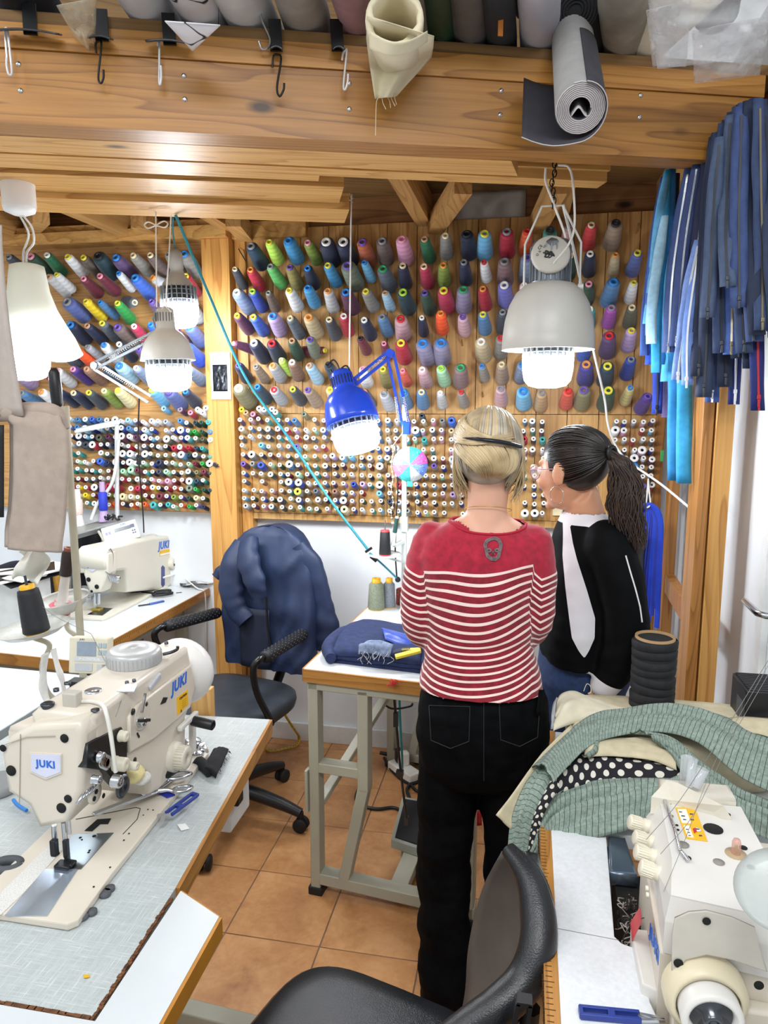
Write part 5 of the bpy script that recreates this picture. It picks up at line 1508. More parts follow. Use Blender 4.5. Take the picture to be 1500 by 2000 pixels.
obj('cuff', sleeve([fr(-.19, -.05, .94), fr(-.225, -.07, .925), fr(-.245, -.08, .90)], [.028, .026, .024], 15, .1), NAVY, jk)
obj('front_opening', MB().sheet(lambda a, q: fr(-.10 + .15 * a, -.118 - .012 * math.sin(a * PI), .80 - .26 * q), 8, 8, .002), NAVYL, jk)
obj('zip', MB().tube([fr(.055, -.142, .86), fr(.05, -.134, .74), fr(.065, -.118, .58)], .0045, 6), DARKSTEEL, jk)
# front chair: black leather bucket chair turned side-on
ch2 = thing('leather_chair', 'black leather chair with curved padded back against the overlock table', 'chair', (-.27, 1.06, 0))
star_base(ch2, (-.27, 1.05, 0), .29, R(20))
obj('seat', cushion((-.272, 1.075, .468), .47, .46, .085, R(-16), 0, 4.2, .016), LEATH, ch2)
Nn = [atY(u, v, y) for u, v, y in ((992, 1658, 1.20), (1032, 1712, 1.16), (1050, 1780, 1.12), (1050, 1850, 1.08), (1025, 1915, 1.05), (975, 1965, 1.02), (920, 2003, 1.0), (870, 2040, .98))]
Ff = [atY(u, v, y) for u, v, y in ((980, 1662, 1.24), (950, 1720, 1.30), (930, 1790, 1.33), (918, 1860, 1.34), (914, 1930, 1.32), (905, 1985, 1.29), (895, 2020, 1.24), (870, 2050, 1.15))]
Nn, Ff = catmull(Nn, 5), catmull(Ff, 5)
nn = len(Nn) - 1
TAUPE = mat('taupe_back_panel', '#57504a', .6, 0, .08, 12)
def back(a, q, push=0.0):
 i = min(int(q * nn), nn - 1)
 f = q * nn - i
 A, B = Ff[i].lerp(Ff[i + 1], f), Nn[i].lerp(Nn[i + 1], f)
 return A.lerp(B, a) + Vector((.03 * math.sin(a * PI) + push, 0, 0))
obj('inner_panel', MB().sheet(back, 12, nn, .006), TAUPE, ch2)
obj('outer_panel', MB().sheet(lambda a, q: back(a, q, .030), 12, nn, .010), LEATH, ch2)
obj('padded_rim', MB().tube(Nn, [.014, .024, .030, .031, .031, .030, .028, .026], 18), LEATH, ch2)
bp = atY(1003, 1985, .96)
obj('height_bracket', MB().bar(bp + Vector((-.006, 0, -.09)), bp + Vector((.006, 0, .03)), .006, .02, 0, (0, 1, 0)).bar(bp + Vector((.012, 0, -.09)), bp + Vector((.024, 0, .03)), .006, .02, 0, (0, 1, 0)).bar(bp + Vector((.004, 0, .03)), bp + Vector((.026, 0, .03)), .006, .02, 0, (0, 1, 0)), BLACKPL, ch2)
obj('back_stem', MB().tube([(-.20, 1.05, .40), (-.03, 1.12, .40), (.035, 1.15, .46), (.04, 1.14, .6)], .018, 8), BLACKPL, ch2)
# ================================================================== sewing machines
CREAMM = mat('machine_cream', '#d4cbbc', .32, 0, .03, 6)
IVORY = mat('machine_ivory', '#dedacb', .32, 0, .02, 6)
SERG = mat('overlock_beige', '#d3cabb', .35, 0, .04, 8)
SERGT = mat('overlock_white', '#d9d6d0', .38, 0, .03, 10)
BADGE = mat('badge_lavender', '#cfd2e6', .3)
LOGO = mat('logo_blue', '#1f66c8', .4)
YELL = mat('label_yellow', '#f0b818', .5)
INKB = mat('label_ink', '#4a3a10', .6)
KNOB = mat('knob_cream', '#ddd6c2', .4)
REDL = mat('label_red', '#c8232b', .5)
MIRR = mat('polished_plate', '#c3d2e6', .22, .85, .02)
BRUSH = mat('brushed_plate', '#8f999f', .28, 1.0, .06)
def pxY(mb, pts, y, depth, mi=0, bev=0.0):
 """outline measured on the plane at y, extruded away from the camera"""
 ps = [atY(u, v, y) for u, v in pts]
 return mb.prism([(p.x, p.z) for p in ps], Matrix(((1, 0, 0, 0), (0, 0, 1, y), (0, 1, 0, 0), (0, 0, 0, 1))), depth, mi, bev, bev > 0)
def pxX(mb, pts, x, depth, mi=0, bev=0.0):
 """outline measured on the plane at x, extruded towards -x"""
 ps = [atX(u, v, x) for u, v in pts]
 return mb.prism([(p.y, p.z) for p in ps], Matrix(((0, 0, -1, x), (1, 0, 0, 0), (0, 1, 0, 0), (0, 0, 0, 1))), depth, mi, bev, bev > 0)
def pxZ(mb, pts, z, depth, mi=0, bev=0.0):
 ps = [atZ(u, v, z) for u, v in pts]
 return mb.prism([(p.x, p.y) for p in ps], Matrix.Translation((0, 0, z - depth)), depth, mi, bev, bev > 0)
def disc(mb, c, n, r, h=.0015, mi=0, seg=16, r2=None):
 return mb.lathe([(r, 0), (r if r2 is None else r2, h), (0, h)], c, n, seg, mi)
YN, XP = Vector((0, -1, 0)), Vector((1, 0, 0))
# ------------------------------------------------ the big walking-foot machine
jm = thing('sewing_machine', 'big cream sewing machine with grey dial, badge facing the camera, on the linen table', 'sewing machine', (-.85, 1.3, .751))
bed = MB()
bed.prism([(-.948, .985), (-.745, .985), (-.733, .998), (-.745, 1.12), (-.768, 1.60), (-.97, 1.60)], Matrix.Translation((0, 0, .7515)), .0135, 0, .003)
obj('bed', bed, CREAMM, jm)
pl_ = MB()
pxZ(pl_, [(9, 1788), (92, 1788), (152, 1697), (88, 1697)], .7668, .0012)
obj('slide_plate', pl_, MIRR, jm)
pl_ = MB()
pxZ(pl_, [(139, 1630), (222, 1626), (158, 1697), (128, 1696), (124, 1668)], .7668, .0012)
for (u, v, r) in ((157, 1628 + 8, .003), (184, 1633, .004), (160, 1640, .002), (175, 1661, .0025), (173, 1665, .0025)):
 disc(pl_, atZ(u, v, .767), (0, 0, 1), r, .0006, 1, 10)
obj('needle_plate', pl_, [BRUSH, HOLE], jm)
gl_ = MB()
pxZ(gl_, [(0, 1745), (98, 1648), (140, 1640), (45, 1745), (2, 1786), (-30, 1786)], .7662, .0008)
obj('grip_pad', gl_, mat('speckled_pad', '#d9d8d4', .5, 0, .12, 400), jm)
sl__ = MB()
pxZ(sl__, [(165, 1622), (190, 1600), (217, 1598), (211, 1609), (196, 1609), (180, 1623)], .7662, .0008, 0)
for (u, v, r) in ((193, 1585, .005), (289, 1581, .0018), (299, 1582, .0018), (280, 1592, .0015), (252, 1628, .002), (242, 1641, .002), (215, 1694, .002), (183, 1732, .002), (60, 1777, .004)):
 disc(sl__, atZ(u, v, .766), (0, 0, 1), r, .0005, 0, 10)
obj('bed_slot', sl__, HOLE, jm, kind='stuff')
ln_ = MB()
for a, b_ in zip(((148, 1600), (265, 1577), (274, 1579), (268, 1600)), ((265, 1577), (274, 1579), (268, 1600), (240, 1629))):
 ln_.bar(atZ(*a, .7656), atZ(*b_, .7656), .0012, .0008)
obj('cover_seam', ln_, HOLE, jm)
# column and arm
arm_ = MB()
pxX(arm_, [(178, 1404), (196, 1384), (368, 1263), (386, 1345), (364, 1400), (364, 1500), (345, 1526), (292, 1553), (288, 1506), (249, 1497), (248, 1442), (212, 1448), (190, 1462)], -.785, .13, 0, .012)
obj('arm', arm_, CREAMM, jm)
cov = MB()
pxX(cov, [(254, 1400), (270, 1378), (374, 1298), (381, 1340), (373, 1381), (352, 1402), (300, 1445), (254, 1470)], -.776, .010, 0, .004)
obj('side_cover', cov, CREAMM, jm)
# head with its face plate
hd = MB()
pxY(hd, [(1, 1468), (16, 1440), (62, 1416), (154, 1410), (163, 1440), (159, 1548), (132, 1608), (76, 1619), (55, 1574), (14, 1548)], 1.120, .10, 0, .012)
hd.prism([(-.955, 1.135), (-.822, 1.135), (-.812, 1.26), (-.93, 1.26)], Matrix.Translation((0, 0, .95)), .088, 0, .012, True)
obj('head', hd, CREAMM, jm)
seam = MB()
seam.bar(atY(40, 1434, 1.119), atY(38, 1570, 1.119), .0012, .001, 0, YN)
seam.bar(atY(8, 1455, 1.118), atY(52, 1440, 1.118), .0012, .001).bar(atY(52, 1440, 1.118), atY(108, 1438, 1.118), .0012, .001)
obj('face_seam', seam, mat('seam_shadow', '#9f9684', .6), jm)
hl = MB()
for (u, v, r) in ((22, 1505, .0105), (126, 1442, .0085), (133, 1560, .008), (120, 1578, .010), (6, 1461, .007)):
 disc(hl, atY(u, v, 1.1195), YN, r, .0012)
obj('screw_hole', hl, [HOLE, CREAMM], jm, kind='stuff')
bd = MB()
pxY(bd, [(57, 1470), (120, 1473), (120, 1511), (89, 1523), (57, 1508)], 1.1175, .004, 1, .0)
pxY(bd, [(60, 1473), (118, 1475), (118, 1508), (89, 1519), (60, 1506)], 1.1165, .004, 0, .0)
bdo = obj('badge', bd, [BADGE, CREAMM], jm)
words('logo', 'JUKI', .0195, basis(atY(89, 1493, 1.1160), (1, 0, 0), (0, 0, 1)), LOGO, bdo, .0004, .0006)
wt = MB()
xs = -.8005
pxX(wt, [(160, 1488), (163, 1472), (168, 1480), (167, 1485)], -.797, .003)
obj('warning_triangle', wt, YELL, jm)
# arm-top details
dl = MB()
dc = atZ(262, 1283, 1.078)
dl.lathe([(.060, -.012), (.060, .012), (.056, .018), (.050, .021), (.010, .023), (.009, .021), (0, .021)], dc, (0, 0, 1), 36)
for k in range(40):
 an = 2 * PI * k / 40
 dl.box(dc + Vector((.0602 * math.cos(an), .0602 * math.sin(an), 0)), (.0016, .0016, .022), 0, (0, 0, an))
obj('dial', dl, mat('dial_grey', '#b5b6b6', .35, .2), jm)
tp = MB()
for (u, v, r, h, k) in ((182, 1351, .017, .003, 1), (110, 1362 - 12, .006, .006, 0), (132, 1350 - 14, .007, .004, 0), (262, 1331, .004, .005, 0), (248, 1335, .004, .005, 0), (325, 1258, .005, .006, 0), (186, 1388, .008, .003, 0)):
 disc(tp, atZ(u, v, 1.066), (0, 0, 1), r, h, k, 16)
pxZ(tp, [(228, 1350), (262, 1350), (268, 1338), (248, 1334)], 1.068, .002, 2)
tp.bar(atX(292, 1345, -.782), atX(312, 1318, -.782), .012, .008, 2, (1, 0, 0), .003)
obj('oil_window', tp, [DARKSTEEL, STEEL, mat('label_silver', '#c9ced6', .4, .3)], jm, kind='stuff')
hk = MB().tube(catmull([atZ(318, 1278, 1.072), atZ(334, 1274, 1.075), atZ(346, 1268, 1.078), atZ(347, 1262, 1.085)], 4), .004, 6)
obj('top_lever', hk, DARKSTEEL, jm)
bp_ = MB().cyl(atY(94, 1412, 1.17), atY(93, 1378, 1.17), .010, None, 14).lathe([(.013, 0), (.013, .012), (.009, .013)], atY(94, 1412, 1.17), (0, 0, 1), 14).lathe([(.0125, 0), (.0135, .004), (.010, .006), (.004, .004)], atY(93, 1378, 1.17), (0, 0, 1), 14)
obj('pressure_bolt', bp_, DARKSTEEL, jm)
br = MB()
p = atZ(137, 1392, 1.055)
br.box(p + Vector((0, .01, .018)), (.030, .022, .042), 0, None, .003)
obj('guide_block', br, mat('guide_grey', '#b9b4aa', .4), jm)
gr = MB().tube(catmull([atX(130, 1371, -.86), atX(175, 1370, -.82), atX(198, 1376, -.785), atX(208, 1395, -.765), atX(217, 1440, -.755), atX(226, 1508, -.750)], 5), .0042, 8)
obj('thread_guide_rod', gr, mat('guide_white', '#dbd9d0', .35), jm)
# handwheel
wc_ = atY(352, 1312, 1.61)
wh = MB().lathe([(0, -.04), (.05, -.04), (.060, -.03), (.082, -.012), (.086, .0), (.084, .016), (.07, .026), (.03, .03), (0, .03)], wc_, (-.05, 1, 0), 40)
obj('handwheel', wh, mat('wheel_white', '#e4e2df', .28, 0, .02), jm)
# side details
Mjs = basis(atX(350, 1335, -.7755), atX(372, 1318, -.7755) - atX(330, 1352, -.7755), (0, 0, 1))
words('logo', 'JUKI', .036, Mjs, LOGO, jm, .0005, .0013, .18)
yl = MB()
pxX(yl, [(345, 1363), (367, 1346), (368, 1376), (346, 1398)], -.7755, .001)
ylo = obj('caution_label', yl, YELL, jm)
Myl = basis(atX(358, 1360, -.7750), atX(367, 1350, -.775) - atX(345, 1367, -.775), (0, 0, 1))
words('label_print', 'CAUTION', .0075, Myl, INKB, ylo, .0002, .0003)
for k in range(4):
 words('label_print', 'aaaa aa aaa'.replace('a', '-'), .005, Myl @ Matrix.Translation((.004, -.010 - .005 * k, 0)), INKB, ylo, .0002)
tr3 = MB().prism([(-.004, -.004), (.004, -.004), (0, .0035)], Myl @ Matrix.Translation((-.012, -.030, 0)), .0003)
obj('label_symbol', tr3, INKB, ylo)
sd = MB()
cL = atX(277, 1398, -.776)
sd.lathe([(.030, 0), (.031, .001), (.029, .0015)], cL, XP, 24, 2)
sd.lathe([(0, .016), (.008, .016), (.010, .012), (.010, 0)], atX(270, 1410, -.776), XP, 14, 1)
sd.bar(atX(277, 1392, -.764), atX(284, 1354, -.764), .005, .004, 1, XP)
sd.bar(atX(272, 1408, -.760), atX(291, 1406, -.760), .006, .008, 0, XP)
disc(sd, atX(259, 1390, -.776), XP, .007, .002, 0)
disc(sd, atX(285, 1375, -.776), XP, .005, .002, 0)
disc(sd, atX(263, 1485, -.785), XP, .0065, .001, 0)
sd.bar(atX(268, 1432, -.775), atX(272, 1440, -.775), .004, .002, 0, XP)
pxX(sd, [(314, 1376), (320, 1362), (328, 1362), (324, 1372)], -.7745, .002, 0)
obj('thread_lever', sd, [BLACKPL, STEEL, CREAMM], jm, kind='stuff')
dl2 = MB()
dcc = atX(338, 1478, -.785)
dl2.lathe([(.036, 0), (.034, .012), (.027, .013), (.027, .034), (.024, .037), (.006, .037), (.005, .030), (0, .03)], dcc, XP, 28)
for k in range(26):
 an = 2 * PI * k / 26
 dl2.box(dcc + Vector((.024, .0272 * math.cos(an), .0272 * math.sin(an))), (.02, .002, .002))
obj('stitch_dial', dl2, mat('dial_beige', '#cfc8b8', .4), jm)
rl = MB()
rl.bar(atX(350, 1425, -.775), atX(384, 1392, -.775), .012, .012, 1, XP, .003)
rl.lathe([(0, -.004), (.011, -.003), (.0125, .0), (.0125, .055), (.008, .058), (.007, .054), (0, .054)], atX(377, 1408, -.772), (1, -.12, -.06), 16, 0)
rl.bar(atX(376, 1400, -.80), atX(376, 1470, -.80), .02, .012, 1, XP, .002)
obj('reverse_lever', rl, [BLACKPL, mat('lever_white', '#d6d4cc', .35)], jm)
# black tension assembly in front of the column
tn = MB()
pxX(tn, [(172, 1452), (226, 1424), (238, 1420), (249, 1444), (248, 1520), (232, 1535), (205, 1505), (170, 1500)], -.782, .025, 0, .002)
tno = obj('tension_plate', tn, mat('tension_black', '#131314', .35), jm)
kt = MB()
for (u, v, r, l, mi) in ((232, 1437, .011, .016, 0), (222, 1491, .014, .026, 0), (240, 1494, .009, .03, 0), (218, 1525, .013, .018, 1), (236, 1535, .022, .006, 2), (190, 1478, .010, .012, 1), (178, 1522, .008, .016, 1)):
 c = atX(u, v, -.782)
 kt.lathe([(r * .7, 0), (r * 1.1, .003), (r * 1.1, .005), (r, .006), (r, l), (r * .85, l + .003), (r * .3, l + .003), (0, l)], c, XP, 18, mi)
for k in range(5):
 kt.lathe([(.008, 0), (.014, .001), (.014, .002), (.008, .003)], atX(200 + k * 2.2, 1486 + k, -.770), XP, 14, 1)
obj('tension_knob', kt, [KNOB, STEEL, DARKSTEEL], tno)
nb2 = MB()
cA = atX(188, 1550, -.80)
nb2.lathe([(.020, 0), (.020, .005), (.0, .006)], cA + Vector((-.006, 0, 0)), XP, 20, 0)
for (du, dv) in ((0, -6), (-4, 8), (14, 2)):
 disc(nb2, atX(188 + du, 1552 + dv, -.799), XP, .005, .001, 1, 12)
for k in range(5):
 nb2.tube([atX(150 + 6 * k, 1570 - 5 * k, -.805), atX(158 + 6 * k, 1560 - 4 * k, -.798), atX(163 + 6 * k, 1548 - 4 * k, -.803)], .0025, 6, 2)
obj('take_up', nb2, [CREAMM, HOLE, STEEL], jm)
fo = MB().ball(atX(262, 1512, -.79), .022, 0, 14, (1, 1.2, .8)).ball(atX(278, 1520, -.79), .018, 1, 14, (1, 1.2, .7))
obj('foam_pad', fo, [mat('yellow_foam', '#e4d59a', .9, 0, .1, 60, .6, 200), mat('lint_white', '#dad8d2', .95, 0, .1, 60, .8, 200)], jm)
# needle and presser bars
nbm = MB()
for (u0, v0, u1, v1, r) in ((105, 1612, 107, 1648, .0052), (124, 1606, 128, 1645, .0048), (134, 1600, 136, 1628, .0036)):
 nbm.cyl(atY(u0, v0, 1.155), atY(u1, v1, 1.155), r, None, 10)
obj('needle_bar', nbm, STEEL, jm)
pf_ = MB()
pf_.bar(atY(105, 1640, 1.150), atY(107, 1668, 1.150), .012, .012, 0, YN, .001)
pf_.bar(atY(107, 1666, 1.150), atY(114, 1686, 1.150), .010, .014, 0, YN, .001)
pf_.bar(atY(128, 1640, 1.152), atY(131, 1680, 1.152), .009, .010, 0, YN, .001)
pf_.box(atZ(125, 1689, .771), (.030, .022, .007), 0, None, .002).box(atZ(135, 1686, .771), (.022, .018, .006), 0, None, .002)
obj('presser_foot', pf_, mat('gunmetal', '#3a3c40', .3, .9), jm)
gk = MB()
for (u, v, r) in ((205, 1748, .011), (160, 1792, .012), (215, 1738, .009), (148, 1800, .010), (180, 1784, .009)):
 disc(gk, atZ(u, v, .7512), (0, 0, 1), r, .006)
obj('rubber_mount', gk, mat('mount_grey', '#4d5156', .7), jm, kind='stuff')
# its controller on a stem
ct = thing('controller', 'cream stitch counter with a small screen and keys on top of the big machine', 'control panel', tuple(atY(170, 1350, 1.5)))
Mc = basis(atY(175, 1281, 1.50), (1, .10, .0), (0, .18, 1))
obj('casing', MB().box((-.004, 0, -.016), (.098, .088, .032), 0, None, .004, Mc), mat('panel_cream', '#d3cdb8', .45), ct)
sc_m = mat('lcd_grey', '#8f9cab', .12, .1, .1, 20)
obj('screen', MB().box((-.008, .017, .0008), (.048, .034, .0016), 0, None, 0, Mc), sc_m, ct)
kk = MB()
for i in range(2):
 for j in range(2):
  kk.box((.026 + i * .012, .026 - j * .017, .001), (.009, .011, .002), 0, None, .0005, Mc)
kk.box((-.014, -.028, .0008), (.044, .018, .0015), 1, None, 0, Mc).box((.026, -.028, .0008), (.013, .016, .0015), 1, None, 0, Mc).box((.040, -.028, .0008), (.011, .016, .0015), 2, None, 0, Mc)
kk.box((.004, -.008, .0006), (.086, .012, .0008), 3, None, 0, Mc)
obj('key', kk, [mat('key_blue_grey', '#9fb0bb', .4), mat('key_grey', '#b9bcc0', .4), mat('key_dark', '#83858f', .4), mat('panel_strip', '#c5c7c8', .5)], ct, kind='stuff')
words('panel_print', 'JUKI', .006, Mc @ Matrix.Translation((-.02, .039, .0004)), INK, ct, .0003)
words('panel_print', 'IP-CONTROL', .0085, Mc @ Matrix.Translation((-.0, -.008, .001)), mat('print_white', '#eef0f2', .5), ct, .0003)
obj('stem', MB().box(atY(152, 1352, 1.53), (.03, .02, .05)).box(atY(160, 1332, 1.515), (.06, .03, .01)), BLACKPL, ct)
# tape ribbon and thread running over it
th = MB().tube(catmull([atY(178, 1238, 1.49), atY(215, 1305, 1.46), atY(262, 1332, 1.40), atX(244, 1352, -.80), atX(226, 1400, -.765)], 6), .0007, 4)
th.tube(catmull([atY(84, 1185, 1.6), atY(110, 1205, 1.58), atY(178, 1238, 1.49)], 4), .0007, 4)
obj('grey_thread', th, mat('thread_grey', '#7a7a76', .7), None, 'fine grey thread running from the dish over the stitch counter to the big machine', 'thread')
# ------------------------------------------------ the lock-stitch machine at the wall
j1_ = thing('sewing_machine', 'ivory sewing machine with wide keypad, at the white wall below the narrow pegboard', 'sewing machine', (-1.75, 2.9, .75))
XS = -1.70
obj('bed', MB().prism([(-1.885, 2.60), (-1.70, 2.60), (-1.69, 2.62), (-1.69, 3.15), (-1.885, 3.15)], Matrix.Translation((0, 0, .7505)), .012, 0, .003), IVORY, j1_)
a_ = MB()
pxX(a_, [(205, 1076), (212, 1068), (296, 1049), (332, 1046), (344, 1056), (349, 1075), (343, 1100), (342, 1146), (300, 1152), (250, 1157), (246, 1114), (226, 1116), (208, 1112)], XS, .13, 0, .014)
obj('arm', a_, IVORY, j1_)
h_ = MB()
pxY(h_, [(163, 1086), (168, 1079), (204, 1077), (209, 1084), (210, 1120), (198, 1157), (176, 1160), (169, 1140), (163, 1122)], 2.66, .075, 0, .010)
pxY(h_, [(152, 1078), (160, 1070), (176, 1072), (172, 1120), (156, 1120)], 2.74, .06, 0, .008)
obj('head', h_, IVORY, j1_)
bd = MB()
pxY(bd, [(167, 1097), (192, 1098), (192, 1110), (180, 1117), (168, 1110)], 2.657, .004)
bdo = obj('badge', bd, BADGE, j1_)
words('logo', 'JUKI', .021, basis(atY(180, 1105, 2.6555), (1, 0, 0), (0, 0, 1)), LOGO, bdo, .0004, .0006)
hl = MB()
for (u, v, r) in ((173, 1132, .010), (189, 1146, .010), (179, 1087, .006), (179, 1155, .006)):
 disc(hl, atY(u, v, 2.658), YN, r, .001)
obj('screw_hole', hl, HOLE, j1_, kind='stuff')
words('logo', 'JUKI', .05, basis(atX(320, 1065, XS + .001), atX(330, 1063, XS) - atX(310, 1067, XS), (0, 0, 1)), LOGO, j1_, .0006, .0016, .15)
yl = MB()
pxX(yl, [(312, 1076), (333, 1072), (333, 1082), (312, 1087)], XS + .001, .001, 0)
pxX(yl, [(313, 1082), (332, 1078), (332, 1081.4), (313, 1086)], XS + .0015, .001, 1)
obj('caution_label', yl, [YELL, mat('label_white', '#f0eee4', .5)], j1_)
sd = MB()
dcc = atX(333, 1100, XS)
sd.lathe([(.03, 0), (.03, .02), (.026, .024), (.008, .024), (.006, .018), (0, .018)], dcc, XP, 24, 0)
disc(sd, atX(339, 1103, XS + .02), XP, .006, .006, 1, 10)
obj('stitch_dial', sd, [mat('dial_ivory', '#d9d4c4', .4), DARKSTEEL], j1_)
ws = MB()
pxX(ws, [(315, 1108), (318, 1104), (322, 1108), (322, 1142), (318, 1147), (315, 1142)], XS + .001, .0015, 0)
obj('window_strip', ws, mat('strip_indigo', '#3a3f88', .3), j1_)
tb2 = MB().tube(catmull([atX(319, 1128, XS + .004), atX(340, 1122, XS + .02), atX(350, 1118, XS + .03)], 4), .005, 8).tube([atX(348, 1125, XS + .02), atX(385, 1145, XS + .06)], .004, 6)
obj('oil_tube', tb2, WHITEPL, j1_)
tn = MB()
tn.lathe([(.012, 0), (.012, .02), (.006, .03)], atX(222, 1128, XS - .02), XP, 12, 0)
tn.tube(catmull([atX(207, 1085, XS - .01), atX(214, 1072, XS), atX(220, 1085, XS), atX(217, 1120, XS - .005), atX(210, 1122, XS - .01)], 4), .004, 6, 0)
for k in range(6):
 tn.tube([atX(205 + 3 * k, 1115 + k, XS - .01), atX(212 + 3 * k, 1122 + k, XS + .002), atX(216 + 3 * k, 1134 + k, XS - .01)], .003, 5, 0)
tn.cyl(atY(185, 1158, 2.70), atY(186, 1190, 2.70), .008, None, 10, 0).cyl(atY(193, 1158, 2.70), atY(193, 1180, 2.70), .007, None, 10, 0).box(atZ(190, 1190, .768), (.04, .03, .012), 1, None, .003).tube([atY(168, 1166, 2.68), atY(180, 1167, 2.68)], .008, 8, 0)
obj('presser_assembly', tn, [STEEL, mat('brass_foot', '#b8a24a', .4, .6)], j1_, kind='stuff')
np_ = MB()
pxZ(np_, [(170, 1200), (195, 1186), (220, 1188), (200, 1202)], .7635, .001)
obj('needle_plate', np_, BRUSH, j1_)
wl_ = MB().lathe([(0, -.03), (.05, -.03), (.062, -.01), (.062, .01), (.05, .02), (0, .022)], Vector((XS - .066, 3.15, .955)), (0, 1, 0), 30)
obj('handwheel', wl_, IVORY, j1_)
pn = thing('keypad', 'ivory control keypad with a dark display above the wall machine', 'control panel', tuple(atY(235, 1060, 3.0)))
Pc = [atY(197, 1032, 2.92), atY(262, 1014, 3.0), atY(274, 1048, 2.98), atY(206, 1064, 2.90)]
Mp = basis((Pc[0] + Pc[2]) / 2, Pc[1] - Pc[0], Pc[0] - Pc[3])
W_, H_ = (Pc[1] - Pc[0]).length, (Pc[0] - Pc[3]).length
obj('casing', MB().box((0, 0, -.012), (W_ * 1.05, H_ * 1.1, .03), 0, None, .006, Mp), mat('keypad_white', '#e3e4dd', .4), pn)
obj('display', MB().box((.012, H_ * .18, .004), (W_ * .48, H_ * .2, .002), 0, None, 0, Mp), mat('lcd_dark', '#5b6068', .2), pn)
kk = MB()
for i in range(8):
 for j in range(2):
  kk.box((-W_ * .02 + i * W_ * .062, -H_ * .08 - j * H_ * .14, .004), (W_ * .045, H_ * .08, .003), (i > 5) * 1, None, 0, Mp)
kk.box((W_ * .38, H_ * .2, .004), (W_ * .12, H_ * .2, .003), 1, None, 0, Mp)
for i in range(2):
 kk.box((-W_ * .40 + i * W_ * .09, H_ * .12, .004), (W_ * .07, H_ * .16, .003), 2, None, 0, Mp)
obj('key', kk, [mat('key_pale', '#c3cbd2', .4), mat('key_navy', '#3a4162', .4), mat('key_lilac', '#8f8fd0', .4)], pn, kind='stuff')
words('panel_print', 'JUKI', .012, Mp @ Matrix.Translation((.02, H_ * .42, .0035)), LOGO, pn, .0003, .0005)
obj('stem', MB().bar(atY(235, 1060, 3.02), atY(238, 1095, 3.04), .03, .02).bar(atY(192, 1037, 2.93), atY(216, 1078, 2.9), .008, .008), IVORY, pn)
# ------------------------------------------------ overlock machine on its own table
ov_ = thing('overlock_machine', 'beige overlock machine with four cream tension knobs and yellow label', 'sewing machine', (.3, 1.12, .70))
zd = .95
FL, FR_, NL, NR = Vector((.228, 1.245, 0)), Vector((.388, 1.255, 0)), Vector((.212, .990, 0)), Vector((.368, .972, 0))
bt = MB()
TOPP = [(.256, 1.258), (.244, 1.085), (.226, .997), (.352, .976), (.392, 1.10), (.392, 1.262)]
MIDP = [(.236, 1.262), (.228, 1.10), (.219, .990), (.356, .968), (.400, 1.10), (.400, 1.27)]
bt.rings([[Vector((x, y, z)) for x, y in P] for P, z in ((MIDP, .862), (MIDP, .912), (TOPP, .9475), ([(x * .995 + .0015, y * .995 + .005) for x, y in TOPP], .95))], 0, False)
obj('top_cover', bt, SERGT, ov_)
lo = MB()
lo.prism([(.216, .992), (.380, .972), (.47, .972), (.47, 1.30), (.255, 1.31), (.228, 1.24)], Matrix.Translation((0, 0, .60)), .264, 0, .006, True)
obj('body', lo, SERG, ov_)
lip = MB()
lp = [atZ(1272, 1556, .962), atZ(1302, 1524, .985), atZ(1322, 1528, .985), atZ(1414, 1574, .975), atZ(1428, 1597, .955), atZ(1312, 1563, .958)]
lo_ = [Vector((p.x, p.y, .93)) for p in lp]
n6 = len(lp)
lip.add(lp + lo_, [tuple(range(n6)), tuple(range(2 * n6 - 1, n6 - 1, -1))] + [(i, i + n6, (i + 1) % n6 + n6, (i + 1) % n6) for i in range(n6)])
back6 = [Vector((p.x, p.y, 0)) for p in lp]
lip.prism([(.262, 1.262), (.384, 1.262), (.384, 1.31), (.262, 1.31)], Matrix.Translation((0, 0, .93)), .035, 0, .008, True)
obj('rear_lip', lip, mat('lip_cream', '#d9d3c4', .35), ov_)
lb = MB()
zL = zd + .0012
pxZ(lb, [(1319, 1577), (1357, 1577), (1382, 1643), (1340, 1637)], zL, .001, 0)
lbo = obj('warning_label', lb, YELL, ov_)
l2 = MB()
pxZ(l2, [(1323, 1580), (1340, 1580), (1350, 1608), (1332, 1607)], zL + .0005, .0008, 0)
pxZ(l2, [(1335, 1612), (1346, 1612), (1355, 1636), (1343, 1634)], zL + .0005, .0008, 0)
for (u, v, s_) in ((1329, 1586, 5), (1334, 1594, 6), (1337, 1601, 5), (1350, 1590, 5), (1352, 1601, 5), (1347, 1632, 4), (1342, 1620, 4), (1345, 1626, 4), (1362, 1620, 6), (1368, 1632, 5)):
 pxZ(l2, [(u - s_ * .6, v - s_ * .35), (u + s_ * .6, v - s_ * .2), (u + s_ * .7, v + s_ * .1), (u - s_ * .5, v + s_ * .05)], zL + .0009, .0006, 1)
disc(l2, atZ(1362, 1620, zL + .0006), (0, 0, 1), .006, .0003, 0)
pxZ(l2, [(1353, 1618), (1358, 1616), (1361, 1623), (1356, 1627)], zL + .0012, .0006, 2)
obj('label_print', l2, [mat('label_white', '#f0eee4', .5), mat('label_ink2', '#2a3a60', .6), REDL], lbo, kind='stuff')
hl = MB()
for (u, v, r, mi) in ((1393, 1619, .0155, 0), (1334, 1650, .0095, 1), (1404, 1684, .0085, 1), (1309, 1568, .0045, 0), (1311, 1594, .004, 1), (1322, 1612, .0025, 0), (1324, 1621, .0025, 0), (1343, 1676, .0055, 0), (1421, 1591, .005, 0), (1467, 1694, .006, 0), (1452, 1656, .006, 0)):
 disc(hl, atZ(u, v, zd + .0005), (0, 0, 1), r, .0008, mi)
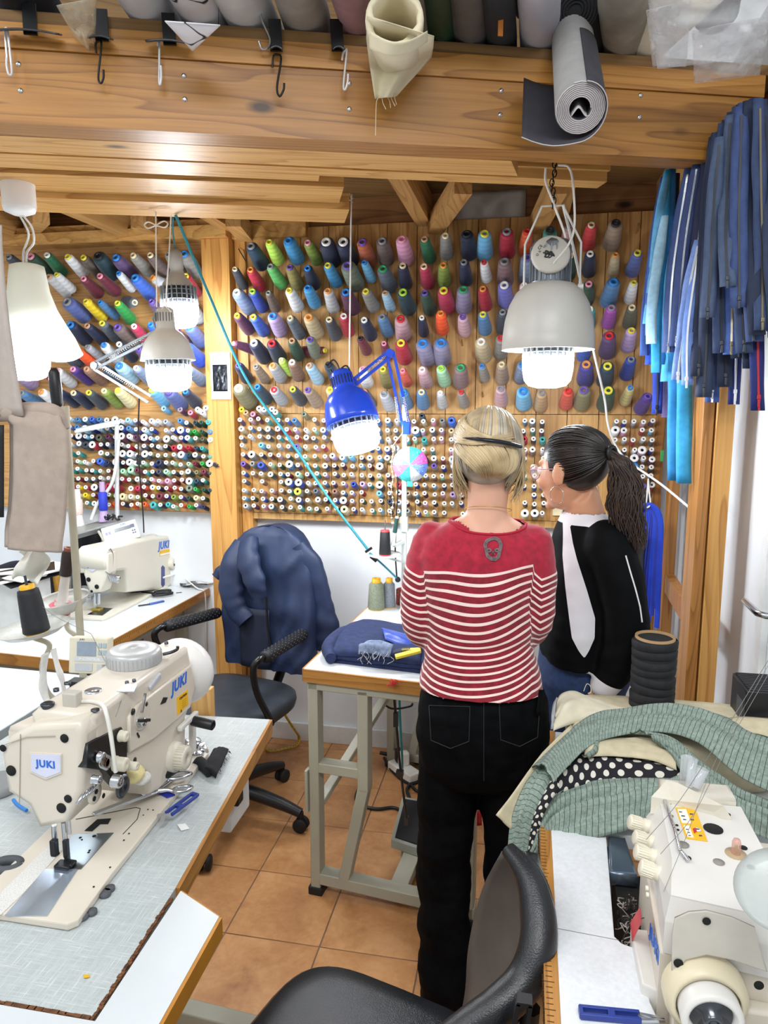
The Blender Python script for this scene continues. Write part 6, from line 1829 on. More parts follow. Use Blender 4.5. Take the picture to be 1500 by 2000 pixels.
obj('oil_port', hl, [HOLE, mat('recess_grey', '#8d8780', .6)], ov_, kind='stuff')
sw = MB()
cW = atZ(1437, 1668, zd)
disc(sw, cW, (0, 0, 1), .016, .0012, 1)
swo = obj('sight_glass', MB().lathe([(.0068, 0), (.0068, .020), (.005, .025), (0, .026)], cW, (0, 0, 1), 16), glassy('sight_plastic', '#d99a88', .55, .1), ov_)
obj('green_float', MB().cyl(cW + Vector((0, 0, .002)), cW + Vector((0, 0, .014)), .0025, None, 8), mat('float_green', '#3fae4a', .4), ov_)
obj('port_rim', sw, [SERG, mat('rim_tan', '#b39a78', .5)], ov_)
bar_ = MB().tube([atZ(1297, 1560, .957), atZ(1318, 1620, .957), atZ(1328, 1660, .957), atZ(1345, 1680, .957)], .003, 6)
obj('thread_bar', bar_, STEEL, ov_)
for (u, v, tu, tv) in ((1281, 1619, 1228, 1604), (1288, 1650, 1238, 1634), (1296, 1680, 1240, 1662), (1313, 1716, 1249, 1692)):
 p = atZ(u, v, .905)
 q = atZ(tu, tv, .918)
 d = (q - p).normalized()
 L = (q - p).length
 k0 = obj('tension_knob', MB().lathe([(.009, .0), (.0125, .003), (.0128, L * .45), (.0118, L * .47), (.0118, L * .52), (.0122, L * .54), (.0115, L * .97), (.009, L), (0, L)], p, d, 22), KNOB, ov_)
 rb = MB()
 u_ = d.orthogonal().normalized()
 w_ = d.cross(u_)
 for j in range(20):
  an = 2 * PI * j / 20
  c = p + (u_ * math.cos(an) + w_ * math.sin(an)) * .0122
  rb.bar(c + d * L * .60, c + d * L * .95, .0012, .0012, 0, u_)
 obj('knurl', rb, KNOB, k0, kind='stuff')
 obj('tension_disc', MB().lathe([(.010, -.012), (.0155, -.010), (.0155, -.008), (.011, -.007), (.0155, -.004), (.0155, -.002), (.009, -.001)], p, d, 20), DARKSTEEL, k0)
# front side: cavity cover, looper cover with red label, lint, lettering
obj('looper_cover', MB().prism([(.1975, 1.13), (.225, 1.13), (.225, 1.0), (.1975, 1.012)], Matrix.Translation((0, 0, .64)), .148, 0, .003), SERGT, ov_)
rp = MB()
pq = [atX(1231, 1802, .196), atX(1249, 1772, .196), atX(1252, 1800, .196), atX(1234, 1838, .196)]
rp.add(pq + [p + Vector((.001, .0, -.001)) for p in pq], [(0, 1, 2, 3), (7, 6, 5, 4), (0, 4, 5, 1), (1, 5, 6, 2), (2, 6, 7, 3), (3, 7, 4, 0)])
obj('red_label', rp, REDL, ov_)
obj('bed_cover', MB().prism([(.182, 1.30), (.235, 1.30), (.228, 1.42), (.194, 1.42)], Matrix.Translation((0, 0, .74)), .03, 0, .006, True), mat('cover_blue_steel', '#6d7c8c', .25, .7), ov_)
obj('cavity', MB().box((.222, 1.22, .66), (.055, .24, .16)), mat('cavity_black', '#1a1918', .8, 0, .2, 80), ov_)
lint = MB()
rg = random.Random(3)
for k in range(60):
 p = Vector((.200 + rg.uniform(-.008, .02), 1.17 + rg.uniform(-.06, .08), .745 + rg.uniform(-.01, .03)))
 lint.tube(catmull([p + Vector((rg.uniform(-.012, .012), rg.uniform(-.012, .012), rg.uniform(-.008, .012))) for _ in range(4)], 3), .0009, 4, k % 2)
obj('lint', lint, [mat('lint_dark', '#2b2726', .9), mat('lint_pale', '#a89c94', .9)], ov_, kind='stuff')
words('logo', 'JUKI', .030, basis(Vector((.2150, 1.03, .842)), (.048, -1, 0), (0, .1, 1)), LOGO, ov_, .0006, .0013)
words('model_print', 'MO-6800', .014, basis(Vector((.2335, 1.20, .895)), (.05, -1, 0), (0, 0, 1)), REDL, ov_, .0004, .0005)
pg_ = MB()
for (u, v) in ((1266, 1735), (1267, 1748)):
 pg_.cyl(atX(u, v, .2125) , atX(u, v, .2125) + Vector((-.004, 0, 0)), .004, None, 10)
obj('eyelet', pg_, KNOB, ov_)
# near end: arched cover and handwheel
ea = MB()
ea.prism([(.232, .955), (.44, .955), (.44, .972), (.232, .985)], Matrix.Translation((0, 0, .62)), .20, 0, .006, True)
obj('end_cover', ea, SERG, ov_)
yE = .954
ar = MB()
pxY(ar, [(1312, 1930), (1312, 1830), (1318, 1794), (1345, 1782), (1380, 1779), (1430, 1792), (1475, 1812), (1484, 1850), (1500, 1900), (1430, 1876), (1380, 1866), (1340, 1876)], yE, .004, 0, .002)
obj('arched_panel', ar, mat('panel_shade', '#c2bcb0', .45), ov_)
hl = MB()
for (u, v, r) in ((1380, 1799, .0055), (1325, 1881, .0065), (1482, 1924, .0065)):
 disc(hl, atY(u, v, yE - .001), YN, r, .001)
obj('bolt_hole', hl, HOLE, ov_, kind='stuff')
hc = atY(1386, 1974, .93)
obj('wheel_housing', MB().lathe([(.056, -.02), (.056, 0), (.048, .012), (.043, .016), (.043, .0)], hc + Vector((0, .02, 0)), YN, 36), mat('housing_cream', '#d8ccae', .4), ov_)
obj('handwheel', MB().lathe([(.040, -.01), (.0405, .016), (.036, .022), (.031, .020), (.029, .006), (0, .006)], hc, YN, 36), SERGT, ov_)
obj('wheel_hub', MB().lathe([(.028, .007), (.026, .010), (.013, .011), (.0125, .024), (.008, .026), (.007, .018), (0, .018)], hc, YN, 28), mat('hub_steel', '#5a5d62', .2, .9), ov_)
# clear thread guards and dish
cg = MB()
g0 = atZ(1335, 1535, .975)
cg.sheet(lambda a, q: g0 + Vector((-.006 + .018 * a, .004, .0 + .055 * q)) + Vector((0, .006 * math.sin(a * 3), 0)), 6, 6, .001)
cg.lathe([(.010, 0), (.011, .035), (.0095, .035), (.009, 0)], atZ(1358, 1535, .975), (.35, .1, 1), 14).lathe([(.007, 0), (.008, .05), (.0065, .05)], atZ(1346, 1535, .975), (.1, .1, 1), 12)
obj('clear_guard', cg, glassy('clear_guard', '#dfe3e6', .42, .08), ov_)
ds = thing('thread_dish', 'translucent grey thread dish beside the overlock machine', 'thread dish', tuple(atY(1515, 1745, .86)))
dC = atY(1533, 1752, .86)
obj('dish', MB().lathe([(0, 0), (.018, .001), (.042, .006), (.054, .014), (.055, .015), (.042, .008), (0, .003)], dC, (-.30, -.45, 1), 40), glassy('dish_plastic', '#b9c0bd', .6, .25), ds)
obj('post', MB().cyl(dC + Vector((.02, .02, -.02)), Vector((dC.x + .02, dC.y + .02, zr - .02)), .006, None, 10), STEEL, ds)
thr = MB()
for pts in (((1500, 1300, 1.15), (1400, 1480, 1.12), (1338, 1640, 1.06), (1296, 1742, 1.03)), ((1500, 1318, 1.2), (1430, 1440, 1.15), (1355, 1590, 1.1), (1290, 1668, 1.06)), ((1500, 1290, 1.12), (1420, 1420, 1.12), (1330, 1560, 1.15), (1262, 1640, 1.12))):
 thr.tube(catmull([atY(*p) for p in pts], 5), .0005, 4)
obj('overlock_thread', thr, mat('thread_grey', '#7a7a76', .7), None, 'fine threads slanting down into the overlock machine', 'thread', kind='stuff')
# ================================================================== the two women
from mathutils.bvhtree import BVHTree
def fuse(mb, voxel, smooth=6, fac=.5):
 """melt overlapping volumes into one continuous surface; returns (verts, faces)"""
 me = mb.mesh('tmp')
 o = bpy.data.objects.new('tmp', me)
 COL.objects.link(o)
 r = o.modifiers.new('r', 'REMESH')
 r.mode = 'VOXEL'
 r.voxel_size = voxel
 s = o.modifiers.new('s', 'SMOOTH')
 s.factor = fac
 s.iterations = smooth
 dg = bpy.context.evaluated_depsgraph_get()
 m2 = bpy.data.meshes.new_from_object(o.evaluated_get(dg))
 vs = [v.co.copy() for v in m2.vertices]
 ns = [v.normal.copy() for v in m2.vertices]
 fs = [list(p.vertices) for p in m2.polygons]
 bpy.data.objects.remove(o)
 bpy.data.meshes.remove(m2)
 bpy.data.meshes.remove(me)
 return vs, ns, fs
def oval(c, hw, hd, yaw=0.0, ex=2.4, n=28, tilt=0.0):
 cs, sn = math.cos(yaw), math.sin(yaw)
 out = []
 for j in range(n):
  t = 2 * PI * j / n
  x = hw * math.copysign(abs(math.cos(t)) ** (2 / ex), math.cos(t))
  y = hd * math.copysign(abs(math.sin(t)) ** (2 / ex), math.sin(t))
  out.append(Vector(c) + Vector((cs * x - sn * y, sn * x + cs * y, tilt * y)))
 return out
def limb(mb, pts, rad, seg=16):
 p = catmull(pts, 5)
 r = interp(rad, len(p))
 mb.tube(p, r, seg)
 mb.ball(p[0], r[0] * .98, 0, 14)
 mb.ball(p[-1], r[-1] * .98, 0, 14)
def hand(mb, w, d, n, size=1.0, curl=.6):
 """palm and five fingers; w wrist, d towards the fingers, n out of the back of the hand"""
 w, d = Vector(w), Vector(d).normalized()
 n = Vector(n)
 n = (n - d * n.dot(d)).normalized()
 s = d.cross(n)
 k = size
 mb.tube([w - d * .02 * k, w + d * .03 * k, w + d * .06 * k, w + d * .085 * k], [.024 * k, .032 * k, .037 * k, .034 * k], 12, flat=.45, up=n)
 for i, (off, L) in enumerate(((-.027, .058), (-.009, .068), (.009, .064), (.026, .052))):
  a = w + d * .083 * k + s * off * k
  pts = [a, a + d * L * .42 * k - n * .006 * curl * k, a + d * L * .72 * k - n * .022 * curl * k, a + d * L * .9 * k - n * .045 * curl * k]
  mb.tube(catmull(pts, 3), [.0092 * k, .0088 * k, .008 * k, .0062 * k], 8)
 a = w + d * .028 * k - s * .027 * k
 mb.tube(catmull([a, a + d * .025 * k - s * .022 * k - n * .006 * k, a + d * .05 * k - s * .03 * k - n * .016 * k], 3), [.013 * k, .0105 * k, .008 * k], 8)
def headmat(c, yaw, pitch):
 return Matrix.Translation(c) @ Matrix.Rotation(yaw, 4, 'Z') @ Matrix.Rotation(-pitch, 4, 'X')
def head(mb, M, k=1.0):
 def B(c, sc):
  t = MB()
  t.ball(c, 1.0, 0, 18, sc)
  mb.add(t.v, t.f, 0, True, M)
 B((0, -.012, .03), (.074 * k, .092, .085))
 B((0, .030, -.022), (.061 * k, .066, .088))
 B((0, .032, -.075), (.048, .050, .036))
 B((0, .078, -.098), (.020, .016, .014))
 B((0, .079, .024), (.046, .016, .012))
 for s in (-1, 1):
  B((.036 * s, .066, -.030), (.024, .024, .024))
  B((.077 * s, -.006, -.010), (.008, .020, .032))
  B((.079 * s, -.004, -.030), (.006, .010, .010))
 B((0, .090, -.061), (.022, .009, .006))
 B((0, .089, -.071), (.019, .009, .007))
 t = MB().tube([(0, .090, .016), (0, .103, -.006), (0, .114, -.030), (0, .096, -.040)], [.008, .009, .013, .010], 10)
 mb.add(t.v, t.f, 0, True, M)
def eyes(root, M):
 for s in (-1, 1):
  t = MB()
  t.ball((.030 * s, .083, .002), .012, 0, 14)
  t.lathe([(.0055, .0118), (0, .0124)], (.030 * s, .083, .002), (0, 1, 0), 12, 1)
  obj('eye', MB().add(t.v, t.f, 0, True, M) if False else _two(t, M), [mat('eye_white', '#e8e6e2', .2), mat('iris_brown', '#3b2a1e', .2)], root)
def _two(t, M):
 t.v = [tuple(M @ Vector(p)) for p in t.v]
 return t
def hairmat(name, c0, c1, c2):
 m, nt, b = new_mat(name)
 vec = coords(nt, (1, 1, 1))
 n1 = noise_tex(nt, vec, 26, 2, .5, .3)
 n2 = noise_tex(nt, vec, 9, 2)
 c = mixrgb(nt, n2, lin(c0), lin(c1))
 c = mixrgb(nt, ramp(nt, n1, [(.42, (0, 0, 0, 1)), (.8, (1, 1, 1, 1))]), c, lin(c2))
 nt.links.new(c, b.inputs['Base Color'])
 b.inputs['Roughness'].default_value = .36
 bump(nt, b, noise_tex(nt, coords(nt, (1, 1, 1)), 260, 2), .3, .001)
 return m
SKIN = mat('skin', '#d9a68c', .5, 0, .03, 14, .06, 300, Subsurface_Weight=.08)
SKIN2 = mat('skin_warm', '#d29a78', .5, 0, .03, 14, .06, 300, Subsurface_Weight=.08)
def finish(name, vs, fs, mats_, parent, idx=None, attr=None):
 me = bpy.data.meshes.new(name)
 off = world_of(parent)
 me.from_pydata([tuple(v - off) for v in vs], [], fs)
 for x in (mats_ if isinstance(mats_, list) else [mats_]):
  me.materials.append(x)
 me.polygons.foreach_set('use_smooth', [True] * len(fs))
 if idx is not None:
  me.polygons.foreach_set('material_index', idx)
 if attr is not None:
  a = me.attributes.new('band', 'FLOAT', 'POINT')
  a.data.foreach_set('value', attr)
 me.update()
 o = bpy.data.objects.new(name, me)
 COL.objects.link(o)
 o.parent = parent
 return o
def seg_t(p, a, b):
 d = b - a
 t = max(0, min(1, (p - a).dot(d) / d.length_squared))
 return t, (p - a - d * t).length
# ------------------------------------------------ woman in the striped top
p1 = thing('person', 'blonde woman in a red and white striped top and black trousers, back turned', 'person', (-.09, 1.75, 0))
HM = headmat((-.081, 1.752, 1.510), R(-4), R(8))
TY = R(6)
rings1 = [(1.392, -.084, .050, .050, 1.745), (1.372, -.085, .070, .056, 1.745), (1.350, -.088, .112, .066, 1.745), (1.325, -.091, .150, .080, 1.747), (1.28, -.095, .160, .094, 1.75), (1.20, -.097, .149, .103, 1.755), (1.12, -.097, .138, .10, 1.755), (1.06, -.097, .132, .092, 1.75), (1.00, -.094, .144, .106, 1.75), (.95, -.092, .156, .120, 1.75), (.93, -.092, .158, .122, 1.75)]
ARM = [[Vector(p) for p in q] for q in ([(-.216, 1.748, 1.305), (-.244, 1.742, 1.20), (-.246, 1.748, 1.085), (-.205, 1.85, 1.02), (-.13, 1.905, 1.03)], [(.028, 1.752, 1.305), (.042, 1.752, 1.20), (.040, 1.775, 1.095), (-.01, 1.87, 1.03), (-.08, 1.90, 1.045)])]
LEGS = [[Vector(p) for p in q] for q in ([(-.165, 1.75, .80), (-.172, 1.755, .62), (-.178, 1.76, .44), (-.172, 1.745, .22), (-.166, 1.74, .05)], [(-.015, 1.75, .80), (-.004, 1.76, .62), (.0, 1.78, .44), (.004, 1.79, .22), (.004, 1.79, .05)])]
body = MB()
head(body, HM)
body.tube([(-.085, 1.742, 1.33), (-.083, 1.742, 1.40), (-.080, 1.742, 1.47)], [.058, .048, .052], 18)
body.rings([oval((cx, cy, z), max(.02, hw - .009 - .05 * (z < 1.02)), max(.02, hd - .009 - .04 * (z < 1.02)), TY) for z, cx, hw, hd, cy in rings1[::-1]])
body.rings([oval((-.09, 1.75, z), hw, hd, TY) for z, hw, hd in ((.70, .09, .08), (.80, .135, .10), (.88, .125, .09), (.97, .10, .07))])
for a in ARM:
 limb(body, a, [.042, .036, .031, .026, .022])
for l in LEGS:
 limb(body, l, [.07, .062, .05, .045, .038])
hand(body, (-.135, 1.905, 1.03), (1, .25, .12), (0, 1, .2))
hand(body, (-.075, 1.902, 1.045), (-1, .25, -.05), (0, 1, .2))
vs, ns, fs = fuse(body, .006, 5)
finish('body', vs, fs, SKIN, p1)
eyes(p1, HM)
shirt = MB()
shirt.rings([oval((cx, cy, z), hw, hd, TY) for z, cx, hw, hd, cy in rings1[::-1]])
for a in ARM:
 limb(shirt, a, [.054, .048, .043, .037, .033])
vs, ns, fs = fuse(shirt, .0062, 8)
band = []
A_L = 0
out = []
for v, n in zip(vs, ns):
 # folds: tight creases at the waist, soft ones elsewhere
 kz = max(0, 1 - abs(v.z - 1.02) / .13)
 f = .0055 * kz * noise.noise((v.x * 7 + v.z * 6, v.y * 5, v.z * 26)) + .004 * noise.noise((v.x * 9 - v.z * 7, v.y * 8, v.z * 9 + 3)) + .0022 * noise.noise((v.x * 22, v.y * 20, v.z * 30))
 best = None
 for a in ARM:
  s = 0
  for i in range(len(a) - 1):
   t, d = seg_t(v, a[i], a[i + 1])
   L = (a[i + 1] - a[i]).length
   if best is None or d < best[0]:
    best = (d, s + t * L, i)
   s += L
 dx = abs(v.x + .095)
 sag = .030 * (1 - min(1, (dx / .13)) ** 2)
 tz = 1.256 - v.z - sag * max(0, min(1, (1.25 - v.z) * 6)) + .018 * noise.noise((v.x * 6, 2, v.z * 5)) + .085 * (v.x + .095)
 if best[0] < .058 and dx > .112 and v.z > .98:
  sw_ = min(1, max(0, (dx - .115) / .032))
  f += .004 * sw_ * noise.noise((v.x * 16, v.y * 14, v.z * 38))
  tz = tz * (1 - sw_) + sw_ * (1.232 - v.z + .35 * (dx - .14) + .006 * noise.noise((v.x * 14, v.y * 14, v.z * 9)))
 band.append(tz)
 out.append(v + n * f)
vs = out
keep = []
for f in fs:
 c = sum((vs[i] for i in f), Vector()) / len(f)
 r = math.hypot((c.x + .080) / 1.12, c.y - 1.748)
 zl = 1.352 + .012 * (1 if c.y > 1.748 else -.6)
 if c.z > zl and r < .078:
  continue
 if c.z < .9445:
  continue
 keep.append(f)
m, nt, b = new_mat('striped_jersey')
at = N(nt, 'ShaderNodeAttribute', attribute_name='band')
dv = N(nt, 'ShaderNodeMath', operation='DIVIDE')
dv.inputs[1].default_value = .0182
nt.links.new(at.outputs['Fac'], dv.inputs[0])
fr_ = N(nt, 'ShaderNodeMath', operation='FRACT')
nt.links.new(dv.outputs[0], fr_.inputs[0])
lt = N(nt, 'ShaderNodeMath', operation='LESS_THAN')
lt.inputs[1].default_value = .33
nt.links.new(fr_.outputs[0], lt.inputs[0])
gt = N(nt, 'ShaderNodeMath', operation='GREATER_THAN')
gt.inputs[1].default_value = 0.0
nt.links.new(at.outputs['Fac'], gt.inputs[0])
ml = N(nt, 'ShaderNodeMath', operation='MULTIPLY')
nt.links.new(lt.outputs[0], ml.inputs[0])
nt.links.new(gt.outputs[0], ml.inputs[1])
nv = noise_tex(nt, coords(nt), 60, 4)
red = ramp(nt, nv, [(.3, lin('#8f0c27')), (.7, lin('#b31534'))])
dkr = mixrgb(nt, gt.outputs[0], red, ramp(nt, nv, [(.3, lin('#6f0a1d')), (.7, lin('#951029'))]))
nt.links.new(mixrgb(nt, ml.outputs[0], dkr, lin('#f0d5cd')), b.inputs['Base Color'])
b.inputs['Roughness'].default_value = .85
b.inputs['Sheen Weight'].default_value = .25
bump(nt, b, noise_tex(nt, coords(nt), 700, 3), .25, .001)
sho = finish('striped_top', vs, keep, m, p1, None, band)
bvh1 = BVHTree.FromPolygons([tuple(v) for v in vs], keep)
def on(bvh, u, v, lift=.002):
 d = ray(u, v).normalized()
 o_ = Vector((0, 0, CAM_H))
 h = bvh.ray_cast(o_, d)
 return (h[0] - d * lift) if h[0] is not None else o_ + d * 1.75
# skull motif sewn on the back
SK = mat('motif_grey', '#7d6d70', .8, 0, .2, 120)
sk = MB()
ol = [(955, 1052), (966, 1049), (976, 1053), (981, 1064), (978, 1076), (976, 1088), (968, 1095), (958, 1094), (950, 1087), (948, 1076), (945, 1064), (949, 1055), (955, 1052)]
for k in range(3):
 cxx, cyy = 963, 1071
 sk.tube([on(bvh1, cxx + (u - cxx) * (1 - .13 * k), cyy + (v - cyy) * (1 - .10 * k)) for u, v in ol], .0016, 5)
for (ex, ey) in ((955, 1075), (971, 1075)):
 for r in (4.5, 2.8):
  sk.tube([on(bvh1, ex + r * math.cos(t * PI / 5), ey + r * .8 * math.sin(t * PI / 5)) for t in range(11)], .0014, 5)
sk.tube([on(bvh1, u, v) for u, v in ((963, 1076), (960, 1084), (966, 1084), (963, 1076))], .0013, 5)
for k in range(4):
 sk.tube([on(bvh1, u, v) for u, v in ((955 + 5 * k, 1087), (956 + 4.6 * k, 1092))], .0011, 5)
obj('skull_motif', sk, SK, p1, kind='stuff')
hem = MB()
# neck trim
nk = []
for j in range(40):
 t = 2 * PI * j / 40
 x, y = -.080 + .087 * math.cos(t), 1.748 + .078 * math.sin(t)
 h = bvh1.find_nearest((x, y, 1.352 + .012 * (1 if y > 1.748 else -.6)))
 nk.append(h[0] + Vector((0, 0, .001)))
nk.append(nk[0])
obj('neck_trim', MB().tube(nk, .0032, 6), mat('red_trim', '#b01833', .85), p1)
cn = MB().tube([Vector((-.081 + .0565 * math.cos(2 * PI * j / 30), 1.742 + .0575 * math.sin(2 * PI * j / 30), 1.392 + .016 * math.sin(2 * PI * j / 30) * -1)) for j in range(31)], .0009, 5)
obj('necklace', cn, mat('gold_chain', '#c79a52', .3, .9), p1)
tr = MB()
tr.rings([oval((-.083, 1.75, z), hw, hd, TY, 2.6) for z, hw, hd in ((.69, .10, .09), (.74, .158, .114), (.82, .169, .122), (.89, .164, .118), (.935, .150, .108), (.985, .120, .088))])
for l in LEGS:
 limb(tr, l, [.082, .079, .073, .071, .076])
vs, ns, fs = fuse(tr, .0075, 6)
out = []
for v, n in zip(vs, ns):
 lower = max(0, min(1, (.72 - v.z) * 2))
 f = (.004 + .008 * lower) * noise.noise((v.x * 8 + v.z * 5, v.y * 7, v.z * 15 - v.x * 6)) + .003 * noise.noise((v.x * 20, v.y * 20, v.z * 40))
 out.append(v + n * f)
BLK = mat('black_trousers', '#08090b', .75, 0, .3, 25, .2, 800, Specular_IOR_Level=.08)
tro = finish('trousers', out, [f for f in fs if sum(out[i].z for i in f) / len(f) > .012], BLK, p1)
bvhT = BVHTree.FromPolygons([tuple(v) for v in out], fs)
pk_ = MB()
for pts in (((975, 1372), (1055, 1362), (1050, 1440), (1015, 1458), (978, 1445), (975, 1372)), ((838, 1378), (918, 1380), (916, 1448), (880, 1462), (842, 1446), (838, 1378))):
 for a, b_ in zip(pts, pts[1:]):
  pk_.tube([on(bvhT, a[0] + (b_[0] - a[0]) * t / 6, a[1] + (b_[1] - a[1]) * t / 6, .001) for t in range(7)], .0012, 4)
pk_.tube([on(bvhT, 945, v, .001) for v in range(1345, 1530, 12)], .0012, 4)
obj('seam', pk_, mat('black_seam', '#1d1f24', .7), tro, kind='stuff')
lf = MB().sheet(lambda a, q: on(bvhT, 1046 + 10 * a, 1345 + 50 * q, .004) + Vector((.008 * (1 - q), -.006, 0)), 4, 6, .002)
obj('waist_flap', lf, BLK, tro)
for l in LEGS:
 p = l[-1]
 s_ = MB()
 s_.rings([oval((p.x, p.y + .06, z), w_, d_, 0, 2.6) for z, w_, d_ in ((.002, .046, .13), (.02, .048, .132), (.05, .044, .115), (.08, .036, .07))])
 obj('shoe', s_, RUBBER, p1)
# hair
BLOND = hairmat('blonde_hair', '#b79a6c', '#d9c7a2', '#8b7354')
BLONDT = hairmat('ash_hair', '#a39884', '#c9c3b8', '#857a68')
def ell(M, d, r, c=(0, -.012, .028)):
 d = Vector(d).normalized()
 return M @ (Vector(c) + Vector((d.x * r[0], d.y * r[1], d.z * r[2])))
def cap(M, r, thr, c=(0, -.012, .028), low=-.085):
 t = MB()
 t.ball((0, 0, 0), 1.0, 0, 40)
 V = [Vector(c) + Vector((p[0] * r[0], p[1] * r[1], p[2] * r[2])) for p in t.v]
 fs = []
 for f in t.f:
  q = sum((V[i] for i in f), Vector()) / len(f)
  if q.y * .8 - q.z * .6 < thr and q.z > low:
   fs.append(f)
 return MB().add(V, fs, 0, True, M)
rg = random.Random(11)
RA = (.079, .104, .100)
hb_ = cap(HM, (.077, .101, .096), .022, low=-.082)
ho = obj('hair', hb_, BLONDT, p1)
ash, bl_ = MB(), MB()
for k in range(330):
 az = rg.uniform(-155, 155)          # 0 = back of the head
 a = R(az)
 dirs = []
 top = rg.uniform(6, 24)
 lowend = rg.uniform(100, 128) if abs(az) < 70 else rg.uniform(118, 142)
 n = 9
 for i in range(n):
  th = R(top + (lowend - top) * i / (n - 1))
  aa = a + R(2) * math.sin(i * .5 + az * .05)
  dirs.append((math.sin(th) * math.sin(aa), -math.sin(th) * math.cos(aa), math.cos(th)))
 rr = rg.uniform(.99, 1.03)
 pts = [ell(HM, d, [x * rr for x in RA]) for d in dirs]
 if abs(az) > 60:
  pts[-1] = pts[-1] + HM.to_3x3() @ Vector((-math.copysign(.012, az), .0, -.030))
  pts[-2] = pts[-2] + HM.to_3x3() @ Vector((0, 0, -.012))
 (ash if rg.random() < .5 and top < 40 else bl_).tube(catmull(pts, 2), [.0015, .0036, .0042, .0038, .0032, .0010], 5, flat=.6)
obj('hair_strands', ash, BLONDT, ho, kind='stuff')
swoop = MB()
for k in range(90):                       # sweeping across to the clip
 t = k / 89
 a0, a1 = R(-100 + 30 * rg.random()), R(32 + 22 * rg.random())
 z0, z1 = 70 - 34 * t + rg.uniform(-5, 5), 82 + 14 * (t - .5) + rg.uniform(-4, 4)
 pts = []
 for i in range(9):
  f = i / 8
  aa = a0 + (a1 - a0) * f
  th = R(z0 + (z1 - z0) * f + 14 * math.sin(f * PI))
  r = 1.04 + .08 * math.sin(f * PI) + rg.uniform(0, .03)
  pts.append(ell(HM, (math.sin(th) * math.sin(aa), -math.sin(th) * math.cos(aa), math.cos(th)), [x * r for x in RA]))
 swoop.tube(catmull(pts, 2), [.0012, .0036, .0044, .0038, .0024], 5, flat=.6)
for k in range(170):                       # rolled ends below the clip
 a0 = R(rg.uniform(-70, 50))
 pts = []
 for i in range(8):
  f = i / 7
  th = R(86 + 44 * f)
  r = 1.05 + .13 * math.sin(f * PI * .9) + .012 * math.sin(k * 2.4)
  aa = a0 + R(34) * f * (.4 - a0) + R(16) * math.sin(f * 2.6)
  pts.append(ell(HM, (math.sin(th) * math.sin(aa), -math.sin(th) * math.cos(aa), math.cos(th)), [x * r for x in RA]))
 pts[-1] = pts[-1] + Vector((0, .012, -.004))
 swoop.tube(catmull(pts, 2), [.0015, .0038, .0044, .0036, .0010], 5, flat=.6)
for k in range(110):                       # loose side lengths and wisps
 s = -1 if k % 3 else 1
 a0 = R(s * rg.uniform(75, 120))
 p0 = ell(HM, (math.sin(R(80)) * math.sin(a0), -math.sin(R(80)) * math.cos(a0), math.cos(R(80))), RA)
 L = rg.uniform(.08, .155)
 pts = [p0, p0 + Vector((s * .006, -.004, -L * .4)), p0 + Vector((-s * .002 + rg.uniform(-.01, .01), -.006, -L * .75)), p0 + Vector((-s * .012 + rg.uniform(-.014, .014), -.004, -L))]
 swoop.tube(catmull(pts, 4), [.003, .004, .003, .0008], 4, flat=.6)
obj('hair_strands', swoop, BLOND, ho, kind='stuff')
obj('hair_strands', bl_, BLOND, ho, kind='stuff')
c0_, c1_ = R(-32), R(58)
pts = []
for i in range(12):
 aa = c0_ + (c1_ - c0_) * i / 11
 th = R(82 + 7 * i / 11)
 pts.append(ell(HM, (math.sin(th) * math.sin(aa), -math.sin(th) * math.cos(aa), math.cos(th)), [x * (1.14 + .03 * math.sin(i / 11 * PI)) for x in RA]))
obj('hair_clip', MB().tube(pts, [.004, .007, .009, .010, .0105, .0105, .0095], 8, flat=.5), mat('clip_navy', '#101524', .2), p1)
# ------------------------------------------------ woman in the black sweatshirt
p2 = thing('person', 'dark-haired woman with a wavy ponytail and glasses in a black and white sweatshirt', 'person', (.19, 2.04, 0))
YP2 = 2.02
yaw2 = R(52)
H2 = headmat(atY(1119, 917, YP2), yaw2, R(6))
edges = [(1002, 1112, 1172), (1015, 1100, 1186), (1040, 1088, 1204), (1080, 1080, 1212), (1130, 1074, 1212), (1190, 1068, 1208), (1240, 1060, 1200), (1280, 1058, 1192), (1308, 1064, 1184)]
T2r = []
for v, ul, ur in edges:
 a, b_ = atY(ul, v, YP2), atY(ur, v, YP2)
 T2r.append(((a.x + b_.x) / 2, (a.z + b_.z) / 2, (b_.x - a.x) / 2))
zs2 = [1.365, 1.345, 1.31, 1.25, 1.18, 1.09, 1.01, .95, .915]
tor = [(z, cx, hw, .05 + .055 * min(1, i / 3), YP2 + .02) for i, ((cx, _, hw), z) in enumerate(zip(T2r, zs2))]
A2 = [[Vector(p) for p in q] for q in ([(.222, 1.955, 1.285), (.262, 1.935, 1.18), (.286, 1.935, 1.05), (.268, 1.95, .955), (.238, 1.952, .888)], [(.175, 2.11, 1.30), (.22, 2.14, 1.18), (.29, 2.12, 1.05), (.305, 2.05, .97), (.292, 1.99, .935)])]
L2 = [[Vector(p) for p in q] for q in ([(.145, 2.06, .86), (.14, 2.07, .65), (.145, 2.09, .45), (.15, 2.08, .22), (.15, 2.07, .05)], [(.235, 2.10, .86), (.24, 2.11, .65), (.245, 2.12, .45), (.25, 2.12, .22), (.25, 2.11, .05)])]
body = MB()
head(body, H2)
nb0 = H2 @ Vector((0, -.012, -.06))
body.tube([(T2r[1][0] + .01, YP2 + .02, 1.30), (nb0 + Vector((T2r[1][0] + .01, YP2 + .02, 1.36))) / 2 if False else Vector(((nb0.x + T2r[1][0]) / 2, YP2 + .005, 1.40)), nb0], [.058, .046, .044], 18)
body.rings([oval((cx, cy, z), max(.02, hw - .012), max(.02, hd - .012), R(20)) for z, cx, hw, hd, cy in tor[::-1]])
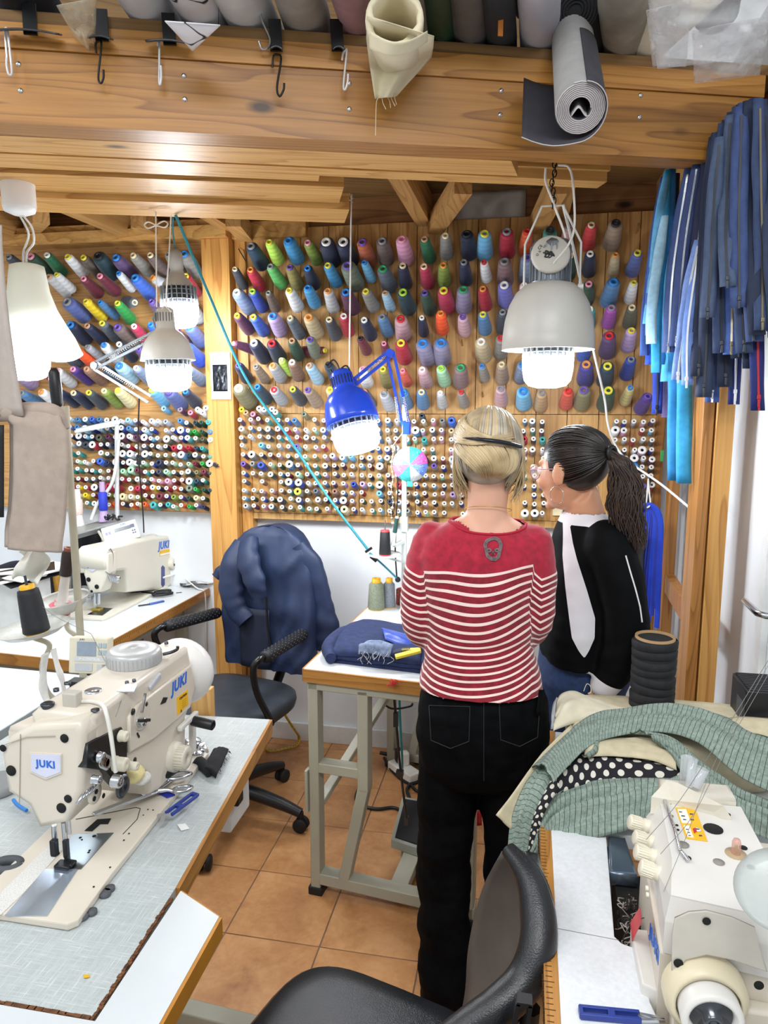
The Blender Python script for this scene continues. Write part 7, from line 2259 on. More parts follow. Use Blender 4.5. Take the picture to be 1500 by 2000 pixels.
body.rings([oval((.19, 2.08, z), hw, hd, R(20)) for z, hw, hd in ((.78, .08, .08), (.88, .11, .10), (.98, .10, .09))])
for a in A2:
 limb(body, a, [.042, .038, .034, .028, .024])
for l in L2:
 limb(body, l, [.07, .062, .05, .045, .038])
hand(body, (.238, 1.955, .892), (-.30, .12, -1), (.25, -1, -.1), .92, .9)
hand(body, (.293, 1.985, .935), (-.75, -.1, -.75), (.3, -1, .0), .9, .9)
vs, ns, fs = fuse(body, .0055, 4)
finish('body', vs, fs, SKIN2, p2)
eyes(p2, H2)
sw = MB()
sw.rings([oval((cx, cy, z), hw, hd, R(20)) for z, cx, hw, hd, cy in tor[::-1]])
for a in A2:
 limb(sw, a, [.062, .062, .060, .054, .042])
vs, ns, fs = fuse(sw, .0065, 7)
out = []
for v, n in zip(vs, ns):
 f = .006 * noise.noise((v.x * 9 - v.z * 6, v.y * 7, v.z * 12)) + .004 * max(0, 1 - abs(v.z - .97) / .12) * noise.noise((v.x * 12, v.y * 9, v.z * 34)) + .0022 * noise.noise((v.x * 24, v.y * 22, v.z * 28))
 out.append(v + n * f)
vs = out
neck2 = Vector(((nb0.x + T2r[1][0]) / 2, YP2 + .008, 0))
CENT = [(1005, 1112, 5), (1020, 1110, 6), (1035, 1109, 6.5), (1065, 1111, 9), (1094, 1114, 13), (1153, 1126, 20), (1211, 1138, 25), (1250, 1140, 22), (1275, 1141, 10), (1290, 1142, 0)]
cz = []
for v, u, hw in CENT:
 p = atY(u, v, YP2 - .10)
 cz.append((p.z, p.x, hw * .00137))
keep, wh = [], []
for c in vs:
 d = -1.0
 if c.y < YP2 + .02:
  for (za, xa, wa), (zb2, xb, wb2) in zip(cz, cz[1:]):
   if zb2 <= c.z <= za:
    t = (za - c.z) / (za - zb2)
    d = max(d, wa + (wb2 - wa) * t - abs(c.x - (xa + (xb - xa) * t)))
 r = math.hypot(c.x - neck2.x, c.y - neck2.y)
 if c.z > 1.30:
  d = max(d, min(.086 - r, (c.z - 1.322) * 1.0))
 for a, dd_ in ((A2[0], .82), (A2[1], .7)):
  t, q = seg_t(c, a[3], a[4])
  if q < .062 and (a is A2[0] or c.y > 1.96) and c.x < a[3].x + .05:
   d = max(d, (t - dd_) * .06)
 wh.append(d)
for f in fs:
 c = sum((vs[i] for i in f), Vector()) / len(f)
 if c.z > 1.350 and math.hypot(c.x - neck2.x, c.y - neck2.y) < .070:
  continue
 keep.append(f)
m, nt, b = new_mat('black_white_jersey')
at = N(nt, 'ShaderNodeAttribute', attribute_name='band')
gt = N(nt, 'ShaderNodeMath', operation='GREATER_THAN')
gt.inputs[1].default_value = 0.0
nt.links.new(at.outputs['Fac'], gt.inputs[0])
nt.links.new(mixrgb(nt, gt.outputs[0], lin('#08090b'), lin('#e3e1e6')), b.inputs['Base Color'])
b.inputs['Roughness'].default_value = .7
b.inputs['Specular IOR Level'].default_value = .1
bump(nt, b, noise_tex(nt, coords(nt), 700, 3), .2, .001)
WSW = mat('white_jersey', '#e3e1e6', .8, 0, .03, 20, .2, 800)
swo = finish('sweatshirt', vs, keep, m, p2, None, wh)
bvh2 = BVHTree.FromPolygons([tuple(v) for v in vs], keep)
pp_ = MB()
pp_.tube([on(bvh2, u, v, .001) for u, v in ((1222, 1085), (1232, 1120), (1241, 1150), (1250, 1185), (1254, 1215))], .0022, 5)
obj('piping', pp_, WSW, swo)
jn = MB()
jn.rings([oval((.19, 2.08, z), hw, hd, R(20)) for z, hw, hd in ((.77, .10, .09), (.86, .135, .115), (.93, .13, .11), (.97, .12, .10))])
for l in L2:
 limb(jn, l, [.082, .074, .064, .06, .06])
vs, ns, fs = fuse(jn, .008, 5)
out = [v + n * (.005 * noise.noise((v.x * 9, v.y * 9, v.z * 16))) for v, n in zip(vs, ns)]
finish('jeans', out, fs, mat('blue_denim', '#233a66', .8, 0, .2, 60, .3, 900), p2)
for l in L2:
 p = l[-1]
 s_ = MB()
 s_.rings([oval((p.x - .03, p.y + .045, z), w_, d_, R(35), 2.6) for z, w_, d_ in ((.002, .044, .12), (.02, .046, .122), (.05, .042, .105), (.08, .034, .06))])
 obj('shoe', s_, RUBBER, p2)
# hair drawn back into a wavy ponytail
DARKH = hairmat('dark_hair', '#1a1514', '#2e2521', '#0d0b0b')
DARKT = hairmat('tail_hair', '#33261f', '#4a382c', '#1c1512')
R2 = (.078, .100, .091)
ho2 = obj('hair', cap(H2, (.076, .098, .089), .016, low=-.085), DARKH, p2)
st = MB()
node = Vector((0, -1.0, .10)).normalized()
rg = random.Random(5)
for k in range(240):
 th = rg.uniform(-PI * .80, PI * .80)
 # hairline around the face, ears and nape, seen from the front
 h = Vector((math.sin(th), .74 * math.cos(th * .62), .80 * math.cos(th) + .08)).normalized()
 f0 = rg.random() ** 2 * .75
 rr = rg.uniform(.985, 1.03)
 pts = []
 for i in range(8):
  f = f0 + (1 - f0) * i / 7
  d = h.lerp(node, f).normalized() if h.dot(node) > -.9 else (h.lerp(Vector((math.copysign(.6, th), 0, .7)), min(1, f * 2)).lerp(node, max(0, f * 2 - 1))).normalized()
  pts.append(ell(H2, d, [x * rr for x in R2]))
 st.tube(catmull(pts, 2), [.0012, .0042, .005, .0045, .003], 5, flat=.5)
obj('hair_strands', st, DARKH, ho2, kind='stuff')
nd = ell(H2, node, [x * 1.06 for x in R2])
obj('hair_tie', MB().tube([nd + H2.to_3x3() @ Vector((.018 * math.cos(t * PI / 6), -.004, .018 * math.sin(t * PI / 6))) for t in range(13)], .006, 6), mat('hair_tie_black', '#0c0c0e', .5), p2)
tl = MB()
end = [atY(u, v, nd.y - .01) for u, v in ((1212, 905), (1222, 945), (1220, 985), (1226, 1025), (1232, 1060), (1230, 1085))]
for k in range(380):
 a = rg.uniform(0, 2 * PI)
 q = rg.random() ** .5
 pts = [nd + H2.to_3x3() @ Vector((.012 * math.cos(a), 0, .012 * math.sin(a)))]
 n_ = rg.choice((4, 5, 5, 6))
 for i, e in enumerate(end[:n_]):
  w_ = (.022, .036, .042, .040, .034, .022)[i]
  ph = i * 1.9 + k * .5
  pts.append(e + Vector((w_ * q * math.cos(a) + .010 * math.sin(ph) + .004 * math.sin(ph * 2.3), .7 * w_ * q * math.sin(a), rg.uniform(-.008, .008))))
 tl.tube(catmull(pts, 4), [.0016, .0024, .0026, .0024, .0019, .0006], 4, flat=.6)
obj('ponytail', tl, DARKT, ho2)
# glasses and hoop earring
gl2 = MB()
for s in (-1, 1):
 gl2.tube([H2 @ Vector((.031 * s + .022 * math.cos(t * PI / 8), .104, -.002 + .020 * math.sin(t * PI / 8))) for t in range(17)], .0016, 6)
 gl2.tube([H2 @ Vector(q) for q in ((.053 * s, .103, .006), (.072 * s, .08, .008), (.081 * s, .0, .006), (.080 * s, -.012, -.006))], .0015, 6)
gl2.tube([H2 @ Vector(q) for q in ((-.010, .104, .004), (0, .108, .007), (.010, .104, .004))], .0015, 6)
gls = obj('glasses', gl2, mat('rose_frame', '#b98a94', .3, .2), p2)
ln = MB()
for s in (-1, 1):
 ln.lathe([(.021, 0), (.0, .001)], H2 @ Vector((.031 * s, .103, -.002)), H2.to_3x3() @ Vector((0, 1, 0)), 18)
obj('lens', ln, glassy('lens_clear', '#eef2f6', .22, .05), gls)
ec = H2 @ Vector((.080 * 1, -.004, -.062))
ec2 = H2 @ Vector((-.082, -.002, -.064))
er = MB().tube([ec2 + H2.to_3x3() @ Vector((0, .022 * math.cos(t * PI / 10), .024 * math.sin(t * PI / 10))) for t in range(21)], .0012, 6)
er.tube([ec + H2.to_3x3() @ Vector((0, .022 * math.cos(t * PI / 10), .024 * math.sin(t * PI / 10))) for t in range(21)], .0012, 6)
obj('hoop_earring', er, mat('silver_hoop', '#c9c4b8', .2, .9), p2)
# ================================================================== smaller things
def sheet_obj(name, fn, nu, nv, th, m, parent=None, su=1.0, sv=1.0, **kw):
 """a cloth whose print follows the cloth"""
 mb = MB().sheet(fn, nu, nv, th)
 o = obj(name, mb, m, parent, **kw)
 at = o.data.attributes.new('cloth_uv', 'FLOAT_VECTOR', 'POINT')
 uv = []
 for _ in range(2):
  for i in range(nu + 1):
   for j in range(nv + 1):
    uv += [i / nu * su, j / nv * sv, 0.0]
 at.data.foreach_set('vector', uv)
 return o
def poly(pts, q):
 k = min(int(q * (len(pts) - 1)), len(pts) - 2)
 f = q * (len(pts) - 1) - k
 return pts[k].lerp(pts[k + 1], f)
def ribbon(A, B, bulge=.02, fold=.008, freq=9, seed=0, nn=4):
 """cloth between two measured edges (u, v, depth), bulging up, with folds running along it"""
 PA, PB_ = catmull([atY(*p) for p in A], nn), catmull([atY(*p) for p in B], nn)
 def fn(a, q):
  p = poly(PA, a).lerp(poly(PB_, a), q)
  b_ = math.sin(q * PI)
  f = noise.noise((a * 2.5, q * freq, seed)) + .5 * noise.noise((a * 6, q * freq * 2.2, seed + 7))
  return p + Vector((0, -.3, 1)) * (bulge * b_ + fold * f * (.35 + b_))
 return fn
def attr_nodes(nt):
 at = N(nt, 'ShaderNodeAttribute', attribute_name='cloth_uv')
 sp = N(nt, 'ShaderNodeSeparateXYZ')
 nt.links.new(at.outputs['Vector'], sp.inputs[0])
 return at, sp
def line_mask(nt, sock, period, duty):
 d = N(nt, 'ShaderNodeMath', operation='DIVIDE')
 d.inputs[1].default_value = period
 nt.links.new(sock, d.inputs[0])
 f = N(nt, 'ShaderNodeMath', operation='FRACT')
 nt.links.new(d.outputs[0], f.inputs[0])
 l = N(nt, 'ShaderNodeMath', operation='LESS_THAN')
 l.inputs[1].default_value = duty
 nt.links.new(f.outputs[0], l.inputs[0])
 return l.outputs[0]
m, nt, b = new_mat('green_checked_seersucker')
at, sp = attr_nodes(nt)
l1 = line_mask(nt, sp.outputs[0], .0135, .11)
l2 = line_mask(nt, sp.outputs[1], .012, .10)
l3 = line_mask(nt, sp.outputs[1], .030, .07)
base = ramp(nt, noise_tex(nt, coords(nt), 120, 3), [(.3, lin('#76877d')), (.7, lin('#97a69b'))])
c = mixrgb(nt, 1.0, base, base)
h = N(nt, 'ShaderNodeMath', operation='MULTIPLY')
h.inputs[1].default_value = .22
nt.links.new(l2, h.inputs[0])
c = mixrgb(nt, h.outputs[0], c, lin('#3c4842'))
c = mixrgb(nt, l1, c, lin('#3b4640'))
nt.links.new(c, b.inputs['Base Color'])
b.inputs['Roughness'].default_value = .9
bump(nt, b, noise_tex(nt, coords(nt), 420, 3), .5, .002)
CHECK = m
m, nt, b = new_mat('polka_dot_cloth')
at, sp = attr_nodes(nt)
def cell(off):
 outs = []
 for i in (0, 1):
  d = N(nt, 'ShaderNodeMath', operation='DIVIDE')
  d.inputs[1].default_value = .036
  nt.links.new(sp.outputs[i], d.inputs[0])
  a = N(nt, 'ShaderNodeMath', operation='ADD')
  a.inputs[1].default_value = off
  nt.links.new(d.outputs[0], a.inputs[0])
  f = N(nt, 'ShaderNodeMath', operation='FRACT')
  nt.links.new(a.outputs[0], f.inputs[0])
  s = N(nt, 'ShaderNodeMath', operation='SUBTRACT')
  s.inputs[1].default_value = .5
  nt.links.new(f.outputs[0], s.inputs[0])
  q = N(nt, 'ShaderNodeMath', operation='MULTIPLY')
  nt.links.new(s.outputs[0], q.inputs[0])
  nt.links.new(s.outputs[0], q.inputs[1])
  outs.append(q.outputs[0])
 a = N(nt, 'ShaderNodeMath', operation='ADD')
 nt.links.new(outs[0], a.inputs[0])
 nt.links.new(outs[1], a.inputs[1])
 l = N(nt, 'ShaderNodeMath', operation='LESS_THAN')
 l.inputs[1].default_value = .045
 nt.links.new(a.outputs[0], l.inputs[0])
 return l.outputs[0]
mxn = N(nt, 'ShaderNodeMath', operation='MAXIMUM')
nt.links.new(cell(0.0), mxn.inputs[0])
nt.links.new(cell(.5), mxn.inputs[1])
nt.links.new(mixrgb(nt, mxn.outputs[0], lin('#15141c'), lin('#d9d4c8')), b.inputs['Base Color'])
b.inputs['Roughness'].default_value = .85
POLKA = m
# --- pile of cloth on the back of the overlock table
LINENC = mat('natural_linen', '#cfc3a4', .9, 0, .08, 30, .4, 500)
CANV = mat('pale_canvas', '#e2d9c0', .9, 0, .05, 20, .4, 500)
lc = thing('folded_cloth', 'natural linen cloth folded at the bottom of the fabric pile', 'fabric', (.36, 1.65, zr))
obj('cloth_stack', cushion((.375, 1.765, .880), .50, .28, .110, 0, 0, 5, .008), LINENC, lc)
sheet_obj('hanging_edge', ribbon([(1115, 1415, 1.66), (1060, 1470, 1.56), (1005, 1545, 1.48), (970, 1592, 1.43)], [(1130, 1440, 1.62), (1080, 1500, 1.55), (1026, 1570, 1.48), (1000, 1622, 1.44)], .0, .003, 5, 3), 24, 8, .003, LINENC, lc)
sheet_obj('middle_fold', ribbon([(1150, 1445, 1.60), (1210, 1440, 1.64), (1270, 1445, 1.62), (1310, 1470, 1.58)], [(1140, 1480, 1.54), (1200, 1478, 1.55), (1270, 1484, 1.55), (1322, 1505, 1.52)], .012, .006, 4, 5), 20, 10, .003, LINENC, lc)
sheet_obj('side_fold', ribbon([(1405, 1410, 1.72), (1440, 1402, 1.74), (1500, 1404, 1.74), (1530, 1410, 1.72)], [(1420, 1440, 1.62), (1460, 1432, 1.64), (1500, 1440, 1.64), (1530, 1460, 1.62)], .008, .004, 4, 6), 12, 6, .003, LINENC, lc)
cv_ = thing('canvas_bundle', 'crumpled pale canvas with a frayed corner on top of the fabric pile', 'fabric', tuple(atY(1160, 1390, 1.78)))
sheet_obj('canvas', ribbon([(1086, 1402, 1.74), (1092, 1360, 1.78), (1118, 1350, 1.82), (1150, 1364, 1.83), (1200, 1386, 1.82), (1290, 1396, 1.80), (1330, 1402, 1.78)], [(1080, 1428, 1.68), (1110, 1416, 1.70), (1140, 1408, 1.72), (1170, 1402, 1.72), (1220, 1398, 1.72), (1290, 1398, 1.74), (1330, 1402, 1.74)], .012, .010, 5, 9), 34, 12, .003, CANV, cv_)
sheet_obj('canvas_edge', ribbon([(1078, 1395, 1.76), (1080, 1378, 1.78), (1088, 1362, 1.80)], [(1076, 1425, 1.72), (1094, 1420, 1.72), (1104, 1400, 1.74)], .006, .004, 5, 2), 10, 6, .002, mat('white_cotton', '#e9ebee', .85), cv_)
lp_ = MB().tube(catmull([atY(1140, 1350, 1.82), atY(1146, 1336, 1.82), atY(1153, 1340, 1.82), atY(1154, 1352, 1.82), atY(1148, 1354, 1.82)], 5), .0009, 4)
obj('loose_thread', lp_, CANV, cv_)
pk2 = thing('polka_cloth', 'black cloth with white polka dots between the layers of green fabric', 'fabric', tuple(atY(1200, 1500, 1.55)))
sheet_obj('dotted_fold', ribbon([(1060, 1525, 1.50), (1100, 1480, 1.56), (1150, 1472, 1.59), (1220, 1478, 1.59), (1330, 1492, 1.57)], [(1050, 1580, 1.45), (1105, 1545, 1.48), (1160, 1530, 1.50), (1230, 1527, 1.51), (1330, 1530, 1.51)], .014, .006, 3, 12), 30, 10, .003, POLKA, pk2, .36, .09)
sheet_obj('dotted_edge', ribbon([(1075, 1525, 1.455), (1045, 1585, 1.435), (1035, 1630, 1.425), (1030, 1680, 1.415)], [(1095, 1535, 1.45), (1062, 1590, 1.43), (1052, 1635, 1.42), (1046, 1690, 1.412)], .006, .003, 3, 13), 20, 5, .003, POLKA, pk2, .30, .04)
gc = thing('checked_cloth', 'grey-green checked seersucker draped over the fabric pile', 'fabric', tuple(atY(1250, 1450, 1.6)))
sheet_obj('upper_drape', ribbon([(1040, 1500, 1.52), (1090, 1446, 1.63), (1150, 1402, 1.71), (1220, 1386, 1.74), (1310, 1378, 1.76), (1400, 1396, 1.72), (1480, 1430, 1.68), (1560, 1460, 1.62)], [(1080, 1530, 1.43), (1116, 1490, 1.50), (1154, 1456, 1.56), (1205, 1438, 1.60), (1285, 1432, 1.62), (1365, 1452, 1.58), (1450, 1520, 1.48), (1560, 1570, 1.4)], .022, .012, 5, 1), 70, 20, .003, CHECK, gc, .85, .13)
sheet_obj('side_drape', ribbon([(1092, 1450, 1.625), (1036, 1512, 1.52), (1004, 1580, 1.46), (992, 1650, 1.435), (1000, 1712, 1.425)], [(1116, 1478, 1.55), (1078, 1530, 1.46), (1048, 1590, 1.437), (1034, 1650, 1.425), (1026, 1690, 1.415)], .010, .008, 6, 4), 44, 14, .003, CHECK, gc, .34, .08)
sheet_obj('lower_drape', ribbon([(1046, 1650, 1.418), (1062, 1590, 1.44), (1090, 1548, 1.475), (1150, 1528, 1.50), (1220, 1520, 1.51), (1300, 1522, 1.51), (1330, 1530, 1.50)], [(1028, 1705, 1.402), (1050, 1702, 1.404), (1082, 1662, 1.405), (1150, 1640, 1.41), (1225, 1622, 1.41), (1280, 1590, 1.42), (1310, 1560, 1.43)], .022, .015, 6, 8), 60, 24, .003, CHECK, gc, .50, .16)
sheet_obj('rear_drape', ribbon([(1230, 1432, 1.60), (1310, 1440, 1.60), (1380, 1500, 1.53), (1450, 1545, 1.48), (1560, 1585, 1.42)], [(1310, 1470, 1.56), (1340, 1520, 1.50), (1390, 1570, 1.46), (1450, 1618, 1.43), (1560, 1660, 1.38)], .020, .014, 6, 15), 44, 18, .003, CHECK, gc, .5, .16)
sheet_obj('pulled_fold', ribbon([(1152, 1400, 1.70), (1160, 1425, 1.62), (1158, 1460, 1.56), (1140, 1475, 1.535)], [(1164, 1402, 1.69), (1172, 1428, 1.62), (1170, 1465, 1.555), (1150, 1482, 1.53)], .010, .003, 4, 16), 14, 5, .003, CHECK, gc, .12, .02)
# --- black elastic wound on a cardboard tube, box file
er_ = thing('elastic_roll', 'tall black elastic wound on a cardboard tube behind the fabric pile', 'elastic roll', (.322, 1.83, zr))
ec_ = atY(1280, 1240, 1.83)
rr_, zt_ = .0535, atY(1280, 1242, 1.83).z
obj('tube', MB().lathe([(.048, 0), (.048, zt_ - zr), (.043, zt_ - zr), (.042, .1), (0, .1)], (ec_.x, 1.83, zr), (0, 0, 1), 30), mat('cardboard', '#a98860', .8), er_)
obj('elastic_core', MB().lathe([(.0505, .002), (.0505, zt_ - zr - .006)], (ec_.x, 1.83, zr), (0, 0, 1), 30), mat('black_elastic', '#1b1c20', .8, 0, .2, 60, .3, 700), er_)
nb = 13
for k in range(nb):
 z0 = zr + (zt_ - zr - .008) * k / nb
 hgt = (zt_ - zr - .008) / nb
 q = rr_ + .0025 * noise.noise((k * 1.7, 3, 1))
 a = random.uniform(0, 6)
 rs = [[Vector((ec_.x + r * math.cos(2 * PI * j / 30), 1.83 + r * math.sin(2 * PI * j / 30), z0 + h * hgt + .004 * math.sin(2 * PI * j / 30 + a))) for j in range(30)] for r, h in ((q - .004, 0), (q, .12), (q + .001, .8), (q - .003, 1.0))]
 obj('elastic_band', MB().rings(rs, 0, True, (False, False)), mat('black_elastic', '#1b1c20', .8, 0, .2, 60, .3, 700), er_)
bf = thing('box_file', 'black ridged box standing on the white table by the side wall', 'box', tuple(atY(1480, 1400, 1.74)))
b0_ = atY(1454, 1398, 1.76)
obj('shell', MB().box((b0_.x + .045, 1.82, zr + .10), (.09, .12, .20), 0, None, .004), BLACKPL, bf)
rg_ = MB()
for k in range(11):
 rg_.box((b0_.x + .045, 1.765 + k * .0108, zr + .2015), (.078, .005, .003))
obj('ridge', rg_, mat('ridge_black', '#26272b', .5), bf, kind='stuff')
obj('spine_label', MB().box((b0_.x - .0006, 1.80, zr + .13), (.001, .05, .07)), mat('label_grey', '#54575c', .6), bf)
# --- blue tweezers on the overlock table
tw = thing('tweezers', 'blue-handled tweezers lying on the overlock table at the picture edge', 'tweezers', tuple(atZ(1200, 1990, zr)))
t0_, t1_ = atZ(1132, 1976, zr + .006), atZ(1298, 1992, zr + .006)
u_ = (t1_ - t0_).normalized()
v_ = Vector((-u_.y, u_.x, 0))
BLUEH = mat('tool_blue', '#22388c', .35)
L_ = (t1_ - t0_).length
obj('handle', MB().bar(t0_ + v_ * .007, t0_ + u_ * L_ * .72 + v_ * .007, .005, .009, 0, (0, 0, 1), .001).bar(t0_ - v_ * .007, t0_ + u_ * L_ * .72 - v_ * .006, .005, .009, 0, (0, 0, 1), .001).bar(t0_ + v_ * .008 + u_ * .002, t0_ - v_ * .008 + u_ * .002, .006, .009, 0, (0, 0, 1), .001).box(t0_ + u_ * .045, (.01, .012, .009), 0, None, .001), BLUEH, tw)
obj('blade', MB().bar(t0_ + u_ * L_ * .70 + v_ * .006, t0_ + u_ * L_ + v_ * .001, .004, .004).bar(t0_ + u_ * L_ * .70 - v_ * .005, t0_ + u_ * L_ - v_ * .001, .004, .004), STEEL, tw)
# --- things on the linen table
zt2 = .752
def ring2(mb, c, r, w_, n, ex=1.0, mi=0, el=1.0, yaw=0.0):
 n = Vector(n).normalized()
 a = Vector((math.cos(yaw), math.sin(yaw), 0))
 a = (a - n * a.dot(n)).normalized()
 b_ = n.cross(a)
 return mb.tube([Vector(c) + a * r * el * math.cos(2 * PI * k / 20) + b_ * r * math.sin(2 * PI * k / 20) for k in range(21)], w_, 8, mi, False)
sc1 = thing('scissors', 'steel tailor scissors with metal loops lying against the big machine', 'scissors', tuple(atZ(280, 1560, zt2)))
a0_, a1_ = atZ(182, 1590, .80), atZ(300, 1545, .785)
ax_ = (a1_ - a0_).normalized()
bl = MB().bar(a0_, a1_, .012, .004, 0, (0, 0, 1), .001).bar(a0_ + Vector((0, .006, -.004)), a1_ + Vector((.006, .01, -.004)), .014, .004, 0, (0, 0, 1), .001)
bl.cyl(atZ(281, 1548, .788), atZ(281, 1548, .796), .006, None, 12)
obj('blade', bl, STEEL, sc1)
h1 = MB()
c1h, c2h = atZ(350, 1515, .785), atZ(357, 1541, .775)
ring2(h1, c1h, .016, .0042, (0, .2, 1), el=1.9, yaw=R(60))
h1.tube(catmull([a1_, a1_.lerp(c1h, .5) + Vector((0, .008, 0)), c1h + Vector((-.012, -.022, 0))], 4), [.006, .005, .0045], 8)
obj('loop_handle', h1, STEEL, sc1)
h2 = MB()
ring2(h2, c2h, .015, .0042, (0, .2, 1), el=1.5, yaw=R(60))
h2.tube(catmull([a1_ + Vector((.006, .01, -.004)), a1_.lerp(c2h, .5), c2h + Vector((-.010, -.016, 0))], 4), [.006, .005, .0045], 8)
obj('loop_handle', h2, STEEL, sc1)
obj('black_scissors_grip', MB().tube(catmull([atZ(296, 1525, .80), atZ(330, 1508, .80), atZ(352, 1496, .79)], 4), [.010, .012, .009], 10).tube(catmull([atZ(270, 1534, .79), atZ(296, 1522, .79), atZ(318, 1512, .79)], 4), [.012, .016, .014], 10), mat('grip_black', '#101114', .5), None, 'black-handled cutter half hidden behind the steel scissors', 'cutter')
bt_ = MB()
pxZ(bt_, [(306, 1547), (338, 1545), (342, 1552), (326, 1557)], .7685, .0025)
obj('blue_tag', bt_, mat('deep_blue_tag', '#1f2fa8', .4), None, 'small deep blue tag lying under the scissors on the machine bed', 'tag')
sn = thing('thread_snips', 'blue thread snips lying across the groove of the machine bed', 'snips', tuple(atZ(350, 1580, .766)))
q0_, q1_, q2_ = atZ(380, 1552, .772), atZ(330, 1590, .772), atZ(314, 1607, .772)
dv_ = (q1_ - q0_).normalized()
nv_ = Vector((-dv_.y, dv_.x, 0))
obj('handle', MB().bar(q0_ + nv_ * .008, q1_ + nv_ * .007, .0055, .007, 0, (0, 0, 1), .001).bar(q0_ - nv_ * .008, q1_ - nv_ * .009, .0055, .007, 0, (0, 0, 1), .001).bar(q0_ + nv_ * .010, q0_ - nv_ * .010, .010, .007, 0, (0, 0, 1), .002).bar(q0_.lerp(q1_, .6) + nv_ * .006, q0_.lerp(q1_, .6) - nv_ * .006, .012, .006), BLUEH, sn)
obj('blade', MB().bar(q1_ + nv_ * .007, atZ(307, 1592, .772), .008, .002).bar(q1_ - nv_ * .009, q2_, .009, .002), STEEL, sn)
bp2 = thing('fabric_patch', 'folded black frayed fabric patch on the linen table', 'fabric', tuple(atZ(415, 1485, zt2)))
k0_, k1_, k2_, k3_ = atZ(396, 1500, .768), atZ(417, 1462, .768), atZ(447, 1463, .768), atZ(424, 1512, .768)
obj('patch', MB().sheet(lambda a, q: k0_.lerp(k3_, a).lerp(k1_.lerp(k2_, a), q) + Vector((0, 0, .006 * math.sin(a * PI) + .002 * noise.noise((a * 7, q * 7, 2)))), 10, 14, .012), mat('patch_black', '#14151a', .9, 0, .2, 60, .6, 500), bp2)
obj('patch_fold', MB().tube(catmull([atZ(381, 1494, .762), atZ(390, 1488, .764), atZ(398, 1496, .764), atZ(408, 1512, .760)], 4), [.009, .014, .013, .008], 10), mat('patch_black', '#14151a', .9, 0, .2, 60, .6, 500), bp2)
fz = MB()
rg = random.Random(8)
for k in range(26):
 t = rg.random()
 p = (k3_.lerp(k2_, t) if k % 2 else k1_.lerp(k2_, t)) + Vector((0, 0, -.004))
 fz.tube([p, p + Vector((rg.uniform(.002, .010), rg.uniform(-.004, .006), -.006))], .0005, 4)
obj('fray', fz, mat('patch_black', '#14151a'), bp2, kind='stuff')
rb_ = random.Random(6)
pts_b = [(358 + 44 * rb_.random(), 1446 + 40 * rb_.random()) for _ in range(26)]
bob0 = None
for i, (u, v) in enumerate(pts_b):
 z = zt2 + .004 + .004 * (i % 3)
 c = atZ(u, v, z)
 if bob0 is None:
  mb = MB()
  for h in (0, .008):
   mb.lathe([(.003, h), (.0095, h), (.0105, h + .0008), (.0095, h + .0014), (.003, h + .0014)], (0, 0, 0), (0, 0, 1), 16)
  mb.lathe([(.0032, 0), (.0032, .009)], (0, 0, 0), (0, 0, 1), 10)
  bob0 = obj('bobbin', mb, STEEL, None)
  o = bob0
 else:
  o = bpy.data.objects.new('bobbin', bob0.data)
  COL.objects.link(o)
 o.location = c
 o.rotation_euler = (rb_.uniform(-.7, .7), rb_.uniform(-.7, .7), 0)
 tag(o, 'steel bobbin in the loose heap beside the stitch dial', 'bobbin', 'bobbins heaped on the linen table')
obj('paper_scrap', pxZ(MB(), [(346, 1610), (362, 1608), (370, 1618), (354, 1622)], zt2 + .0006, .0008), mat('paper_white', '#e6e8e4', .7), None, 'tiny white paper scrap on the linen table below the snips', 'paper')
obj('yellow_mark', pxZ(MB(), [(162, 1904), (174, 1903), (176, 1908), (164, 1910)], zt2 + .0004, .0008), mat('yellow_sticker', '#d8a820', .6), tc_)
kg = thing('knee_ring', 'dark grey rubber ring lying at the edge of the machine bed', 'ring', tuple(atZ(16, 1690, zt2)))
obj('rubber', ring2(MB(), atZ(14, 1690, zt2 + .008), .017, .009, (0, 0, 1), el=1.5, yaw=R(10)), mat('mount_grey', '#4d5156', .7), kg)
obj('blue_strip', MB().tube(catmull([atZ(26, 1562, .76), atZ(34, 1572, .76), atZ(52, 1583, .76)], 4), .004, 6), mat('azure_plastic', '#2d86d8', .4), None, 'bright blue plastic rim showing beside the head of the big machine', 'lid')
dw = MB().lathe([(.055, 0), (.058, .014), (.04, .02), (0, .02)], atZ(-8, 1540, zt2), (0, 0, 1), 24)
obj('grey_disc', dw, mat('lid_grey', '#8d9093', .5), None, 'round grey lid on the linen table behind the big machine head', 'lid')
# --- thread stand with two dishes beside the big machine
ts = thing('thread_stand', 'beige thread stand pole with two clear dishes and ribbon-bound arms', 'thread stand', (-1.225, 1.75, zt))
pz0, pz1 = Vector((-1.232, 1.78, zt - .05)), atY(121, 800, 1.78)
obj('pole', MB().cyl((-1.235, 1.78, .751), (-1.235, 1.78, 1.64), .0105, None, 14), mat('pole_beige', '#b5ae98', .4), ts)
obj('black_grip', MB().lathe([(0, 0), (.010, 0), (.015, .02), (.0165, .06), (.015, .10), (.008, .112), (0, .112)], atY(113, 800, 1.78), (-.04, 0, 1), 14, 0, True, None, 1.0), BLACKPL, ts)
d1, d2 = atY(66, 1243, 1.62), atY(128, 1196, 1.80)
DISHM = glassy('dish_clear', '#d5d6cf', .72, .2)
obj('dish', MB().lathe([(0, 0), (.03, .001), (.07, .010), (.092, .026), (.093, .027), (.07, .013), (.03, .004), (0, .003)], d1, (-.10, -.05, 1), 44), DISHM, ts)
obj('dish', MB().lathe([(0, 0), (.03, .002), (.062, .022), (.073, .045), (.074, .046), (.062, .026), (.03, .005), (0, .003)], d2, (-.10, -.12, 1), 40), DISHM, ts)
PB2 = mat('pole_beige', '#b5ae98', .4)
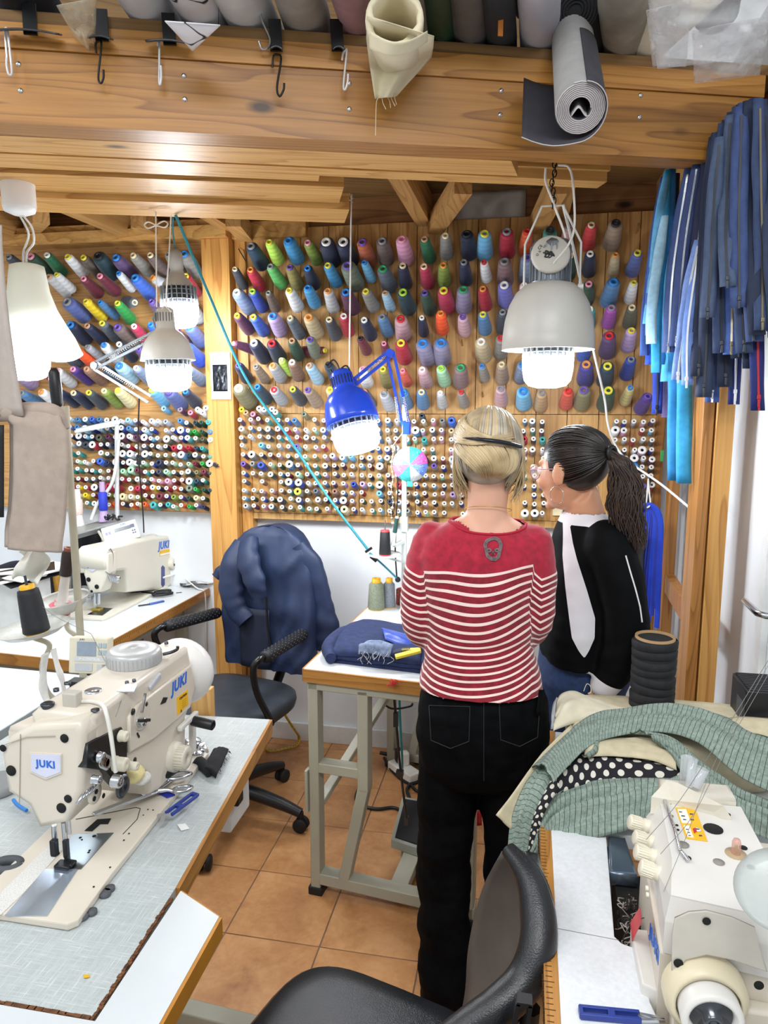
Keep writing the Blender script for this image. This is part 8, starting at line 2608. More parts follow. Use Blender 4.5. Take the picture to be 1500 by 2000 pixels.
obj('arm', MB().tube(catmull([d1 + Vector((0, 0, -.004)), d1 + Vector((.03, .02, -.03)), atY(82, 1300, 1.64), atY(92, 1350, 1.66), atY(120, 1375, 1.68)], 5), .007, 8), PB2, ts)
obj('arm', MB().tube(catmull([d2 + Vector((0, 0, -.004)), d2 + Vector((.004, 0, -.05)), Vector((-1.235, 1.78, .98))], 4), .007, 8), mat('pole_beige', '#b5ae98', .4), ts)
rbn = MB()
for pts, w_ in ((((88, 1278), (85, 1310), (84, 1340), (92, 1368), (108, 1385)), .016), (((104, 1268), (112, 1300), (122, 1330), (128, 1372)), .012)):
 rbn.tube(catmull([atY(u, v, 1.61) for u, v in pts], 6), [w_, w_ * .8, w_ * 1.1, w_ * .7, w_], 8, flat=.35)
obj('ribbon', rbn, mat('white_ribbon', '#dcdad6', .8, 0, .05, 40, .3, 300), ts)
kc = thing('thread_cone', 'large black thread cone with yellow ends on the nearer clear dish', 'thread cone', tuple(d1))
cb, ctp = atY(74, 1243, 1.62), atY(53, 1146, 1.62)
axk = (ctp - cb).normalized()
Lk = (ctp - cb).length
obj('yarn', MB().lathe([(.030, .012), (.034, .016), (.0335, .03), (.028, Lk - .02), (.026, Lk - .008), (.020, Lk - .006)], cb, axk, 26), mat('thread_black', '#15161c', .6, 0, .15, 120, .4, 500), kc)
YE = mat('cone_yellow', '#eeb41c', .4)
obj('yellow_end', MB().lathe([(.0, 0), (.026, 0), (.027, .013), (.02, .014)], cb, axk, 24), YE, kc)
obj('yellow_end', MB().lathe([(.019, Lk - .012), (.0195, Lk + .004), (.017, Lk + .006), (.006, Lk + .005), (.004, Lk - .01)], cb, axk, 24), mat('cone_yellow', '#eeb41c', .4), kc)
obj('spindle', MB().cyl(ctp, ctp + axk * .03, .0035, None, 8), DARKSTEEL, ts)
sc2 = thing('thread_spool', 'tall dark brown spool on a bare white core standing in the farther clear dish', 'thread spool', tuple(d2))
s0_, s1_ = atY(118, 1205, 1.80), atY(134, 1070, 1.80)
axs = (s1_ - s0_).normalized()
Ls = (s1_ - s0_).length
obj('core', MB().lathe([(.026, 0), (.0265, .004), (.020, .045), (.0145, .055), (.0125, Ls * .6), (.0125, Ls), (.008, Ls), (.007, Ls - .02)], s0_, axs, 20), mat('core_white', '#d9d2cc', .5), sc2)
obj('yarn', MB().lathe([(.012, Ls * .60), (.0165, Ls * .61), (.0165, Ls * .93), (.0125, Ls * .96)], s0_, axs, 20), mat('thread_dark_brown', '#33211f', .6, 0, .15, 120), sc2)
obj('wooden_end', MB().lathe([(.0128, Ls * .95), (.0128, Ls * 1.005), (.007, Ls * 1.005), (.006, Ls * .97)], s0_, axs, 16), mat('brown_end', '#8a4a36', .5), sc2)
rdn = MB()
for k in range(7):
 rdn.lathe([(.0225 + .002 * (k % 3), .01 + .006 * k), (.0235 + .002 * (k % 3), .0106 + .006 * k), (.0225 + .002 * (k % 3), .0112 + .006 * k)], s0_, axs + Vector((.15 * math.sin(k), .15 * math.cos(k * 2), 0)), 20)
obj('pink_thread', rdn, mat('thread_pink_red', '#c04a5c', .6), sc2)
# --- beige trousers folded over a rail on the stand
tg = thing('trousers', 'beige trousers hung folded over a rail, a black lining edge showing', 'trousers', tuple(atY(70, 790, 1.62)))
BEIGE = mat('beige_wool', '#a8988c', .9, 0, .06, 30, .3, 600)
TL = [atY(u, v, 1.60) for u, v in ((6, 806), (30, 830), (30, 900), (26, 1000), (20, 1040), (19, 1072))]
TR_ = [atY(u, v, 1.60) for u, v in ((104, 800), (134, 845), (137, 900), (130, 1000), (124, 1050), (122, 1078))]
def leg_panel(a, q):
 p = poly(TL, q).lerp(poly(TR_, q), a)
 return p + Vector((0, -.012 * math.sin(a * PI) + .004 * noise.noise((a * 6, q * 5, 1)) + .05 * max(0, .12 - q) * 8 * .5, .006 * math.sin(a * PI) if q < .05 else 0))
sheet_obj('front_leg', leg_panel, 18, 26, .006, BEIGE, tg)
sheet_obj('rear_leg', lambda a, q: leg_panel(a * .9, q) + Vector((-.05, .05, .004 - .01 * q)), 14, 20, .006, BEIGE, tg)
obj('fold_over', MB().tube(catmull([atY(-40, 812, 1.64), atY(20, 806, 1.625), atY(70, 802, 1.62), atY(110, 806, 1.62), atY(130, 838, 1.62)], 5), [.02, .022, .022, .018, .008], 12), BEIGE, tg)
obj('hem_seam', MB().tube([leg_panel(a / 10, .845) + Vector((0, -.002, 0)) for a in range(11)], .0012, 5).tube([leg_panel(.47 + .02 * math.sin(q), q / 12) + Vector((0, -.001, 0)) for q in range(1, 13)], .0010, 5), mat('beige_seam', '#8f8076', .9), tg)
sheet_obj('lining', lambda a, q: atY(-30 + 38 * a, 830 + 180 * q, 1.612), 4, 8, .004, mat('black_lining', '#14151b', .7), tg)
sheet_obj('upper_part', lambda a, q: atY(-60 + a * (64 + 44 * q ** 1.6), 440 + 372 * q, 1.55 + .05 * q - .015 * math.sin(a * 7)), 10, 20, .006, mat('pale_beige_wool', '#b3a8a0', .9, 0, .04, 30, .3, 600), tg)
obj('hang_rail', MB().tube([Vector((-1.235, 1.78, 1.61)), Vector((-1.40, 1.66, 1.615)), Vector((-1.75, 1.62, 1.62))], .007, 8), STEEL, ts)
# --- on and around the wall table: cones, spool tray, scissors, tweezers, offcuts
for (u, v, r, h, cc, ec, lab) in ((92, 1166, .035, .12, '#191b22', '#e8b83a', 'black thread cone with a yellow tip behind the thread dishes'), (100, 1160, .030, .125, '#4a5866', '#c3cf4a', 'grey-blue thread cone behind the black one on the wall table'), (113, 1160, .032, .10, '#b3842a', '#bdb49a', 'ochre thread cone beside the stand pole'), (150, 1158, .024, .12, '#55646f', '#3a86d0', 'slate thread cone with a blue end by the ivory machine'), (137, 1150, .026, .15, '#b9b3a3', '#c9c3b3', 'tall pale grey thread cone behind the stand pole')):
 b_ = atZ(u, v, zt)
 t = thing('thread_cone', lab, 'thread cone', tuple(b_), 'thread cones on the wall table')
 obj('yarn', MB().lathe([(r * .9, .004), (r, .01), (r * .8, h * .9), (r * .6, h)], b_, (0, 0, 1), 22), mat('cone_' + cc.strip('#'), cc, .6, 0, .12, 150, .3, 500), t)
 obj('core', MB().lathe([(r * .95, 0), (r * .95, .004)], b_, (0, 0, 1), 18).lathe([(r * .45, h), (r * .45, h + .012), (r * .25, h + .012), (r * .2, h)], b_, (0, 0, 1), 16), mat('end_' + ec.strip('#'), ec, .4), t)
tyy = 3.0
tray = thing('spool_tray', 'grey spool tray with pins above the keypad of the ivory machine', 'spool tray', tuple(atY(180, 1025, tyy)))
obj('tray', MB().bar(atY(140, 1040, tyy - .1), atY(238, 1012, tyy + .05), .14, .008).bar(atY(148, 1046, tyy - .1), atY(205, 1030, tyy), .02, .03), mat('tray_metal', '#a4a7a6', .4, .3), tray)
obj('pillar', MB().cyl(atY(229, 1020, 3.06), atY(228, 822, 3.06), .010, None, 12).tube(catmull([atY(230, 826, 3.06), atY(222, 826, 3.05), atY(150, 842, 3.0)], 3), .012, 8), mat('pillar_white', '#d5d8d8', .4), tray)
obj('thread_guide', MB().bar(atY(147, 843, 3.0), atY(225, 830, 3.05), .02, .012), mat('pillar_white', '#d5d8d8', .4), tray)
obj('hose', MB().tube(catmull([atY(232, 858, 3.05), atY(228, 900, 3.04), atY(218, 945, 3.02), atY(190, 985, 3.0), atY(178, 1015, 2.98)], 6), .008, 8), mat('hose_white', '#d5d6d2', .4), tray)
for (u, v0, v1, col, lab, core) in ((203, 1010, 962, '#2338b8', 'royal blue spool standing on the spool tray', '#b49ac0'), (155, 1018, 976, '#e6cfc6', 'pale pink spool standing on the spool tray', '#e8e6e0')):
 p0_, p1_ = atY(u, v0, tyy), atY(u, v1, tyy)
 t = thing('thread_spool', lab, 'thread spool', tuple(p0_))
 obj('base', MB().lathe([(.026, -.02), (.016, .03), (.013, .035)], p0_, (0, 0, 1), 16), mat('core_' + core.strip('#'), core, .5), t)
 obj('yarn', MB().lathe([(.018, .032), (.020, .036), (.020, (p1_ - p0_).length), (.012, (p1_ - p0_).length + .004)], p0_, (0, 0, 1), 16), mat('spool_' + col.strip('#'), col, .6, 0, .1, 200), t)
 obj('tip', MB().lathe([(.013, (p1_ - p0_).length), (.012, (p1_ - p0_).length + .05), (.004, (p1_ - p0_).length + .05)], p0_, (0, 0, 1), 14), mat('core_' + core.strip('#'), core, .5), t)
dk = MB()
for k in range(5):
 dk.tube(catmull([atY(210 + 6 * k + random.uniform(-6, 6), 1010 + random.uniform(-6, 6), 2.96) for _ in range(4)], 5), .004, 6)
obj('black_clips', dk, BLACKPL, None, 'tangle of black clips lying on the spool tray', 'clips')
bkf = MB().box((0, 0, 0), (.2, .03, .2))
bf0 = atY(168, 1062, 3.12)
obj('dark_garment', MB().sheet(lambda a, q: atY(138 + 62 * a, 1034 + 120 * q, 3.12) + Vector((0, .012 * math.sin(a * 11 + q * 3), 0)), 12, 10, .012), mat('black_wool', '#14161e', .85, 0, .2, 30), None, 'dark cloth hanging behind the ivory machine under the spool tray', 'cloth')
bs = thing('scissors', 'black-handled scissors on the wall table in front of the ivory machine', 'scissors', tuple(atZ(280, 1160, zt)))
g0_, g1_, g2_ = atZ(218, 1164, zt + .01), atZ(278, 1158, zt + .01), atZ(330, 1160, zt + .012)
obj('blade', MB().bar(g0_, g1_, .014, .003).bar(g0_ + Vector((.01, .03, 0)), g1_ + Vector((0, .01, .002)), .014, .003), STEEL, bs)
hh = MB().bar(atZ(250, 1154, zt + .015), atZ(280, 1154, zt + .015), .02, .012, 0, (0, 0, 1), .004)
ring2(hh, atZ(318, 1160, zt + .012), .022, .006, (0, 0, 1), el=2.0, yaw=R(40))
ring2(hh, atZ(318, 1155, zt + .014), .018, .006, (0, 0, 1), el=2.0, yaw=R(40))
hh.tube([g1_, atZ(300, 1160, zt + .012)], .008, 8)
obj('loop_handle', hh, BLACKPL, bs)
tw2 = thing('tweezers', 'blue tweezers lying on the wall table near its ruler edge', 'tweezers', tuple(atZ(295, 1178, zt)))
e0_, e1_, e2_ = atZ(270, 1183, zt + .004), atZ(292, 1180, zt + .004), atZ(320, 1174, zt + .004)
obj('blade', MB().bar(e0_, e1_, .008, .004), DARKSTEEL, tw2)
obj('handle', MB().bar(e1_, e2_, .014, .008, 0, (0, 0, 1), .002), mat('steel_blue_grip', '#3c5fa8', .4), tw2)
rg = random.Random(12)
for k in range(9):
 c = atZ(352 + 6.5 * k, 1136 + 5 * rg.random(), zt + .006 + .003 * k)
 yw = rg.uniform(-1, 1)
 mb = MB().sheet(lambda a, q: Vector((-.05 + .10 * a, -.022 + .044 * q, .004 * math.sin(a * 5 + k) + .003 * math.sin(q * 7))), 6, 4, .003)
 mb.xf(Matrix.Translation(c) @ Matrix.Rotation(yw, 4, 'Z'))
 obj('fabric_offcut', mb, mat('offcut_' + str(k % 3), ('#4b5157', '#6f757a', '#c9cbc8')[k % 3], .9, 0, .15, 40), None, f'{("dark grey", "mid grey", "off-white")[k % 3]} fabric offcut, {nth(k + 1)} of the scraps between the ivory machine and the post', 'offcut', 'fabric scraps on the wall table')
obj('small_blade', MB().bar(atZ(344, 1158, zt + .001), atZ(355, 1157, zt + .001), .010, .002), DARKSTEEL, None, 'tiny dark blade lying alone on the wall table', 'blade')
obj('white_string', MB().tube(catmull([atZ(352, 1122, .80), atZ(384, 1148, .762), atY(400, 1160, 3.14), atY(402, 1230, 3.16), atY(403, 1290, 3.17)], 6), .0035, 6), CABLEW, None, 'white cord hanging over the wall table edge beside the post', 'cord')
for (u0, v0, u1, v1, z, h, col, lab) in ((-20, 1168, 34, 1192, .79, .03, '#2a4a92', 'folded blue cloth at the edge of the wall table'), (-30, 1100, 24, 1118, .90, .05, '#1b2030', 'folded dark navy cloth stacked under the trousers')):
 a, b_ = atZ(u0, v1, z), atZ(u1, v0, z)
 obj('folded_cloth', cushion(((a.x + b_.x) / 2, (a.y + b_.y) / 2 + .05, z), abs(b_.x - a.x) + .06, .22, h, .1, 0, 4, .006), mat('cloth_' + col.strip('#'), col, .85, 0, .12, 30), None, lab, 'cloth')
wb = MB()
wcl = thing('paper_rack', 'black and white papers stacked on a small rack under the trousers', 'papers', tuple(atY(40, 1130, 2.4)))
for k in range(7):
 p = atY(20 + 9 * k, 1120 + 5 * (k % 3) - 4, 2.4)
 obj('sheet', MB().box(p, (.22, .12, .004), 0, (R(4 * (k % 2)), R(-6), R(12 * k))), (WHITEPL, BLACKPL)[k % 2], wcl)
obj('support', MB().box((atY(40, 1150, 2.4).x, 2.42, .86), (.18, .08, .26), 0, None, .004), mat('rack_white', '#d9dbd8', .5), wcl)
sheet_obj('white_rag', lambda a, q: atY(36 + 52 * a - 10 * q * math.sin(a * 3), 1078 + 50 * q + 14 * a * q, 1.68) + Vector((0, .025 * math.sin(a * 6 + q * 5), .01 * math.sin(a * 9))), 14, 12, .002, mat('rag_white', '#e6e4da', .85), None, label='crumpled white rag hanging just under the trouser hem', cat='cloth')
# --- centre table: folded jeans, comb, cones, thread stand and machine
jd = thing('jeans', 'dark blue jeans folded on the near end of the centre table', 'jeans', tuple(atZ(740, 1290, zc)))
DEN = mat('dark_denim_jeans', '#1e2c56', .85, 0, .2, 50, .4, 800)
J0 = [atZ(u, v, zc + .01) for u, v in ((644, 1288), (642, 1262), (668, 1238), (705, 1224))]
J1 = [atZ(u, v, zc + .01) for u, v in ((835, 1312), (840, 1290), (845, 1262), (850, 1242))]
for k, (dz, sc, se) in enumerate(((.0, 1.0, 1), (.016, .96, 5), (.03, .90, 9))):
 sheet_obj('folded_leg', lambda a, q, dz=dz, sc=sc, se=se: (poly(J0, q).lerp(poly(J1, q), a * sc + (1 - sc) * .2)) + Vector((0, 0, dz + .022 * min(1, a * 8) * math.sin(q * PI) ** .6 + .005 * noise.noise((a * 5, q * 5, se)) - .008 * (q < .05))), 26, 16, .012, DEN, jd)
obj('rolled_fold', MB().tube(catmull([atZ(646, 1286, zc + .022), atZ(643, 1264, zc + .03), atZ(668, 1240, zc + .035), atZ(708, 1224, zc + .03)], 5), [.018, .026, .028, .018], 14), DEN, jd)
sheet_obj('lining', ribbon([(745, 1228, 2.34), (780, 1236, 2.34), (820, 1248, 2.32)], [(752, 1250, 2.26), (790, 1264, 2.24), (825, 1272, 2.24)], .012, .004, 4, 3), 12, 8, .003, mat('satin_blue', '#2b4aa8', .35, 0, .05), jd)
dsn = thing('denim_scrap', 'frayed pale denim scrap lying on the folded jeans', 'fabric', tuple(atZ(735, 1262, zc + .07)))
sheet_obj('scrap', ribbon([(704, 1262, 2.19), (722, 1252, 2.2), (750, 1254, 2.2), (770, 1262, 2.19)], [(700, 1278, 2.16), (722, 1276, 2.16), (748, 1282, 2.16), (762, 1284, 2.16)], .012, .006, 4, 2), 16, 8, .003, mat('pale_denim', '#7b8aa6', .9, 0, .2, 80, .5, 700), dsn)
fz = MB()
for k in range(26):
 p = atY(700 + 64 * random.random(), 1272 + 12 * random.random(), 2.15)
 fz.tube(catmull([p, p + Vector((random.uniform(-.012, .012), -.004, -.010)), p + Vector((random.uniform(-.02, .02), -.008, -.022))], 3), .0007, 4, k % 2)
obj('fray', fz, [mat('fray_white', '#d5d8de', .9), mat('fray_black', '#15161c', .9)], dsn, kind='stuff')
cmb = thing('comb', 'yellow handled comb with black teeth lying on the folded jeans', 'comb', tuple(atZ(790, 1275, zc + .06)))
obj('spine', MB().bar(atY(772, 1283, 2.14), atY(822, 1270, 2.16), .016, .010, 0, (0, -.5, 1), .002).bar(atY(785, 1270, 2.2), atY(818, 1268, 2.2), .008, .008, 0, (0, -.5, 1)), mat('comb_yellow', '#e8c81e', .45), cmb)
tt = MB()
for k in range(18):
 p = atY(768 + 1.9 * k, 1276 - .5 * k, 2.16)
 tt.bar(p, p + Vector((-.004, .016, .004)), .0018, .003)
obj('tooth', tt, BLACKPL, cmb, kind='stuff')
for (u, v, r, h, cc, lab) in ((735, 1190, .036, .115, '#7f8672', 'grey-green thread cone with a yellow cap on the centre table'), (760, 1186, .028, .108, '#8b9199', 'grey thread cone with a yellow cap on the centre table')):
 b_ = atZ(u, v, zc)
 t = thing('thread_cone', lab, 'thread cone', tuple(b_), 'cones on the centre table')
 obj('yarn', MB().lathe([(r * .92, .004), (r, .012), (r * .83, h * .93), (r * .6, h)], b_, (0, 0, 1), 24), mat('cone_' + cc.strip('#'), cc, .6, 0, .12, 150, .3, 500), t)
 obj('core', MB().lathe([(r * .9, 0), (r * .9, .006)], b_, (0, 0, 1), 18).lathe([(r * .55, h), (r * .5, h + .018), (r * .25, h + .018), (r * .2, h)], b_, (0, 0, 1), 16), mat('cone_yellow', '#eeb41c', .4), t)
rlr = thing('lace_roll', 'red patterned lace roll beside the grey cones', 'lace', tuple(atZ(785, 1180, zc)))
b_ = atZ(786, 1180, zc)
obj('roll', MB().lathe([(0, 0), (.026, 0), (.028, .004), (.028, .064), (.024, .068), (0, .068)], b_, (0, 0, 1), 20), mat('red_lace', '#a04a42', .8, 0, .5, 160, .8, 200), rlr)
st3 = thing('thread_stand', 'white thread stand with a dish and black cone behind the striped top', 'thread stand', tuple(atY(785, 1150, 2.84)))
sx = atY(790, 900, 2.84)
obj('pole', MB().box((sx.x, 2.84, 1.22), (.018, .018, .84)).cyl((sx.x, 2.84, zc), (sx.x, 2.84, .85), .016, None, 12), mat('stand_white', '#cfd6d4', .4), st3)
dd = atY(752, 1086, 2.78)
obj('clamp', MB().box((sx.x, 2.84, 1.16), (.03, .03, .06)), mat('stand_white', '#cfd6d4', .4), st3)
obj('clamp', MB().bar(Vector((sx.x, 2.84, 1.09)), atY(770, 1066, 2.80), .02, .012), mat('stand_white', '#cfd6d4', .4), st3)
obj('dish', MB().lathe([(0, 0), (.05, .001), (.066, .006), (.067, .008), (.05, .005), (0, .004)], dd, (0, -.05, 1), 34), mat('dish_white', '#d8dbda', .4), st3)
obj('arm', MB().bar(dd + Vector((0, 0, -.004)), Vector((sx.x, 2.84, 1.0)), .014, .008), mat('stand_white', '#cfd6d4', .4), st3)
bk2 = thing('thread_cone', 'black thread cone with red ends on the white dish', 'thread cone', tuple(dd))
obj('yarn', MB().lathe([(.0235, .006), (.0245, .010), (.0195, .098), (.016, .102)], dd, (0, 0, 1), 22), mat('thread_black', '#15161c', .6), bk2)
obj('red_end', MB().lathe([(.022, .002), (.0245, .004), (.024, .009)], dd, (0, 0, 1), 20).lathe([(.018, .098), (.0185, .106), (.008, .107)], dd, (0, 0, 1), 20), mat('end_red', '#c8353a', .4), bk2)
obj('spindle', MB().cyl(dd, dd + Vector((0, 0, .145)), .0025, None, 8), STEEL, st3)
tk = thing('thread_spool', 'dark green thin spool hanging on the white thread stand', 'thread spool', tuple(atY(775, 1040, 2.80)))
q0_, q1_ = atY(771, 1040, 2.80), atY(775, 1012, 2.80)
obj('yarn', MB().cyl(q0_, q1_, .009, None, 14), mat('thread_bottle', '#1f4a44', .6), tk)
obj('core', MB().cyl(q0_ - (q1_ - q0_) * .9, q0_, .009, .006, 12).cyl(q1_, q1_ + (q1_ - q0_) * .12, .007, None, 12), WHITEPL, tk)
ljm = thing('sewing_machine', 'white sewing machine on the centre table, mostly hidden behind the striped top', 'sewing machine', (-.3, 2.8, zc))
obj('body', MB().box((-.24, 2.82, zc + .015), (.46, .17, .03), 0, None, .005).box((-.34, 2.82, zc + .14), (.11, .13, .25), 0, None, .02).box((-.18, 2.82, zc + .225), (.36, .11, .09), 0, None, .02).box((-.05, 2.82, zc + .17), (.08, .11, .15), 0, None, .015), WHITEPL, ljm)
obj('handwheel', MB().lathe([(0, 0), (.055, 0), (.066, .01), (.066, .035), (.055, .045), (0, .045)], (-.395, 2.82, zc + .19), (-1, 0, 0), 30), WHITEPL, ljm)
obj('black_belt', MB().tube([Vector((-.40, 2.82 + .068 * math.cos(t * PI / 12), zc + .19 + .068 * math.sin(t * PI / 12))) for t in range(25)], .005, 6), BLACKPL, ljm)
rope = MB()
rope.tube(catmull([atY(343, 420, 2.40), atY(410, 580, 2.55), atY(480, 738, 2.68), atY(560, 850, 2.74), atY(640, 970, 2.76), atY(719, 1074, 2.77)], 8), .0052, 8)
rope.tube(catmull([atY(722, 1080, 2.77), atY(750, 1105, 2.79), atY(778, 1132, 2.82)], 5), .004, 8)
TEAL = mat('teal_rope', '#2d8f9e', .6, 0, .12, 200, .4, 400)
obj('teal_cord', rope, TEAL, None, 'teal cord running slantwise from the planks to the thread stand', 'cord')
obj('black_clip', MB().bar(atY(714, 1078, 2.77), atY(726, 1070, 2.77), .012, .01).bar(atY(724, 1086, 2.77), atY(736, 1096, 2.77), .014, .012).ball(atY(777, 1132, 2.82), .012, 0, 10), BLACKPL, None, 'small black clip holding the teal cord at the white dish', 'clip')
obj('black_wire', MB().tube(catmull([atY(773, 870, 2.84), atY(777, 950, 2.83), atY(774, 1010, 2.83), atY(772, 1075, 2.83), atY(775, 1128, 2.83)], 6), .003, 6), BLACKPL, None, 'thin black wire running down beside the white thread stand', 'wire')
hk_ = MB()
for k in range(16):
 hk_.ball(atY(766 + 2 * math.sin(k * 1.3), 872 + k * 10, 2.66), .004 + .002 * (k % 3 == 0), 0, 8)
hk_.tube([atY(792, 838, 2.64)] + [atY(766 + 2 * math.sin(k * 1.3), 872 + k * 10, 2.66) for k in range(18)], .0012, 5)
obj('bead_string', hk_, mat('pale_beads', '#b9b3a6', .4), None, 'string of pale beads hanging beside the round pincushion', 'string')
# round pincushion in eight coloured wedges
pn_ = thing('pincushion', 'round pincushion of teal, pink, blue and silver wedges full of pins', 'pincushion', tuple(atY(800, 906, 2.78)))
cP = atY(801, 907, 2.78)
nP = Vector((.1, -1, .05)).normalized()
uP = Vector((1, .1, 0)).normalized()
wP = nP.cross(uP) * -1
rP = .069
WC = [('teal_wedge', '#38b0ac'), ('silver_wedge', '#c3c8cc'), ('blue_wedge', '#6a8ede'), ('pink_wedge', '#de62bd'), ('teal_wedge', '#38b0ac'), ('cream_wedge', '#e6e4dc'), ('blue_wedge', '#6a8ede'), ('pink_wedge', '#de62bd')]
for k, (nm, cw) in enumerate(WC):
 a0_, a1_ = R(132 - 45 * k), R(132 - 45 * k - 44.2)
 mb = MB()
 vs, fs = [], []
 for i in range(6):
  rr_ = rP * i / 5
  for j in range(6):
   an = a0_ + (a1_ - a0_) * j / 5
   vs.append(cP + (uP * math.cos(an) + wP * math.sin(an)) * rr_ + nP * .026 * math.sqrt(max(0, 1 - (i / 5) ** 2.4)))
 for i in range(5):
  for j in range(5):
   fs.append((i * 6 + j, i * 6 + j + 1, (i + 1) * 6 + j + 1, (i + 1) * 6 + j))
 mb.add(vs, fs, 0, True)
 obj('wedge', mb, mat(nm, cw, .7, 0, .1, 200, .6, 300), pn_)
obj('backing', MB().lathe([(rP * .99, .001), (rP * .9, -.02), (0, -.022)], cP, nP, 30), mat('teal_wedge', '#38b0ac'), pn_)
pins = MB()
rg = random.Random(2)
for k in range(120):
 an, rr_ = rg.uniform(0, 2 * PI), rP * rg.random() ** .5 * .95
 p = cP + (uP * math.cos(an) + wP * math.sin(an)) * rr_ + nP * .026 * math.sqrt(max(0, 1 - (rr_ / rP) ** 2.4))
 pins.ball(p + nP * .003, .0012, k % 2, 5)
obj('pin', pins, [WHITEPL, DARKSTEEL], pn_, kind='stuff')
obj('tab', MB().bar(cP + wP * rP * .9, cP + wP * rP * 1.28, .022, .006, 0, nP, .002), mat('teal_wedge', '#38b0ac'), pn_)
# --- hanging blue straps, black pouch, note, at the far corner
bs_ = thing('strap_bundle', 'bundle of royal blue straps tied with white cord at the pegboard corner', 'straps', tuple(atY(1268, 985, 2.9)))
RB = mat('royal_strap', '#1f43c4', .5, 0, .08, 20)
RB2 = mat('indigo_strap', '#2a36a0', .5, 0, .08, 20)
for k in range(9):
 x0, x1, vb = 1250 + 4 * k, 1243 + 5.2 * k, 1180 + (k * 37) % 50
 top_ = (1262 + (k - 4) * 2.0, 990 - 4 * math.sin(k))
 pts = [atY(1240 + (k % 4), 1002, 2.95 - .004 * k), atY(top_[0], top_[1], 2.93 - .004 * k), atY(x0 + 8, 1015, 2.92 - .004 * k), atY(x1 + 4, 1100, 2.93 - .004 * k), atY(x1 - 2, vb, 2.94 - .004 * k)]
 obj('strap', MB().tube(catmull(pts, 6), .010, 8, flat=.25, up=(0, 1, 0)), RB if k % 3 else RB2, bs_)
obj('tie', MB().tube(catmull([atY(1266, 935, 2.93), atY(1264, 965, 2.92), atY(1262, 990, 2.90), atY(1270, 985, 2.90), atY(1268, 960, 2.92), atY(1266, 935, 2.93)], 5), .003, 6), STRING, bs_)
pch = thing('pouch', 'slim black nylon pouch hanging by the blue straps', 'pouch', tuple(atY(1250, 1050, 2.9)))
sheet_obj('bag', lambda a, q: atY(1240 + 22 * a - 6 * math.sin(q * 3), 1046 + 120 * q, 2.89 - .02 * math.sin(a * PI)), 8, 14, .006, mat('black_nylon', '#1d2028', .4, 0, .2, 20), pch)
obj('loop', MB().tube(catmull([atY(1250, 1050, 2.9), atY(1248, 1010, 2.93), atY(1254, 985, 2.95), atY(1256, 1050, 2.9)], 5), .003, 6), BLACKPL, pch)
nt_ = MB().box((atY(1092, 986, 3.142).x, 3.142, atY(1092, 986, 3.142).z), (.052, .003, .094), 0, None, .0008)
obj('paper_note', nt_, mat('cream_note', '#ece0b8', .7), None, 'cream paper note pinned low on the wide pegboard by the ponytail', 'note')
gcl = atY(1293, 890, 3.0)
obj('green_clip', MB().box(gcl, (.012, .012, .045), 0, None, .002), mat('clip_green', '#2f9a4a', .4), None, 'small green clip on the upright beside the pegboard', 'clip')
for (u, v, c, lab) in ((1052, 1092, '#e8e6dc', 'needle'),):
 pass
hkz = MB().tube(catmull([atY(1268, 925, 3.10), atY(1270, 940, 3.06), atY(1264, 960, 3.06)], 4), .004, 6).box(atY(1262, 975, 3.08), (.03, .02, .05), 0, (0, .3, 0), .004)
obj('wire_clamp', hkz, DARKSTEEL, None, 'dark metal clamp on the pegboard corner above the blue straps', 'clamp')
vs_nail = MB().bar(atY(400, 486, 3.1), atY(400, 486, 3.1) + Vector((0, -.02, 0)), .003, .003)
sv_ = MB().box(atY(421, 908, 3.074), (.022, .010, .018), 0, (0, .5, 0), .002).bar(atY(417, 905, 3.07), atY(428, 912, 3.06), .004, .004)
obj('wall_hook', sv_, DARKSTEEL, None, 'small dark metal hook screwed into the pine post', 'hook')
vz = MB().tube([atY(466, 486, 3.13), atY(480, 510, 3.10), atY(476, 488, 3.10)], .0025, 6)
obj('bent_wire', vz, DARKSTEEL, None, 'bent dark wire hook at the top corner of the wide pegboard', 'hook')
# --- floor: socket strip, cables, measuring tape, ribbon
ps = thing('power_strip', 'white socket strip with plugs on the floor behind the treadle', 'power strip', tuple(atZ(790, 1505, .02)))
a_, b_ = atZ(768, 1490, .025), atZ(812, 1520, .025)
obj('casing', MB().bar(a_, b_, .065, .04, 0, (0, 0, 1), .006), WHITEPL, ps)
obj('plug', MB().box(a_.lerp(b_, .45) + Vector((.0, .01, .05)), (.045, .04, .06), 0, (0, 0, .5), .008), WHITEPL, ps)
obj('plug', MB().box(a_.lerp(b_, .25) + Vector((.0, .01, .05)), (.035, .035, .06), 0, (0, 0, .5), .008), BLACKPL, ps)
cb_ = MB()
fl = lambda u, v, z=.008: atZ(u, v, z)
cb_.tube(catmull([fl(750, 1480, .03), fl(770, 1510), fl(800, 1530), fl(830, 1520), fl(860, 1500)], 6), .007, 7)
cb_.tube(catmull([fl(715, 1530), fl(697, 1548), fl(700, 1570), fl(735, 1580), fl(772, 1578), fl(800, 1600)], 6), .007, 7)
cb_.tube(catmull([fl(800, 1560), fl(795, 1540), fl(812, 1525), fl(830, 1535), fl(815, 1545), fl(800, 1530)], 6), .007, 7)
cb_.tube(catmull([fl(742, 1470, .04), fl(780, 1478, .03), fl(820, 1490), fl(870, 1495)], 6), .009, 7)
obj('floor_cable', cb_, BLACKPL, None, 'black cables coiled on the tiles around the socket strip', 'cable')
obj('drop_cable', MB().tube(catmull([atY(780, 1365, 2.7), atY(782, 1420, 2.72), atY(785, 1470, 2.75), fl(786, 1500, .08)], 5), .005, 7), mat('teal_cord', '#2f8f98', .5), None, 'teal cable dropping from the centre table to the socket strip', 'cable')
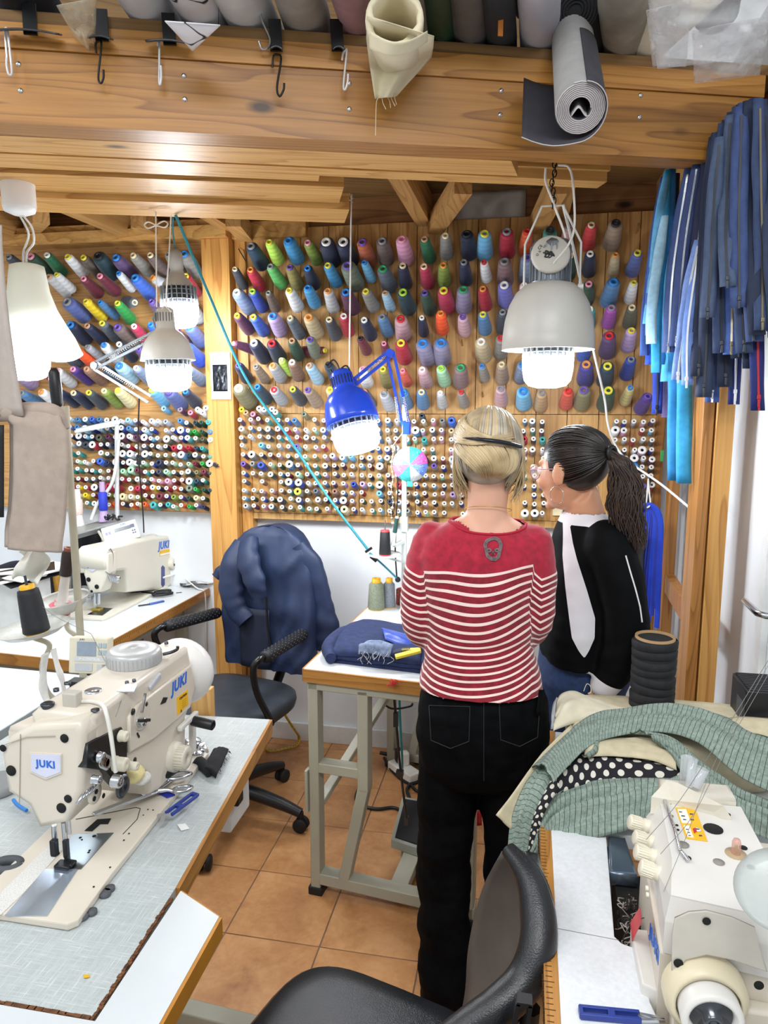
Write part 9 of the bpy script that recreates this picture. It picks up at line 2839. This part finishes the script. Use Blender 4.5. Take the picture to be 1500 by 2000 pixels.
obj('under_cable', MB().tube(catmull([atY(742, 1368, 2.6), atY(765, 1384, 2.6), atY(800, 1380, 2.6), atY(806, 1374, 2.6)], 5), .004, 6), BLACKPL, None, 'short black cable looping under the centre table', 'cable')
mt = thing('measuring_tape', 'yellow measuring tape trailing from the swivel chair onto the floor', 'tape', tuple(atZ(560, 1460, .01)))
YT = mat('tape_yellow', '#d9b92a', .5, 0, .05)
tp = catmull([atY(545, 1370, 2.95), atY(556, 1395, 2.98), atY(575, 1425, 2.99), fl(584, 1440, .03), fl(578, 1456, .012), fl(555, 1462, .01), fl(525, 1466, .01), fl(516, 1450, .03), atY(518, 1380, 2.75)], 8)
obj('tape', MB().tube(tp, .008, 6, flat=.15, up=(0, 1, .3)), YT, mt)
tk_ = MB()
for i in range(2, len(tp) - 2, 2):
 tk_.box(tp[i] + Vector((0, -.0035, .0025)), (.0015, .0015, .006))
obj('tape_mark', tk_, BLACKPL, mt, kind='stuff')
rbz = MB()
tri = thing('tricolour_ribbon', 'green, white and red ribbon end hanging from the overlock table between the trouser legs', 'ribbon', tuple(atY(938, 1570, 1.98)))
for k, (v0, v1, nm, cw) in enumerate(((1530, 1556, 'ribbon_green', '#2c8a52'), (1556, 1583, 'ribbon_white', '#e6e4de'), (1583, 1612, 'ribbon_red', '#c22f35'))):
 sheet_obj('stripe', lambda a, q: atY(931 + 10 * a, v0 + (v1 - v0) * q, 1.98 + .003 * math.sin(a * 4)), 3, 4, .002, mat(nm, cw, .7), tri)
rt = MB().ball(atY(768, 1333, 2.075), .008, 0, 8)
for k in range(16):
 p = atY(760 + 16 * random.random(), 1326 + 12 * random.random(), 2.068)
 rt.tube(catmull([p, p + Vector((random.uniform(-.012, .012), -.004, random.uniform(-.012, .004))), p + Vector((random.uniform(-.012, .02), -.002, random.uniform(-.012, .006)))], 3), .0008, 4)
obj('red_thread_tuft', rt, mat('tuft_red', '#c8322e', .8), None, 'tuft of red thread caught on the centre table edge', 'thread', kind='stuff')
